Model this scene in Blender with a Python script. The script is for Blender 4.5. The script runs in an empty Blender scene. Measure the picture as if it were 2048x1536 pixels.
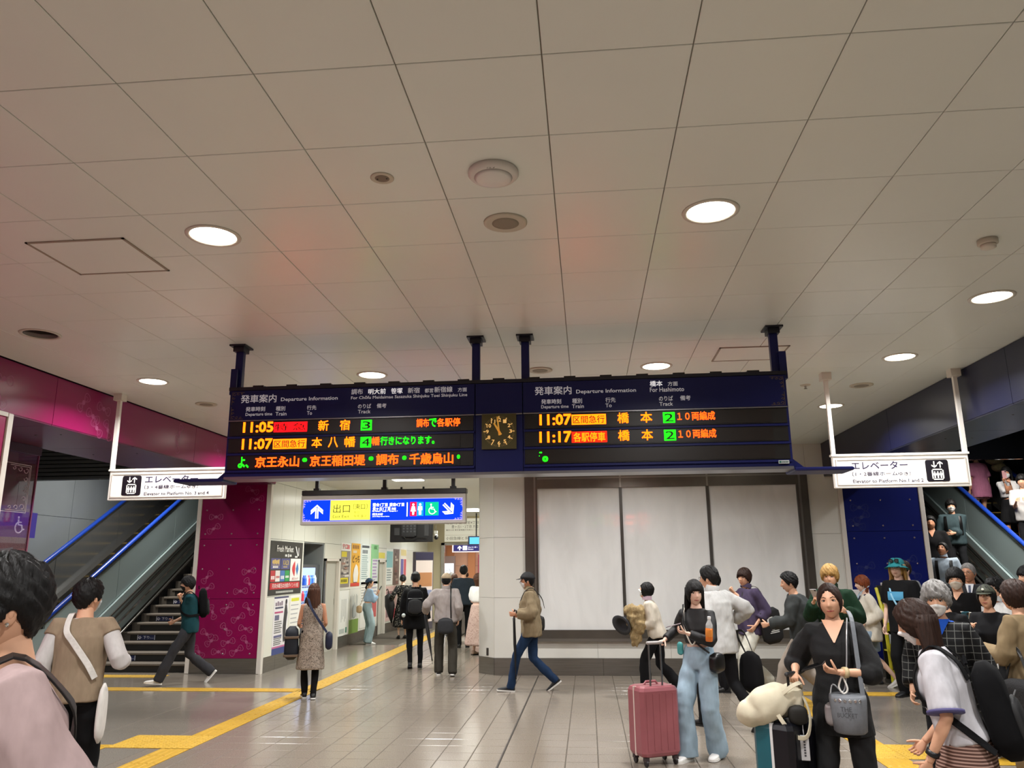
import bpy, bmesh, math, random
import numpy as np
from mathutils import Vector, Matrix, Euler

random.seed(7)
scn = bpy.context.scene
COL = scn.collection
PI = math.pi
R = math.radians

# ------------------------------------------------------------------ camera
CAM_H = 1.75
_yaw, _pit, _rol = R(5.3586), R(13.2767), R(-0.4722)
_c, _s, _cp, _sp = math.cos(_yaw), math.sin(_yaw), math.cos(_pit), math.sin(_pit)
_fw = Vector((-_s * _cp, _c * _cp, _sp)); _rt = Vector((_c, _s, 0)); _up = Vector((_s * _sp, -_c * _sp, _cp))
_r2 = _rt * math.cos(_rol) + _up * math.sin(_rol); _u2 = _up * math.cos(_rol) - _rt * math.sin(_rol)
cam_d = bpy.data.cameras.new('camera'); cam = bpy.data.objects.new('camera', cam_d); COL.objects.link(cam)
cam_d.sensor_width = 36.0; cam_d.lens = 1547.58 / 2048 * 36.0; cam_d.clip_start = 0.05; cam_d.clip_end = 200
_m = Matrix((_r2, _u2, -_fw)).transposed().to_4x4(); _m.translation = (0, 0, CAM_H)
cam.matrix_world = _m
scn.camera = cam

# ------------------------------------------------------------------ world, exposure, lamps
w = bpy.data.worlds.new('world'); scn.world = w; w.use_nodes = True
w.node_tree.nodes['Background'].inputs[0].default_value = (0.75, 0.8, 0.85, 1)
w.node_tree.nodes['Background'].inputs[1].default_value = 0.05
vs = scn.view_settings
vs.view_transform = 'Standard'; vs.look = 'None'; vs.gamma = 1.0; vs.use_curve_mapping = False
vs.exposure = 0.70
scn.display_settings.display_device = 'sRGB'
cy = scn.cycles
cy.max_bounces = 6; cy.diffuse_bounces = 3; cy.glossy_bounces = 3; cy.transmission_bounces = 3; cy.transparent_max_bounces = 6
cy.caustics_reflective = False; cy.caustics_refractive = False
CEIL = 3.75
WARM = (1.0, 0.995, 0.985)
E_DOWN, E_CORR, E_SHOP, E_STAIR = 36.0, 58.0, 110.0, 110.0

def lamp(name, loc, size, energy, color=WARM, sy=None, spread=150, rot=(0, 0, 0)):
    d = bpy.data.lights.new(name, 'AREA'); d.energy = energy; d.color = color
    d.shape = 'RECTANGLE' if sy else 'DISK'; d.size = size
    if sy: d.size_y = sy
    d.spread = R(spread)
    o = bpy.data.objects.new(name, d); COL.objects.link(o); o.location = loc; o.rotation_euler = rot
    return o

# ------------------------------------------------------------------ materials
def lin(c):
    return tuple(((v / 255) / 12.92 if v / 255 <= 0.04045 else ((v / 255 + 0.055) / 1.055) ** 2.4) for v in c)
def hx(h): return (int(h[0:2], 16), int(h[2:4], 16), int(h[4:6], 16))
_mats = {}
def M(hexc, rough=0.6, metal=0.0, nz=0.0, ns=8.0, bump=0.0, bs=40.0, emit=0.0, alpha=1.0, spec=0.5, coords='Object', trans=0.0, stretch=None):
    key = (hexc, rough, metal, nz, ns, bump, bs, emit, alpha, spec, coords, trans, stretch)
    if key in _mats: return _mats[key]
    m = bpy.data.materials.new('mat_' + hexc); m.use_nodes = True
    nt = m.node_tree; b = nt.nodes['Principled BSDF']
    col = (*lin(hx(hexc)), 1)
    b.inputs['Base Color'].default_value = col
    b.inputs['Roughness'].default_value = rough; b.inputs['Metallic'].default_value = metal
    b.inputs['Specular IOR Level'].default_value = spec
    if alpha < 1: b.inputs['Alpha'].default_value = alpha
    if trans: b.inputs['Transmission Weight'].default_value = trans
    if emit:
        b.inputs['Emission Color'].default_value = col; b.inputs['Emission Strength'].default_value = emit
    if nz or bump:
        if coords == 'World':
            g = nt.nodes.new('ShaderNodeNewGeometry'); out = g.outputs['Position']
        else:
            g = nt.nodes.new('ShaderNodeTexCoord'); out = g.outputs['Object']
        if stretch:
            mp = nt.nodes.new('ShaderNodeMapping'); mp.inputs['Scale'].default_value = stretch
            nt.links.new(out, mp.inputs['Vector']); out = mp.outputs['Vector']
    if nz:
        n = nt.nodes.new('ShaderNodeTexNoise'); n.inputs['Scale'].default_value = ns; n.inputs['Detail'].default_value = 4
        nt.links.new(out, n.inputs['Vector'])
        r = nt.nodes.new('ShaderNodeMapRange'); r.inputs['From Min'].default_value = 0.3; r.inputs['From Max'].default_value = 0.7
        r.inputs['To Min'].default_value = 1 - nz; r.inputs['To Max'].default_value = 1 + nz
        nt.links.new(n.outputs['Fac'], r.inputs['Value'])
        mx = nt.nodes.new('ShaderNodeVectorMath'); mx.operation = 'SCALE'; mx.inputs[0].default_value = col[:3]
        nt.links.new(r.outputs['Result'], mx.inputs['Scale']); nt.links.new(mx.outputs['Vector'], b.inputs['Base Color'])
    if bump:
        n = nt.nodes.new('ShaderNodeTexNoise'); n.inputs['Scale'].default_value = bs; n.inputs['Detail'].default_value = 3
        nt.links.new(out, n.inputs['Vector'])
        bp = nt.nodes.new('ShaderNodeBump'); bp.inputs['Strength'].default_value = bump; bp.inputs['Distance'].default_value = 0.01
        nt.links.new(n.outputs['Fac'], bp.inputs['Height']); nt.links.new(bp.outputs['Normal'], b.inputs['Normal'])
    _mats[key] = m
    return m
def GLOW(hexc, strength):
    key = ('glow', hexc, strength)
    if key not in _mats:
        m = bpy.data.materials.new('glow_' + hexc); m.use_nodes = True; nt = m.node_tree
        nt.nodes.remove(nt.nodes['Principled BSDF'])
        e = nt.nodes.new('ShaderNodeEmission'); e.inputs[0].default_value = (*lin(hx(hexc)), 1); e.inputs[1].default_value = strength
        nt.links.new(e.outputs[0], nt.nodes['Material Output'].inputs[0]); _mats[key] = m
    return _mats[key]
def PATTERN(kind, c1, c2, scale, rough=0.8, c3=None):
    key = ('pat', kind, c1, c2, scale, c3)
    if key in _mats: return _mats[key]
    m = bpy.data.materials.new('pattern_' + kind); m.use_nodes = True; nt = m.node_tree; b = nt.nodes['Principled BSDF']
    b.inputs['Roughness'].default_value = rough; b.inputs['Specular IOR Level'].default_value = 0.2
    tc = nt.nodes.new('ShaderNodeTexCoord'); L = nt.links.new
    mix = nt.nodes.new('ShaderNodeMix'); mix.data_type = 'RGBA'
    mix.inputs[6].default_value = (*lin(hx(c1)), 1); mix.inputs[7].default_value = (*lin(hx(c2)), 1)
    if kind == 'stripes' or kind == 'plaid':
        def band(axis, sc, th):
            sx = nt.nodes.new('ShaderNodeSeparateXYZ'); L(tc.outputs['Object'], sx.inputs[0])
            mu = nt.nodes.new('ShaderNodeMath'); mu.operation = 'MULTIPLY'; mu.inputs[1].default_value = sc; L(sx.outputs[axis], mu.inputs[0])
            fr = nt.nodes.new('ShaderNodeMath'); fr.operation = 'FRACT'; L(mu.outputs[0], fr.inputs[0])
            gt = nt.nodes.new('ShaderNodeMath'); gt.operation = 'LESS_THAN'; gt.inputs[1].default_value = th; L(fr.outputs[0], gt.inputs[0])
            return gt.outputs[0]
        if kind == 'stripes': L(band(2, scale, 0.45), mix.inputs[0])
        else:
            a = band(2, scale, 0.09); c = band(0, scale, 0.09)
            mx = nt.nodes.new('ShaderNodeMath'); mx.operation = 'MAXIMUM'; L(a, mx.inputs[0]); L(c, mx.inputs[1]); L(mx.outputs[0], mix.inputs[0])
    else:
        n = nt.nodes.new('ShaderNodeTexNoise'); n.inputs['Scale'].default_value = scale; n.inputs['Detail'].default_value = 2
        n.inputs['Distortion'].default_value = 1.6 if kind == 'squiggle' else 0.3
        L(tc.outputs['Object'], n.inputs['Vector'])
        r = nt.nodes.new('ShaderNodeValToRGB'); e = r.color_ramp.elements
        if kind == 'squiggle':
            e[0].position = .45; e[0].color = (0, 0, 0, 1); e[1].position = .56; e[1].color = (0, 0, 0, 1); k = e.new(.5); k.color = (1, 1, 1, 1)
        else:
            e[0].position = .57; e[0].color = (0, 0, 0, 1); e[1].position = .6; e[1].color = (1, 1, 1, 1)
        L(n.outputs['Fac'], r.inputs['Fac']); L(r.outputs['Color'], mix.inputs[0])
    L(mix.outputs[2], b.inputs['Base Color'])
    _mats[key] = m
    return m

# ------------------------------------------------------------------ mesh helpers
TMP = bpy.data.scenes.new('workbench')
def tmp_eval(o):
    TMP.collection.objects.link(o)
    with bpy.context.temp_override(scene=TMP, view_layer=TMP.view_layers[0]):
        dg = bpy.context.evaluated_depsgraph_get(); dg.update()
        me = bpy.data.meshes.new_from_object(o.evaluated_get(dg))
    bpy.data.objects.remove(o)
    return me
class MB:
    def __init__(s): s.v = []; s.f = []; s.mi = []; s.cur = 0
    def add(s, vs_, fs, T=None):
        o = len(s.v)
        s.v += [tuple(T @ Vector(p)) if T else tuple(p) for p in vs_]
        s.f += [tuple(i + o for i in f) for f in fs]; s.mi += [s.cur] * len(fs)
        return s
    def box(s, x0, x1, y0, y1, z0, z1, T=None):
        v = [(x, y, z) for z in (z0, z1) for y in (y0, y1) for x in (x0, x1)]
        return s.add(v, [(0, 2, 3, 1), (4, 5, 7, 6), (0, 1, 5, 4), (1, 3, 7, 5), (3, 2, 6, 7), (2, 0, 4, 6)], T)
    def bbox(s, x0, x1, y0, y1, z0, z1, b=0.01, T=None):      # box with chamfered vertical+horizontal edges
        v = []; 
        for z, k in ((z0, b), (z0 + b, 0), (z1 - b, 0), (z1, b)):
            bb = b
            X0, X1, Y0, Y1 = x0 + k, x1 - k, y0 + k, y1 - k
            v += [(X0 + bb, Y0, z), (X1 - bb, Y0, z), (X1, Y0 + bb, z), (X1, Y1 - bb, z), (X1 - bb, Y1, z), (X0 + bb, Y1, z), (X0, Y1 - bb, z), (X0, Y0 + bb, z)]
        f = [tuple(range(7, -1, -1)), tuple(range(24, 32))]
        for r in range(3):
            for i in range(8): f.append((r * 8 + i, r * 8 + (i + 1) % 8, r * 8 + 8 + (i + 1) % 8, r * 8 + 8 + i))
        return s.add(v, f, T)
    def rings(s, rings, closed=True, cap=True, T=None):
        n = len(rings[0]); v = [p for r in rings for p in r]; f = []
        for k in range(len(rings) - 1):
            for i in range(n if closed else n - 1):
                j = (i + 1) % n
                f.append((k * n + i, k * n + j, (k + 1) * n + j, (k + 1) * n + i))
        if cap and closed:
            f.append(tuple(range(n - 1, -1, -1))); f.append(tuple(range((len(rings) - 1) * n, len(rings) * n)))
        return s.add(v, f, T)
    def lathe(s, prof, n=24, T=None, cap=True):
        return s.rings([[(r * math.cos(2 * PI * i / n), r * math.sin(2 * PI * i / n), z) for i in range(n)] for r, z in prof], True, cap, T)
    def tube(s, pts, rad, n=8, cap=True, flat=None, round_end=False):
        P = [Vector(p) for p in pts]; m = len(P)
        rads = [rad] * m if isinstance(rad, (int, float)) else list(rad)
        if round_end:
            d0 = (P[0] - P[1]).normalized(); d1 = (P[-1] - P[-2]).normalized()
            P = [P[0] + d0 * rads[0] * .8, P[0] + d0 * rads[0] * .5] + P + [P[-1] + d1 * rads[-1] * .5, P[-1] + d1 * rads[-1] * .8]
            rads = [rads[0] * .35, rads[0] * .8] + rads + [rads[-1] * .8, rads[-1] * .35]; m += 4
        T0 = (P[1] - P[0]).normalized()
        up = Vector((0, 0, 1)) if abs(T0.z) < .9 else Vector((0, 1, 0))
        if flat is not None and not isinstance(flat, (int, float)): up = Vector(flat[1]); fl = flat[0]
        else: fl = flat or 1.0
        nrm = (up - T0 * up.dot(T0)).normalized(); rs = []
        for k in range(m):
            t = (P[min(k + 1, m - 1)] - P[max(k - 1, 0)])
            t = t.normalized() if t.length > 1e-9 else T0
            nrm = (nrm - t * nrm.dot(t)); nrm = nrm.normalized() if nrm.length > 1e-6 else t.orthogonal().normalized()
            bi = t.cross(nrm)
            rs.append([tuple(P[k] + (nrm * math.cos(2 * PI * i / n) * fl + bi * math.sin(2 * PI * i / n)) * rads[k]) for i in range(n)])
        return s.rings(rs, True, cap)
    def ell(s, c, r, n=12, m=8, T=None):
        rs = []
        for k in range(m + 1):
            a = -PI / 2 + PI * k / m; rr = max(math.cos(a), .02); z = math.sin(a)
            rs.append([(c[0] + r[0] * rr * math.cos(2 * PI * i / n), c[1] + r[1] * rr * math.sin(2 * PI * i / n), c[2] + r[2] * z) for i in range(n)])
        return s.rings(rs, True, True, T)
    def poly(s, pts2, d, T=None):      # 2D outline (x,z) extruded in y from 0 to -d (front at -d)
        n = len(pts2); v = [(p[0], 0, p[1]) for p in pts2] + [(p[0], -d, p[1]) for p in pts2]
        f = [tuple(range(n)), tuple(range(2 * n - 1, n - 1, -1))]
        for i in range(n): j = (i + 1) % n; f.append((j, i, n + i, n + j))
        return s.add(v, f, T)
    def mesh(s, name, mats=None, smooth=False):
        me = bpy.data.meshes.new(name); me.from_pydata(s.v, [], s.f)
        if mats:
            for m in (mats if isinstance(mats, (list, tuple)) else [mats]): me.materials.append(m)
            if isinstance(mats, (list, tuple)) and len(mats) > 1: me.polygons.foreach_set('material_index', s.mi)
        if smooth: me.polygons.foreach_set('use_smooth', [True] * len(me.polygons))
        bm = bmesh.new(); bm.from_mesh(me); bmesh.ops.recalc_face_normals(bm, faces=bm.faces); bm.to_mesh(me); bm.free()
        me.update()
        return me
    def ob(s, name, mats, parent=None, loc=None, rot=None, smooth=False):
        return link(name, s.mesh(name, mats, smooth), parent, loc, rot)

def link(name, me, parent=None, loc=None, rot=None):
    o = bpy.data.objects.new(name, me); COL.objects.link(o)
    if parent: o.parent = parent
    if loc is not None: o.location = loc
    if rot is not None: o.rotation_euler = rot
    return o
def tag(o, label=None, cat=None, group=None, kind=None):
    if label: o['label'] = label
    if cat: o['category'] = cat
    if group: o['group'] = group
    if kind: o['kind'] = kind
    return o
def thing(name, label, cat, loc=(0, 0, 0), rz=0.0, group=None):
    o = bpy.data.objects.new(name, None); COL.objects.link(o); o.empty_display_size = .1
    o.location = loc; o.rotation_euler = (0, 0, rz)
    return tag(o, label, cat, group)
def struct(o): o['kind'] = 'structure'; return o
def BOX(name, x0, x1, y0, y1, z0, z1, m, parent=None, bev=0):
    b = MB()
    if bev: b.bbox(x0, x1, y0, y1, z0, z1, bev)
    else: b.box(x0, x1, y0, y1, z0, z1)
    return b.ob(name, m, parent)

# text -> mesh, fitted into a rectangle; facing: 'front' (towards -Y), 'left' (wall at -X, towards +X)
_tc = {}
def textmesh(body, bold=0.0, m=None):
    key = (body, bold, m.name if m else '')
    if key in _tc: return _tc[key]
    c = bpy.data.curves.new('txt', 'FONT'); c.body = body; c.resolution_u = 2; c.offset = 0.0; c.extrude = 0.0
    me = tmp_eval(bpy.data.objects.new('txt', c))
    n = len(me.vertices); a = np.empty(n * 3, 'f'); me.vertices.foreach_get('co', a); a = a.reshape(-1, 3)
    lo, hi = a.min(0), a.max(0); sz = np.maximum(hi - lo, 1e-4)
    a[:, 0] = (a[:, 0] - lo[0]) / sz[0]; a[:, 1] = (a[:, 1] - lo[1]) / sz[1]; a[:, 2] = 0
    me.vertices.foreach_set('co', a.ravel()); me.update()
    if bold > .008:
        fs = [tuple(p.vertices) for p in me.polygons]; V0 = a.copy(); e = bold * .8; vv = []; ff = []
        for k, (dx, dy) in enumerate(((-e, -e), (e, -e), (e, e), (-e, e))):
            q = V0.copy(); q[:, 0] += dx / sz[0]; q[:, 1] += dy / sz[1]; q[:, 2] = .0003 * k; vv += [tuple(float(c_) for c_ in r_) for r_ in q]; ff += [tuple(i + k * n for i in f) for f in fs]
        bpy.data.meshes.remove(me); me = bpy.data.meshes.new('lettering'); me.from_pydata(vv, [], ff); me.update()
    me.materials.clear()
    if m: me.materials.append(m)
    _tc[key] = (me, sz[0] / sz[1])
    return _tc[key]
def text(body, m, parent, a0, a1, z0, z1, d, facing='front', bold=0.0, name='lettering', keep=False):
    me, asp = textmesh(body, bold, m)
    W, H = a1 - a0, z1 - z0
    if keep: W = H * asp
    o = bpy.data.objects.new(name, me); COL.objects.link(o)
    if parent: o.parent = parent
    if facing == 'front':
        o.rotation_euler = (PI / 2, 0, 0); o.location = (a0, d, z0)
    else:
        o.rotation_euler = (PI / 2, 0, PI / 2); o.location = (d, a0, z0)
    o.scale = (W, H, 1)
    return o

# ================================================================== SETTING
WHITE_C = M('d9d3c6', .38, nz=.02, ns=1.5, coords='World')
m_ceil = M('e4e8e1', .34, nz=.015, ns=1.2, coords='World', spec=.45)
m_gap = M('9a9184', .9)
m_wall = M('dddbd3', .22, nz=.015, ns=2, coords='World')
m_wall2 = M('e6e6dc', .2, nz=.01, ns=2, coords='World')
m_joint = M('8f8a80', .8)
m_steel = M('8d8983', .32, .85, nz=.12, ns=3, stretch=(1, 1, 30), coords='World')
m_steel2 = M('b9b7b2', .22, .95)
m_dsteel = M('55524e', .4, .7)
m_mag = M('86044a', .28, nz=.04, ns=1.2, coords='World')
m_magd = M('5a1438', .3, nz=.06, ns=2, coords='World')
m_bow = M('a8527c', .5)
m_navy = M('0e1a66', .3, nz=.05, ns=2, coords='World')
m_navyb = M('262f6a', .5)
m_trimw = M('e4ddd4', .35)
m_black = M('0c0c0d', .35)
m_bolt = M('b9a9b0', .3, .8)

def tile(sx, sy, t=.012, b=.002):
    me = MB()
    me.rings([[(b, b, -t), (sx - b, b, -t), (sx - b, sy - b, -t), (b, sy - b, -t)], [(b, b, -b), (sx - b, b, -b), (sx - b, sy - b, -b), (b, sy - b, -b)],
              [(2 * b, 2 * b, 0), (sx - 2 * b, 2 * b, 0), (sx - 2 * b, sy - 2 * b, 0), (2 * b, sy - 2 * b, 0)]])
    return me

# ---- ceiling
GX0, GY0 = -5.525, 2.722
ceiling = struct(BOX('ceiling', -5.55, 4.075, -7.5, 13.5, 3.762, 3.86, m_gap))
pan = MB(); pan.rings([[(.0025, .0025, .012), (.5975, .0025, .012), (.5975, .5975, .012), (.0025, .5975, .012)], [(.0025, .0025, .002), (.5975, .0025, .002), (.5975, .5975, .002), (.0025, .5975, .002)],
                       [(.005, .005, 0), (.595, .005, 0), (.595, .595, 0), (.005, .595, 0)]])
pan_me = pan.mesh('ceiling_panel', m_ceil)
lp = MB(); lp.rings([[(.0025, .0025, .012), (.5975, .0025, .012), (.5975, 2.3975, .012), (.0025, 2.3975, .012)], [(.0025, .0025, .002), (.5975, .0025, .002), (.5975, 2.3975, .002), (.0025, 2.3975, .002)],
                     [(.004, .004, 0), (.596, .004, 0), (.596, 2.396, 0), (.004, 2.396, 0)]])
lp_me = lp.mesh('ceiling_panel', m_ceil)
for k in range(16):
    if k < 2 or k > 13:
        for j in range(-1, 5): link('ceiling_panel', lp_me, ceiling, (GX0 + .6 * k, GY0 - 1.2 + 2.4 * j + 1.2, CEIL))
    else:
        for j in range(-2, 18): link('ceiling_panel', pan_me, ceiling, (GX0 + .6 * k, GY0 + .6 * j, CEIL))
rest = MB()
for k in range(16):
    for j in range(-17, -2): rest.v += []; rest.add([(GX0 + .6 * k + x, GY0 + .6 * j + y, CEIL + z) for x, y, z in pan.v], pan.f)
o = rest.ob('ceiling_panels_behind', m_ceil, ceiling); o['kind'] = 'stuff'

# ---- floor
m_floor = M('867c70', .2, nz=.22, ns=90, coords='World', spec=.5)
m_floor2 = M('827a70', .17, nz=.2, ns=100, coords='World', spec=.5)
m_grout = M('4a4238', .8)
floor = struct(BOX('floor', -12, 11.5, -7.5, 34, -.15, -.004, m_grout))
tl_me = tile(.3, .3, .01, .0032); tl_mesh = tl_me.mesh('floor_tile', m_floor)
cells = []
for i in range(-15, 10):
    for j in range(-48, 60):
        cells.append((.04 + .3 * i, 8.92 + .3 * j))
def seen(x, y): return y > 7.2 and abs(x - (-.094 * y)) < .75 * y
near = sorted([c for c in cells if seen(*c)], key=lambda c: c[1] + .02 * abs(c[0]))[:290]
ns_ = set(near)
for c in near: link('floor_tile', tl_mesh, floor, (c[0], c[1], 0))
rest = MB()
for c in cells:
    if c not in ns_: rest.add([(c[0] + x, c[1] + y, z) for x, y, z in tl_me.v], tl_me.f)
o = rest.ob('floor_tiles_far', m_floor, floor); o['kind'] = 'stuff'
rest = MB(); bt = tile(.9, .6, .01, .001)
for i in range(-9, 10):
    for j in range(-27, 17):
        x = (-4.46 + .9 * i) if i < 0 else (3.04 + .9 * i)
        rest.add([(x + a, 8.32 + .6 * j + b_, z) for a, b_, z in bt.v], bt.f)
o = rest.ob('side_floor_slabs', m_floor2, floor); o['kind'] = 'stuff'
BOX('expansion_joint', -.876, -.862, 5, 13.5, -.003, .0015, M('3d3833', .5), floor)

# ---- tactile paving
m_yel = M('bd9424', .5, nz=.1, ns=30, coords='World'); m_yel2 = M('c8a034', .5, nz=.08, ns=30, coords='World')
bar = MB(); bar.box(.002, .298, .002, .298, 0, .004)
for i in range(4):
    x = .0375 + .075 * i
    bar.rings([[(x - .017, .012, .004), (x + .017, .012, .004), (x + .017, .288, .004), (x - .017, .288, .004)], [(x - .011, .018, .009), (x + .011, .018, .009), (x + .011, .282, .009), (x - .011, .282, .009)]])
bar_me = bar.mesh('guide_block', m_yel)
dot = MB(); dot.box(.002, .298, .002, .298, 0, .004)
for i in range(5):
    for j in range(5):
        T = Matrix.Translation((.03 + .06 * i, .03 + .06 * j, .004)); dot.lathe([(.014, 0), (.012, .003), (.007, .005)], 8, T)
dot_me = dot.mesh('warning_block', m_yel2)
def tactile(name, label, x, y, n, axis, me=None, w=1):
    t = thing(name, label, 'tactile paving', (0, 0, 0)); t['kind'] = 'structure'
    for q in range(w):
        for i in range(n):
            px, py = (x + .3 * q, y + .3 * i) if axis == 'y' else (x + .3 * i, y + .3 * q)
            o = link('guide_block' if (me or bar_me) is bar_me else 'warning_block', me or bar_me, t, (px, py, .001))
            if axis == 'x' and (me is None): o.location = (px, py + .3, .001); o.rotation_euler = (0, 0, -PI / 2)
    return t
tactile('tactile_path', 'yellow ribbed guide path running into the bright corridor past the exit sign', -4.31, 8.62, 48, 'y')
tactile('tactile_path', 'yellow ribbed guide path at the lower left corner coming towards the viewer', -4.31, 5.3, 9, 'y')
tactile('tactile_path', 'yellow ribbed guide path crossing in front of the pink suitcase side stairs', 2.57, 8.6, 10, 'y')
tactile('tactile_path', 'yellow ribbed path near the lower right corner', 2.57, 5.3, 9, 'y')
tactile('tactile_path', 'yellow guide strip crossing before the left staircase', -9.41, 11.62, 17, 'x')
tactile('tactile_path', 'yellow guide strip crossing before the blue pillar', 2.87, 11.62, 16, 'x')
tactile('tactile_path', 'short yellow guide strip left of the dotted junction', -7.61, 7.85, 9, 'x')
tactile('tactile_path', 'yellow guide strip right of the dotted junction on the right', 3.17, 7.82, 14, 'x')
tactile('tactile_junction', 'dotted yellow junction blocks at lower left', -4.91, 8.02, 2, 'y', dot_me, 3)
tactile('tactile_junction', 'dotted yellow junction blocks at lower right', 2.57, 8.0, 2, 'y', dot_me, 2)
tactile('tactile_junction', 'dotted yellow blocks where the left strips cross', -4.31, 11.62, 1, 'y', dot_me, 1)
tactile('tactile_warning', 'dotted yellow warning blocks at the foot of the left staircase', -8.62, 13.0, 1, 'y', dot_me, 5)
tactile('tactile_warning', 'dotted yellow warning blocks at the foot of the right staircase', 5.6, 13.0, 1, 'y', dot_me, 5)

# ---- bows (plain ribbon outlines printed on the magenta / navy panels)
def bow_mesh(m, s=.10):
    b = MB()
    for sg in (-1, 1):
        for kk, ww in ((1.0, .011), (.52, .007)):
            pts = []
            for i in range(18):
                a = 2 * PI * i / 18; u = (1 + math.cos(a)) / 2
                X, Z = s * (.20 + 1.12 * u), math.sin(a) * s * (.30 + .42 * u)
                pts.append((sg * (s * .45 + (X - s * .45) * kk), Z * kk))
            o_ = [(p[0], p[1]) for p in pts]; cx = sum(p[0] for p in pts) / 18; cy = 0
            i_ = [(cx + (p[0] - cx) * (1 - ww / (kk * s * .8)), p[1] * (1 - ww / (kk * s * .8))) for p in pts]
            n = 18
            b.add([(p[0], 0, p[1]) for p in o_ + i_], [(i, (i + 1) % n, n + (i + 1) % n, n + i) for i in range(n)])
    n = 14; b.add([(s * .27 * math.cos(2 * PI * i / n), -.0005, s * .27 * math.sin(2 * PI * i / n)) for i in range(n)], [tuple(range(n))])
    return b.mesh('printed_bow', m)
bow_mg = bow_mesh(m_bow); bow_nv = bow_mesh(m_navyb, .11)
bolt_me = MB().lathe([(.014, 0), (.014, .006), (.009, .011)], 10, Matrix.Rotation(PI / 2, 4, 'X')).mesh('panel_bolt', m_bolt)

def pillar(name, label, x0, x1, m, bows, bowme, bolts):
    p = thing(name, label, 'pillar', (0, 13.5, 0)); p['kind'] = 'structure'
    BOX('core', x0 + .02, x1 - .02, .03, .6, .25, 3.75, M('3a3a3e', .6), p)
    for z0, z1 in ((.25, 1.24), (1.24, 2.27), (2.27, 3.24)):
        BOX('panel', x0 + .075, x1 - .075, 0, .03, z0 + .003, z1 - .003, m, p)
    BOX('trim', x0, x0 + .075, -.02, .05, 0, 3.24, m_trimw, p, .006); BOX('trim', x1 - .075, x1, -.02, .05, 0, 3.24, m_trimw, p, .006)
    BOX('base_plate', x0 + .075, x1 - .075, -.012, .03, 0, .25, m_steel, p)
    for x, z, a in bows: link('printed_bow', bowme, p, (x, -.0015, z), (0, R(a), 0))
    for x, z in bolts: link('panel_bolt', bolt_me, p, (x, 0, z))
    return p
bz = (2.78, 2.36, 2.16, 1.75, 1.34, 1.14, .73, .33)
pillar('pillar', 'magenta panelled pillar with ribbon bow outlines and steel base beside the left stairs', -6.97, -5.62, m_mag,
       [(-6.62, 2.66, 0), (-6.65, 2.45, -30), (-5.98, 3.12, 20), (-5.88, 2.96, -10), (-6.7, 1.61, -50), (-6.68, 1.42, -25), (-5.94, 1.71, -10), (-5.91, 1.49, 45), (-6.07, 1.37, -5), (-6.29, 1.09, -35), (-5.9, 1.07, 45), (-6.08, 0.92, -25), (-6.28, 0.73, 45), (-5.93, 0.74, 10), (-6.53, 0.54, -35), (-6.23, 0.52, -15), (-5.9, 0.52, 50), (-6.74, 0.36, 45), (-6.39, 0.36, 0), (-6.07, 0.38, -30), (-6.62, 0.65, 30), (-6.55, 1.02, 70)],
       bow_mg, [(x, z) for x in (-6.8, -6.31, -5.83) for z in bz])
pillar('pillar', 'dark navy panelled pillar with faint bow outlines beside the right stairs', 4.2, 5.56, m_navy,
       [(4.52, 2.66, 0), (4.54, 2.5, -30), (4.45, 2.38, 20), (4.53, 1.69, -20), (4.45, 1.5, 30), (5.2, 1.79, -20), (5.25, 1.6, 40), (4.75, 1.42, 0), (5.05, 1.3, 20)], bow_nv, [(x, z) for x in (4.39, 4.87, 5.34) for z in bz])

# ---- left / right bulkheads
def bulk(side, x, xo, m, md):
    f = struct(tag(thing('trim_%d' % (1 if side < 0 else 2), ('magenta' if side < 0 else 'navy') + ' bulkhead fascia along the ceiling edge', 'bulkhead'), None, None))
    for j in range(7):
        y0 = -7.5 + 3.0 * j
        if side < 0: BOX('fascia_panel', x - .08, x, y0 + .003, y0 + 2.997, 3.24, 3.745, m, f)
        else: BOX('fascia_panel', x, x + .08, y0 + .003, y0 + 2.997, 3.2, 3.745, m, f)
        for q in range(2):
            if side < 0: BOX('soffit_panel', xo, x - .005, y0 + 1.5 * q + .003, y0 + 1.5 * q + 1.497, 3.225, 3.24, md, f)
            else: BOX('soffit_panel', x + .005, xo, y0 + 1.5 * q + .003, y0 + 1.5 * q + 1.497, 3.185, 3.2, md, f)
            for i in range(3):
                T = Matrix.Translation((x + side * (.25 + .3 * i), y0 + 1.5 * q + .5, 3.222 if side < 0 else 3.182)) @ Matrix.Rotation(PI, 4, 'X')
                if y0 > 5: MB().lathe([(.012, 0), (.008, .006)], 8, T).ob('rivet', m_dsteel, f)
    BOX('backing', min(x + side * .08, xo), max(x + side * .08, xo), -7.5, 13.5, 3.26, 4.4, M('221118' if side < 0 else '11131c', .8), f)
    return f
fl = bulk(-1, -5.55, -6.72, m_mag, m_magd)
for y, z, a in [(6.3, 3.5, 0), (6.75, 3.55, 0), (6.72, 3.36, 40), (7.96, 3.57, -50), (8.33, 3.57, 10), (8.15, 3.45, 20), (8.24, 3.33, 40), (8.45, 3.34, 60), (10.05, 3.58, -70), (10.01, 3.42, 70), (11.2, 3.5, 20), (12.2, 3.4, -40)]:
    o = link('printed_bow', bow_mg, fl, (-5.5485, y, z), (0, R(a), 0)); o.rotation_euler = (Matrix.Rotation(PI / 2, 3, 'Z') @ Matrix.Rotation(R(a), 3, 'Y')).to_euler()
m_navyd = M('171a2a', .3, nz=.08, ns=2, coords='World')
bulk(1, 4.0, 4.86, M('0b1031', .38, nz=.05, ns=2, coords='World'), m_navyd)

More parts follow.
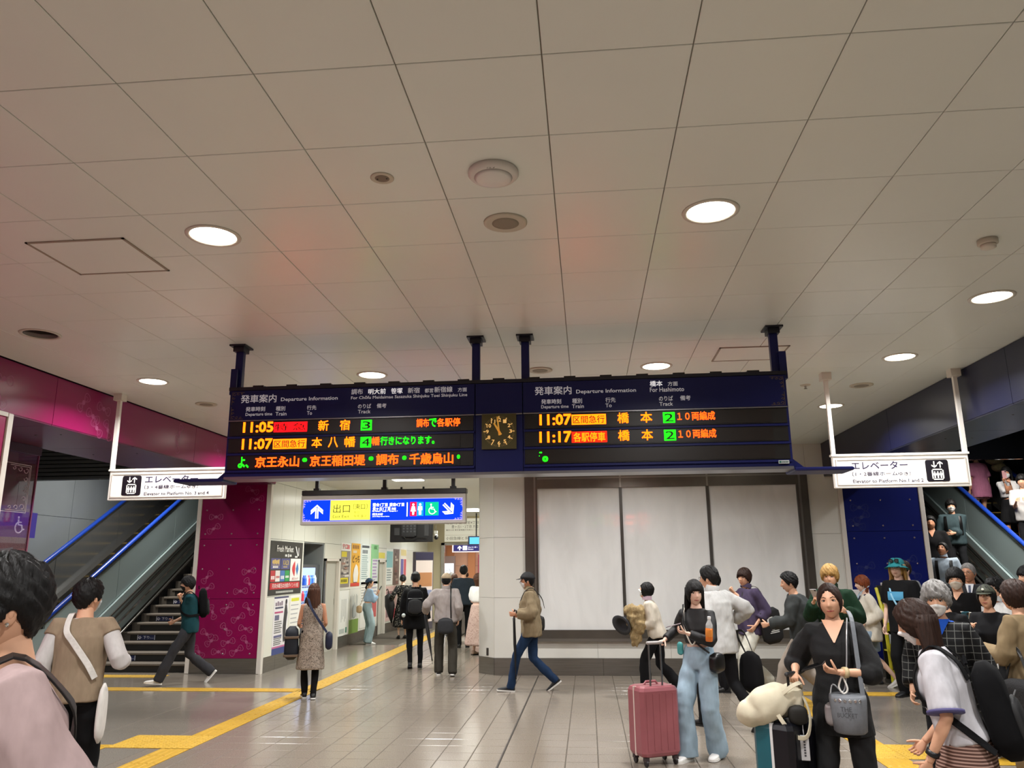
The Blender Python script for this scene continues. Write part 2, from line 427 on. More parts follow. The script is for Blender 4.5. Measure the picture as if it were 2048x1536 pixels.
# ---- near left wall (magenta panel with white trim), glass screen, stained glass
wl = struct(thing('wall_left', None, None))
BOX('magenta_panel', -6.7, -5.555, -7.5, 6.86, .9, 3.22, M('a01a58', .3, nz=.05, ns=1, coords='World'), wl); BOX('lower_panel', -6.7, -5.555, -7.5, 6.86, 0, .9, M('5a4a40', .4), wl)
BOX('corner_trim', -5.60, -5.54, 6.86, 6.94, 0, 3.24, m_trimw, wl, .008); BOX('top_trim', -5.57, -5.54, 3, 6.86, 3.2, 3.24, m_trimw, wl)
for y, z in ((6.5, 2.75), (6.2, 2.2), (5.8, 2.9)):
    o = link('printed_bow', bow_mg, wl, (-5.5535, y, z)); o.rotation_euler = (0, 0, PI / 2)

def simple_wall(name, *a, m=None): return struct(BOX(name, *a, m or m_wall))
simple_wall('wall_back', -12, 11.5, -7.7, -7.5, 0, 4.2, m=M('cfc8bc', .5))
simple_wall('wall_far_left', -12.2, -12, -7.5, 13.4, 0, 5, m=M('8a8580', .5))
simple_wall('wall_far_right', 11.5, 11.7, -7.5, 26, 0, 5, m=M('55565c', .5))
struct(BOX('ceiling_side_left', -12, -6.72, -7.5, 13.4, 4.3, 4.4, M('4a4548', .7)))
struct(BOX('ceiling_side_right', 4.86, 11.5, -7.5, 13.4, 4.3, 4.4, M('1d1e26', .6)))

# ---- window wall: white panels, steel base, shop front with three paper-covered panes
ww = struct(thing('wall_front', None, None))
BOX('core', -1.6, 4.2, 13.53, 13.8, 0, 3.75, M('b9b4a8', .6), ww)
def wp(x0, x1, z0, z1, y=13.5, m=m_wall): return BOX('wall_panel', x0 + .002, x1 - .002, y, y + .03, z0 + .002, z1 - .002, m, ww)
for z0, z1 in ((.27, 1.24), (1.24, 2.24), (2.24, 3.35), (3.35, 3.75)):
    wp(-1.6, -1.06, z0, z1); wp(3.71, 4.2, z0, z1)
for a, b_ in ((-1.06, .12), (.12, 1.31), (1.31, 2.51), (2.51, 3.71)): wp(a, b_, .27, .54); wp(a, b_, 3.35, 3.75)
for a, b_ in ((-1.6, .2), (.2, 2.0), (2.0, 4.2)): BOX('base_plate', a + .002, b_ - .002, 13.488, 13.53, 0, .27, m_steel, ww)
# chamfered corner and corridor-side return
def quadpanel(name, p0, p1, z0, z1, m, parent, t=.03):
    d = Vector((p1[0] - p0[0], p1[1] - p0[1], 0)).normalized(); n = Vector((d.y, -d.x, 0)) * -t
    b = MB(); v = []
    for z in (z0 + .002, z1 - .002):
        for p in (p0, p1, (p1[0] + n.x, p1[1] + n.y), (p0[0] + n.x, p0[1] + n.y)): v.append((p[0], p[1], z))
    b.add(v, [(0, 1, 2, 3), (4, 5, 6, 7), (0, 1, 5, 4), (1, 2, 6, 5), (2, 3, 7, 6), (3, 0, 4, 7)])
    return b.ob(name, m, parent)
for z0, z1 in ((.27, 1.24), (1.24, 2.24), (2.24, 3.35), (3.35, 3.75)): quadpanel('corner_panel', (-1.89, 13.8), (-1.605, 13.5), z0, z1, m_wall, ww)
quadpanel('corner_base', (-1.9, 13.795), (-1.605, 13.49), 0, .27, m_steel, ww)
for j in range(12):
    for z0, z1 in ((0, .27), (.27, 1.24), (1.24, 2.24), (2.24, 3.5)):
        BOX('return_panel', -1.9, -1.86, 13.8 + 1.2 * j + .002, 13.8 + 1.2 * j + 1.198, z0 + .002, z1 - .002, m_steel if z1 < .3 else m_wall2, ww)
tag(BOX('wall_socket', -1.735, -1.685, 13.62, 13.64, .30, .42, m_dsteel, None, .004), 'small grey metal outlet plate low on the white corner pillar', 'outlet')
ww.children[0]
o = bpy.data.objects['wall_socket']; o.rotation_euler = (0, 0, R(-46)); o.location = Vector((-1.73, 13.625, 0)) - (Matrix.Rotation(R(-46), 3, 'Z') @ Vector((-1.71, 13.63, 0)))

win = tag(struct(thing('window_1', None, None, (0, 13.5, 0))), 'shop window of three panes papered over behind glass in a dark steel frame', 'window')
m_fr = M('6b665f', .3, .75, nz=.1, ns=4, coords='World'); m_fr2 = M('8e8a84', .28, .8)
def paper_mat():
    m = bpy.data.materials.new('papered_glass'); m.use_nodes = True; nt = m.node_tree; b = nt.nodes['Principled BSDF']; L = nt.links.new
    b.inputs['Base Color'].default_value = (*lin(hx('eeeeec')), 1); b.inputs['Roughness'].default_value = .04; b.inputs['Specular IOR Level'].default_value = .6
    g = nt.nodes.new('ShaderNodeNewGeometry'); mp = nt.nodes.new('ShaderNodeMapping'); mp.inputs['Scale'].default_value = (2.2, 1, .7); L(g.outputs['Position'], mp.inputs['Vector'])
    n = nt.nodes.new('ShaderNodeTexNoise'); n.inputs['Scale'].default_value = 1.6; n.inputs['Detail'].default_value = 5; n.inputs['Distortion'].default_value = .8; L(mp.outputs[0], n.inputs['Vector'])
    r = nt.nodes.new('ShaderNodeMapRange'); r.inputs['To Min'].default_value = .82; r.inputs['To Max'].default_value = 1.08; L(n.outputs['Fac'], r.inputs['Value'])
    s = nt.nodes.new('ShaderNodeVectorMath'); s.operation = 'SCALE'; s.inputs[0].default_value = lin(hx('eeeeec')); L(r.outputs[0], s.inputs['Scale']); L(s.outputs[0], b.inputs['Base Color'])
    bp = nt.nodes.new('ShaderNodeBump'); bp.inputs['Strength'].default_value = .14; bp.inputs['Distance'].default_value = .05; L(n.outputs['Fac'], bp.inputs['Height']); L(bp.outputs[0], b.inputs['Normal'])
    return m
m_paper = paper_mat()
BOX('frame', -1.06, -.84, -.05, .05, .54, 3.35, m_fr, win); BOX('frame', 3.52, 3.71, -.05, .05, .54, 3.35, m_fr, win)
BOX('frame', -.84, 3.52, -.05, .05, 3.06, 3.35, m_fr, win); BOX('sill', -.84, 3.52, -.06, .05, .54, .72, m_fr, win); BOX('sill_lip', -1.06, 3.71, -.075, -.05, .54, .585, m_fr2, win)
BOX('frame_rib', -.90, -.87, -.065, -.05, .6, 3.3, m_fr2, win); BOX('frame_rib', 3.56, 3.59, -.065, -.05, .6, 3.3, m_fr2, win); BOX('frame_rib', -.84, 3.52, -.06, -.05, 3.22, 3.24, m_fr2, win)
for a, b_ in ((-.84, .565), (.615, 2.03), (2.08, 3.52)): BOX('pane', a, b_, -.012, .02, .72, 3.06, m_paper, win)
for a in (.565, 2.03): BOX('mullion', a, a + .05, -.04, .05, .72, 3.06, m_dsteel, win); BOX('mullion', a + .01, a + .04, -.055, -.04, 3.06, 3.35, m_fr2, win)

# ---- corridor: left wall with panels, alcove and doors, ceiling, far wall with shop entrance
cw = struct(thing('wall_corridor', None, None))
XW = -5.62
def cp(y0, y1, z0, z1, m=m_wall2): return BOX('wall_panel', XW - .04, XW, y0 + .003, y1 - .003, z0 + .003, z1 - .003, m, cw)
BOX('core', XW - .4, XW - .05, 16.55, 27.5, 0, 3.6, M('bdbab0', .6), cw); BOX('core', XW - .4, XW - .05, 13.54, 15.28, 0, 3.6, M('bdbab0', .6), cw); BOX('core', XW - .4, XW - .05, 15.28, 16.55, 2.27, 3.6, M('bdbab0', .6), cw)
ys = [13.5, 14.1, 14.7, 15.28, 15.9, 16.55, 17.62, 18.4, 19.2, 20.0, 20.95, 21.75, 22.6, 23.5, 24.4, 25.3, 26.2, 27.5]
for a, b_ in zip(ys[:-1], ys[1:]): cp(a, b_, 2.27, 3.28); cp(a, b_, 3.28, 3.52)
for a, b_ in zip(ys[:-1], ys[1:]):
    if a >= 15.27 and b_ <= 16.56: continue
    if (a, b_) in ((16.55, 17.62), (20.95, 21.75)):
        cp(a, b_, 1.95, 2.27); continue
    cp(a, b_, 1.26, 2.27); cp(a, b_, .25, 1.26); BOX('base_plate', XW - .04, XW + .006, a + .002, b_ - .002, 0, .25, m_steel, cw)
BOX('pillar_return', XW - .02, XW + .01, 13.47, 13.56, 0, 3.52, m_trimw, cw)
m_alc = M('8f9494', .5)
for args in ((XW - .95, XW - .9, 15.25, 16.6, 0, 2.3), (XW - .95, XW - .02, 15.27, 15.31, 0, 2.3), (XW - .95, XW - .02, 16.52, 16.56, 0, 2.3), (XW - .95, XW - .02, 15.25, 16.6, 2.245, 2.28)): BOX('alcove_lining', *args, m_alc, cw)
def door(n, y0, y1, label):
    d = tag(struct(thing('door_%d' % n, None, None)), label, 'door')
    BOX('leaf', XW - .14, XW - .09, y0 + .05, y1 - .05, .01, 1.9, M('d5d6cc', .35), d); BOX('frame', XW - .15, XW + .02, y0, y0 + .06, 0, 1.95, m_steel2, d); BOX('frame', XW - .15, XW + .02, y1 - .1, y1, 0, 1.95, m_trimw, d); BOX('frame', XW - .15, XW + .02, y0, y1, 1.9, 1.95, m_trimw, d)
    BOX('handle', XW - .09, XW - .05, y1 - .2, y1 - .16, .95, 1.1, m_dsteel, d, .008)
    return d
d1 = door(1, 16.6, 17.62, 'pale service door with notices in the corridor wall beside the vending machine')
for z0, z1 in ((1.5, 1.85), (1.1, 1.45), (.85, 1.0)): BOX('notice', XW - .09, XW - .086, 16.75, 17.1, z0, z1, M('eeeee6', .6), d1)
door(2, 20.95, 21.75, 'narrow pale door further along the corridor wall past the green poster')
struct(BOX('ceiling_corridor', -6.0, -1.86, 13.5, 27.5, 3.5, 3.6, M('dcd8cc', .5)))
struct(BOX('ceiling_header', -6.0, -1.55, 13.45, 13.55, 3.5, 3.86, m_wall))
fw_ = struct(thing('wall_end', None, None))
m_beige = M('d8ccab', .45)
BOX('panel', -6.0, -5.1, 27.5, 27.6, 0, 3.5, m_beige, fw_); BOX('panel', -5.1, -1.86, 27.5, 27.6, 2.55, 3.5, m_beige, fw_)
BOX('shop_frame', -5.12, -5.0, 27.42, 27.5, 0, 2.58, m_steel2, fw_); BOX('shop_frame', -5.12, -1.86, 27.42, 27.5, 2.5, 2.58, m_steel2, fw_)
m_shop = M('e0b79b', .5, nz=.03, ns=1)
for j in range(4): BOX('shop_wall_panel', -6.5, -1.0, 33.0, 33.1, .9 * j + .004, .9 * j + .896, m_shop, fw_)
for j in range(5): BOX('shop_pilaster', -5.9 + .9 * j, -5.6 + .9 * j, 32.9, 33.0, 0, 3.4, M('c98f62', .5), fw_)
BOX('shop_side', -6.6, -6.5, 27.6, 33.1, 0, 3.5, m_shop, fw_); BOX('shop_side', -1.0, -.9, 27.6, 33.1, 0, 3.5, m_shop, fw_); BOX('shop_ceiling', -6.5, -1, 27.6, 33.1, 3.4, 3.5, M('eae6df', .6), fw_)
o = lamp('shop_light', (-3.8, 30, 3.35), 3.5, E_SHOP, (1, .92, .86), 3.5); 

# ---- stair halls
m_gray = M('8b9296', .3, .25, nz=.04, ns=2, coords='World')
m_tread = M('6e665c', .6, nz=.1, ns=60, coords='World'); m_riser = M('1e1c1b', .45, nz=.1, ns=8, coords='World')
def stairs(name, label, x0, x1, y0, n=34, sticker=False):
    t = tag(struct(thing(name, None, None, (0, y0, 0))), label, 'stairs')
    b = MB(); b.box(x0, x1, 0, .3, -.15, .11); rm = b.mesh('riser', m_riser)
    b = MB(); b.bbox(x0, x1, -.02, .3, .11, .15, .008); tm = b.mesh('tread', m_tread)
    b = MB(); b.box(x0 - .1, x0 + .06, -.005, .29, -.0, .151); em = b.mesh('edge_strip', M('565048', .6))
    for i in range(n):
        s_ = link('step', rm, t, (0, .3 * i, .15 * i)); link('tread', tm, s_); link('edge_strip', em, s_)
    if sticker:
        for k, x in ((1, -8.5), (3, -8.5), (5, -8.5), (7, -8.5), (9, -8.5)):
            st = BOX('down_sticker', x, x + .36, -.004 + .3 * k, .3 * k, .15 * k + .015, .15 * k + .10, M('20264e', .4), t)
            text('下り', M('e8e8ee', .4), t, x + .12, x + .24, .15 * k + .03, .15 * k + .085, .3 * k - .0055)
            ar = MB()
            for dx in (-.012, .012): ar.box(x + .055 + dx - .004, x + .055 + dx + .004, -.001, 0, .15 * k + .04, .15 * k + .085)
            for sg in (-1, 1): ar.poly([(x + .055, .15 * k + .025), (x + .055 + sg * .035, .15 * k + .055), (x + .055 + sg * .035, .15 * k + .065), (x + .055, .15 * k + .038)], .001)
            ar.ob('down_arrow', M('e8e8ee', .4), t, (0, .3 * k - .0055, 0))
            text('Down', M('aab', .4) if False else M('9aa0b8', .4), t, x + .255, x + .33, .15 * k + .035, .15 * k + .06, .3 * k - .0055)
            for e_ in (x + .008, x + .342): BOX('sticker_edge', e_, e_ + .01, .3 * k - .006, .3 * k - .004, .15 * k + .015, .15 * k + .10, M('d8d8d8', .4), t)
    return t
stairs('staircase', 'dark staircase with grey nosings and down stickers rising beside the magenta pillar', -8.70, -6.95, 13.65, sticker=True)
stairs('staircase', 'dark crowded staircase rising right of the navy pillar', 5.56, 7.5, 13.65)

def incline(b, x0, x1, prof):       # extrude (y,z) profile in x
    n = len(prof); v = [(x0, p[0], p[1]) for p in prof] + [(x1, p[0], p[1]) for p in prof]
    f = [tuple(range(n)), tuple(range(2 * n - 1, n - 1, -1))] + [(i, (i + 1) % n, n + (i + 1) % n, n + i) for i in range(n)]
    return b.add(v, f)
T30 = math.tan(R(30))
def slope(y0, z0, L, h0, h1):      # band parallel to 30deg slope: from y0, bottom z0+h0 .. z0+h1
    return [(y0, z0 + h0), (y0 + L, z0 + L * T30 + h0), (y0 + L, z0 + L * T30 + h1), (y0, z0 + h1)]
m_glassb = M('9fc0bf', .08, alpha=.62); m_rail = M('1c3f9e', .3)
m_mirror = M('8f9293', .18, .75); m_gpan = M('a7babb', .25, .15)
def escalator(name, label, xa, xb, inner, far, yb, zb):
    # xa: balustrade nearest the stairs, xb: far balustrade ; (yb, zb): foot of slope
    t = tag(struct(thing(name, None, None)), label, 'escalator'); sg = 1 if xb > xa else -1; L = 11.4
    for x, mat_ in ((xa, m_gpan), (xb, m_mirror)):
        for k in range(6):
            b = MB(); incline(b, x - .02, x + .02, slope(yb + 1.9 * k + .006, zb + 1.9 * k * T30 + .006 * T30, 1.888, .12, .92)); b.ob('balustrade_panel', mat_, t)
        b = MB(); b.tube([(x, yb - .9, zb + .95 - .3), (x, yb - .75, zb + .83), (x, yb - .45, zb + .87)] + [(x, yb + q * .5, zb + .96 + q * .5 * T30) for q in range(24)], .042, 10); b.ob('handrail', m_rail, t, smooth=True)
        b = MB(); incline(b, x - .035, x + .035, slope(yb - .3, zb - .3 * T30, L + .3, .90, .935)); b.ob('rail_guide', m_steel2, t)
        b = MB(); incline(b, min(x, x + sg * .16 if x == xa else x - sg * .16), max(x, x + sg * .16 if x == xa else x - sg * .16), slope(yb - .3, zb - .3 * T30, L + .3, -.02, .12)); b.ob('skirt', m_steel2, t)
        BOX('newel', x - .02, x + .02, yb - 1.1, yb + .01, zb + .05, zb + .82, mat_, t)
    # stair-side cladding ribs
    for h0, h1, off, mat_ in ((-.55, .10, -.06, m_gpan), (-.38, -.33, -.085, m_steel2), (-.2, -.17, -.085, m_dsteel), (-.08, -.05, -.085, m_dsteel), (-1.2, -.56, -.04, M('2a2a2b', .4))):
        b = MB(); incline(b, min(xa + sg * off, xa), max(xa + sg * off, xa), slope(yb - .5, zb - .5 * T30, L + .5, h0, h1)); b.ob('side_cladding', mat_, t)
    # stair handrail
    b = MB(); b.tube([(xa - sg * .14, yb - .3 + .5 * q, zb - .72 + (.5 * q) * T30) for q in range(24)], .022, 8); b.ob('stair_handrail', m_steel2, t, smooth=True)
    n = 27; w0, w1 = min(xa, xb) + .18, max(xa, xb) - .18
    bt_ = MB(); bt_.box(w0, w1, 0, .40, -.23, 0); sm = bt_.mesh('step', m_black)
    be = MB(); be.box(w0, w1, -.004, .02, -.02, .003); em = be.mesh('step_edge', M('b79a4a', .5))
    for i in range(n):
        s_ = link('step', sm, t, (0, yb + .4 * i, zb + .4 * i * T30 + .02)); link('step_edge', em, s_)
    BOX('landing_plate', w0, w1, yb - 1.6, yb, zb - .02, zb + .01, m_steel2, t)
    return t
escalator('escalator', 'escalator with blue handrails and mirror steel sides left of the stairs', -8.9, -10.2, 1, 1, 12.45, .0)
escalator('escalator', 'right escalator with a blue handrail carrying standing passengers', 7.6, 8.95, 1, 1, 12.7, .0)

def hall(xa, xb, sx, side):
    w_ = struct(thing('wall_stair_' + side, None, None)); L = 14
    mm = m_gray if side == 'left' else M('70777b', .35, .2)
    for j in range(6):
        for k in range(5): BOX('side_panel', sx - .05, sx + .05, 12.0 + 1.6 * j + .004, 12.0 + 1.6 * j + 1.596, 1.55 * k - .3 + .004, 1.55 * k + 1.246, mm, w_)
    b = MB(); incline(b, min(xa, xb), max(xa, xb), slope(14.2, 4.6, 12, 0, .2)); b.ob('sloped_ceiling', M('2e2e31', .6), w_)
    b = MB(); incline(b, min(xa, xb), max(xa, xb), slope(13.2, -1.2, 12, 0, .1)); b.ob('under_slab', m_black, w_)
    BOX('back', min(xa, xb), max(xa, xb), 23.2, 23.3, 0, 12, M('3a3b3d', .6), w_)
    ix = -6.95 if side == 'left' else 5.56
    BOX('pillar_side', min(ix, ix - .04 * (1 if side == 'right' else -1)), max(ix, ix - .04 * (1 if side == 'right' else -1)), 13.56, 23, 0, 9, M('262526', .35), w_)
    return w_
hall(-6.95, -10.7, -10.62, 'left'); hall(5.56, 9.8, 9.75, 'right')
# left louvred lintel, right dark glass lintel
lv = struct(thing('trim_3', None, None, (0, 13.5, 0)))
BOX('backing', -12, -6.95, .06, .1, 3.38, 4.4, M('303234', .6), lv)
for i in range(12): BOX('slat', -12, -6.97, 0, .06, 3.385 + .075 * i, 3.385 + .075 * i + .055, M('6d7274', .45, .3), lv)
gl = struct(BOX('trim_4', 5.56, 11.5, 13.5, 13.56, 3.42, 4.35, M('0a0b0e', .06, .0, spec=.8)))
simple_wall('wall_left_low', -12, -10.7, 13.4, 13.5, 0, 3.4, m=m_gray); simple_wall('wall_right_low', 9.8, 11.5, 13.4, 13.5, 0, 3.4, m=M('3a3c42', .5))

# ================================================================== CEILING FIXTURES
m_lens = GLOW('fff6e6', 9.0)
def downlight(x, y, on=True, label=None, group='round ceiling downlights', z=CEIL, r=.135, e=None):
    t = thing('downlight', label, 'ceiling light', (x, y, z), 0, group)
    MB().lathe([(r + .03, 0), (r + .028, -.006), (r + .006, -.008), (r, -.002), (r, .0)], 32).ob('trim_ring', M('cfc9bc', .4), t, smooth=True)
    if on:
        MB().lathe([(r, -.003), (r * .7, -.008), (.001, -.010)], 32).ob('lens', m_lens, t, smooth=True)
        lamp('downlight_lamp', (x, y, z - .03), 2 * r, E_DOWN if e is None else e, WARM)
    else:
        MB().lathe([(r, -.001), (r * .8, .05), (r * .55, .09), (.001, .09)], 32, cap=False).ob('reflector', M('6d6660', .25, .9), t, smooth=True)
        MB().lathe([(r * .98, -.0015), (r * .6, -.0012), (.001, -.001)], 32).ob('lens', M('4a4440', .15, .6), t, smooth=True)
    return t
G = lambda x, y, s: downlight(x, y, True, s)
G(-2.24, 4.24, 'large bright round downlight at upper left of the ceiling')
G(.77, 4.24, 'large bright round downlight at upper right of the ceiling')
G(-2.23, 7.83, 'bright round downlight just above the left departure board')
G(.76, 7.83, 'bright round downlight just above the right departure board')
G(3.17, 6.0, 'bright round downlight near the right edge of the ceiling')
G(3.15, 7.77, 'bright round downlight between the right sign pole and the board post')
G(-4.67, 7.81, 'bright round downlight left of the board near the magenta fascia')
G(3.2, 10.2, 'bright round downlight half hidden beyond the right end of the board')
downlight(-4.68, 6.03, False, 'unlit round downlight with a grey reflector at far left')
for x, y, q in ((-2.24, 11.4, 'left half'), (.77, 11.4, 'right half'), (-4.67, 11.4, 'left end')): downlight(x, y, True, 'round downlight hidden behind the %s of the departure board' % q)
for x, y, q in ((-2.24, .64, 'almost overhead to the left'), (.77, .64, 'almost overhead to the right'), (3.17, 2.4, 'above the right edge, out of frame'), (-4.67, 2.4, 'above the left edge, out of frame'), (-2.24, -2.96, 'well behind the viewer to the left'), (.77, -2.96, 'well behind the viewer to the right')):
    downlight(x, y, True, 'round ceiling downlight ' + q, e=E_DOWN * 1.3)
def disc(name, x, y, label, r, m, h=.012, m2=None, cat='speaker'):
    t = thing(name, label, cat, (x, y, CEIL))
    MB().lathe([(r, 0), (r, -h * .6), (r * .9, -h), (r * .82, -h * .8)], 28).ob('rim', M('c2baa8', .4), t, smooth=True)
    MB().lathe([(r * .84, -h * .7), (r * .4, -h * .9), (.001, -h * .95)], 28).ob('grille', m2 or m, t, smooth=True)
    return t
m_gril = M('8d8474', .6, bump=.3, bs=300)
disc('ceiling_speaker', -.43, 4.25, 'round beige ceiling speaker grille right of centre below the smoke detector', .13, m_gril)
disc('ceiling_speaker', -4.67, 9.03, 'round ceiling speaker left of the departure board', .13, m_gril)
disc('ceiling_speaker', -.44, 7.84, 'round ceiling speaker above the clock', .13, m_gril)
disc('ceiling_speaker', 3.19, 9.01, 'round ceiling speaker to the right of the board near the navy fascia', .13, m_gril)
t = disc('blank_cover', -1.02, 3.64, 'small brown round cover plate with two screws in the ceiling', .062, M('7d7060', .6), .006, cat='cover plate')
for dx in (-.025, .025): MB().lathe([(.005, -.007), (.004, -.009)], 8).ob('screw', m_black, t, (dx, 0, 0))
t = thing('smoke_detector', 'white domed fire detector in the middle of the ceiling', 'detector', (-.43, 3.64, CEIL))
MB().lathe([(.13, 0), (.132, -.018), (.118, -.032), (.1, -.036)], 32).ob('base', M('d9d4cd', .4), t, smooth=True)
MB().lathe([(.1, -.036), (.085, -.05), (.05, -.06), (.001, -.063)], 32).ob('dome', M('e4e1dc', .35), t, smooth=True)
text('AP5', M('333333', .6), t, -.02, .02, -.04, -.02, -.1095)
t = thing('smoke_detector', 'small pale cylindrical detector near the right edge of the ceiling', 'detector', (2.59, 4.85, CEIL))
MB().lathe([(.06, 0), (.06, -.03), (.054, -.034)], 24).ob('base', M('c9c1b2', .4), t, smooth=True)
MB().lathe([(.045, -.034), (.045, -.055), (.03, -.062), (.001, -.064)], 24).ob('sensor', M('d6cfc2', .4), t, smooth=True)
t = thing('sprinkler', 'tiny sprinkler rosette in the ceiling beyond the right board post', 'sprinkler', (2.54, 8.92, CEIL))
MB().lathe([(.06, 0), (.055, -.008), (.03, -.012)], 20).ob('rosette', M('c9c1b2', .4), t); MB().lathe([(.012, -.012), (.012, -.04), (.022, -.045)], 10).ob('head', m_steel2, t)
def hatch(x0, x1, y0, y1, label):
    t = thing('access_hatch', label, 'hatch', (0, 0, CEIL)); m_h = M('9b8f80', .5); w_ = .016
    BOX('lid', x0 + w_, x1 - w_, y0 + w_, y1 - w_, -.004, .004, m_ceil, t)
    for a in ((x0, x1, y0, y0 + w_), (x0, x1, y1 - w_, y1), (x0, x0 + w_, y0, y1), (x1 - w_, x1, y0, y1)): BOX('frame', *a, -.007, .004, m_h, t)
hatch(-3.45, -2.8, 4.2, 4.75, 'square ceiling access hatch with a grey frame at left'); hatch(1.3, 1.95, 7.2, 7.7, 'square ceiling access hatch behind the right end of the board')
lamp('stair_fill_left', (-8.6, 14.6, 4.7), 1.2, E_STAIR, (1, .95, .88)); lamp('stair_fill_right', (7.2, 14.1, 4.5), 1.2, E_STAIR, (1, .95, .88))  # unseen fill lamps added to brighten the stair halls and faces there
for x, y, s in ((-7.55, 11.0, 'round downlight over the left stair hall seen under the magenta soffit'), (6.35, 12.2, 'round downlight over the right stair hall seen beside the elevator sign')): downlight(x, y, True, s, z=4.3, r=.12, e=E_DOWN * .6)
for x, y, q in ((-9.5, 4.0, 'near left'), (7.6, 4.0, 'near right'), (-9.5, 8.5, 'far left'), (7.6, 8.5, 'far right')): downlight(x, y, True, 'round downlight over the %s side hall' % q, z=4.3, e=E_DOWN * .8)

def panel_light(x, y, sx, sy, label, z=3.5, e=None):
    t = thing('panel_light', label, 'ceiling light', (x, y, z), 0, 'corridor panel lights')
    BOX('frame', -sx / 2 - .03, sx / 2 + .03, -sy / 2 - .03, sy / 2 + .03, -.012, 0, M('d8d5cc', .4), t); BOX('diffuser', -sx / 2, sx / 2, -sy / 2, sy / 2, -.02, -.012, GLOW('fffdf2', 7.0), t)
    lamp('panel_lamp', (x, y, z - .04), sx, E_CORR if e is None else e, (.98, 1, .93), sy)
panel_light(-3.6, 15.1, .6, 1.2, 'square ceiling light panel nearest in the corridor above the exit sign')
panel_light(-3.6, 19.7, .6, 1.2, 'second ceiling light panel along the corridor'); panel_light(-3.6, 24.3, .6, 1.2, 'furthest ceiling light panel in the corridor')

# ================================================================== DEPARTURE BOARD
m_case = M('161c58', .38, spec=.3); m_hdr = M('151a55', .35, spec=.25); m_led = M('171311', .4); m_ledr = M('1c1310', .35); m_silver = M('8d8c92', .3, .8)
db = thing('departure_board', 'long navy departure board with clock, hung from the ceiling on four posts', 'departure board', (0, 6.5, 0))
BOX('casing', -3.15, -.935, .015, .26, 2.53, 3.31, m_case, db); BOX('casing', -.93, -.522, .015, .26, 2.53, 3.31, m_case, db); BOX('casing', -.517, 1.70, .015, .26, 2.53, 3.31, m_case, db)
BOX('top_cap', -3.16, 1.71, .0, .27, 3.305, 3.335, M('0e0f22', .4), db)
BOX('bottom_rail', -3.15, 1.70, .002, .25, 2.51, 2.532, m_silver, db)
for x0, x1 in ((-3.14, -.938), (-.928, -.524), (-.515, 1.69)): BOX('header_panel', x0, x1, 0, .02, 3.035, 3.30, m_hdr, db)
for x0, x1 in ((-3.14, -.938), (-.928, -.524), (-.515, 1.69)): BOX('divider', x0, x1, -.004, .02, 3.022, 3.032, m_silver, db)
for x0, x1, a, b_ in ((-3.14, -.938, -3.03, -1.06), (-.515, 1.69, -.385, 1.56)):
    for z0, z1 in ((2.893, 3.018), (2.743, 2.868), (2.593, 2.718)):
        BOX('display_window', x0 + .01, x1 - .01, .004, .02, z0, z1, m_led, db); BOX('led_matrix', a, b_, .0, .018, z0 + .008, z1 - .008, m_ledr, db)
    for z in (2.877, 2.727, 2.577): BOX('divider_bar', x0, x1, -.006, .02, z - .009, z + .009, m_case, db)
for i in range(15): BOX('top_clip', -2.95 + .31 * i, -2.85 + .31 * i, .02, .1, 3.335, 3.352, m_black, db)
for x in (-3.13, -.94, -.5, 1.65):
    p = BOX('post', x - .035, x + .035, .09, .15, 3.3, 3.74, m_case, db, .006); BOX('flange', x - .075, x + .075, .03, .21, 3.735, 3.75, M('0b0c1c', .4), p); BOX('collar', x - .05, x + .05, .06, .18, 3.69, 3.735, M('0b0c1c', .4), p)
for x in (-3.16, 1.69): BOX('side_bracket', x - .02, x + .04, .05, .2, 3.28, 3.52, m_case, db)
for x0, x1 in ((-3.60, -3.15), (1.70, 2.17)):
    s_ = BOX('side_shelf', x0, x1, -.02, .28, 2.49, 2.52, m_case, db, .008)
    b = MB(); x = -3.15 if x0 < 0 else 1.70; sg = -1 if x0 < 0 else 1
    b.poly([(x, 2.52), (x + sg * .13, 2.52), (x, 2.63)], .03); b.ob('gusset', m_case, s_, (0, .15, 0))
m_txt = M('cfd0d8', .5, emit=.15); m_txtb = M('f4f4f6', .5, emit=.35); m_gold = M('8a7448', .4, .4)
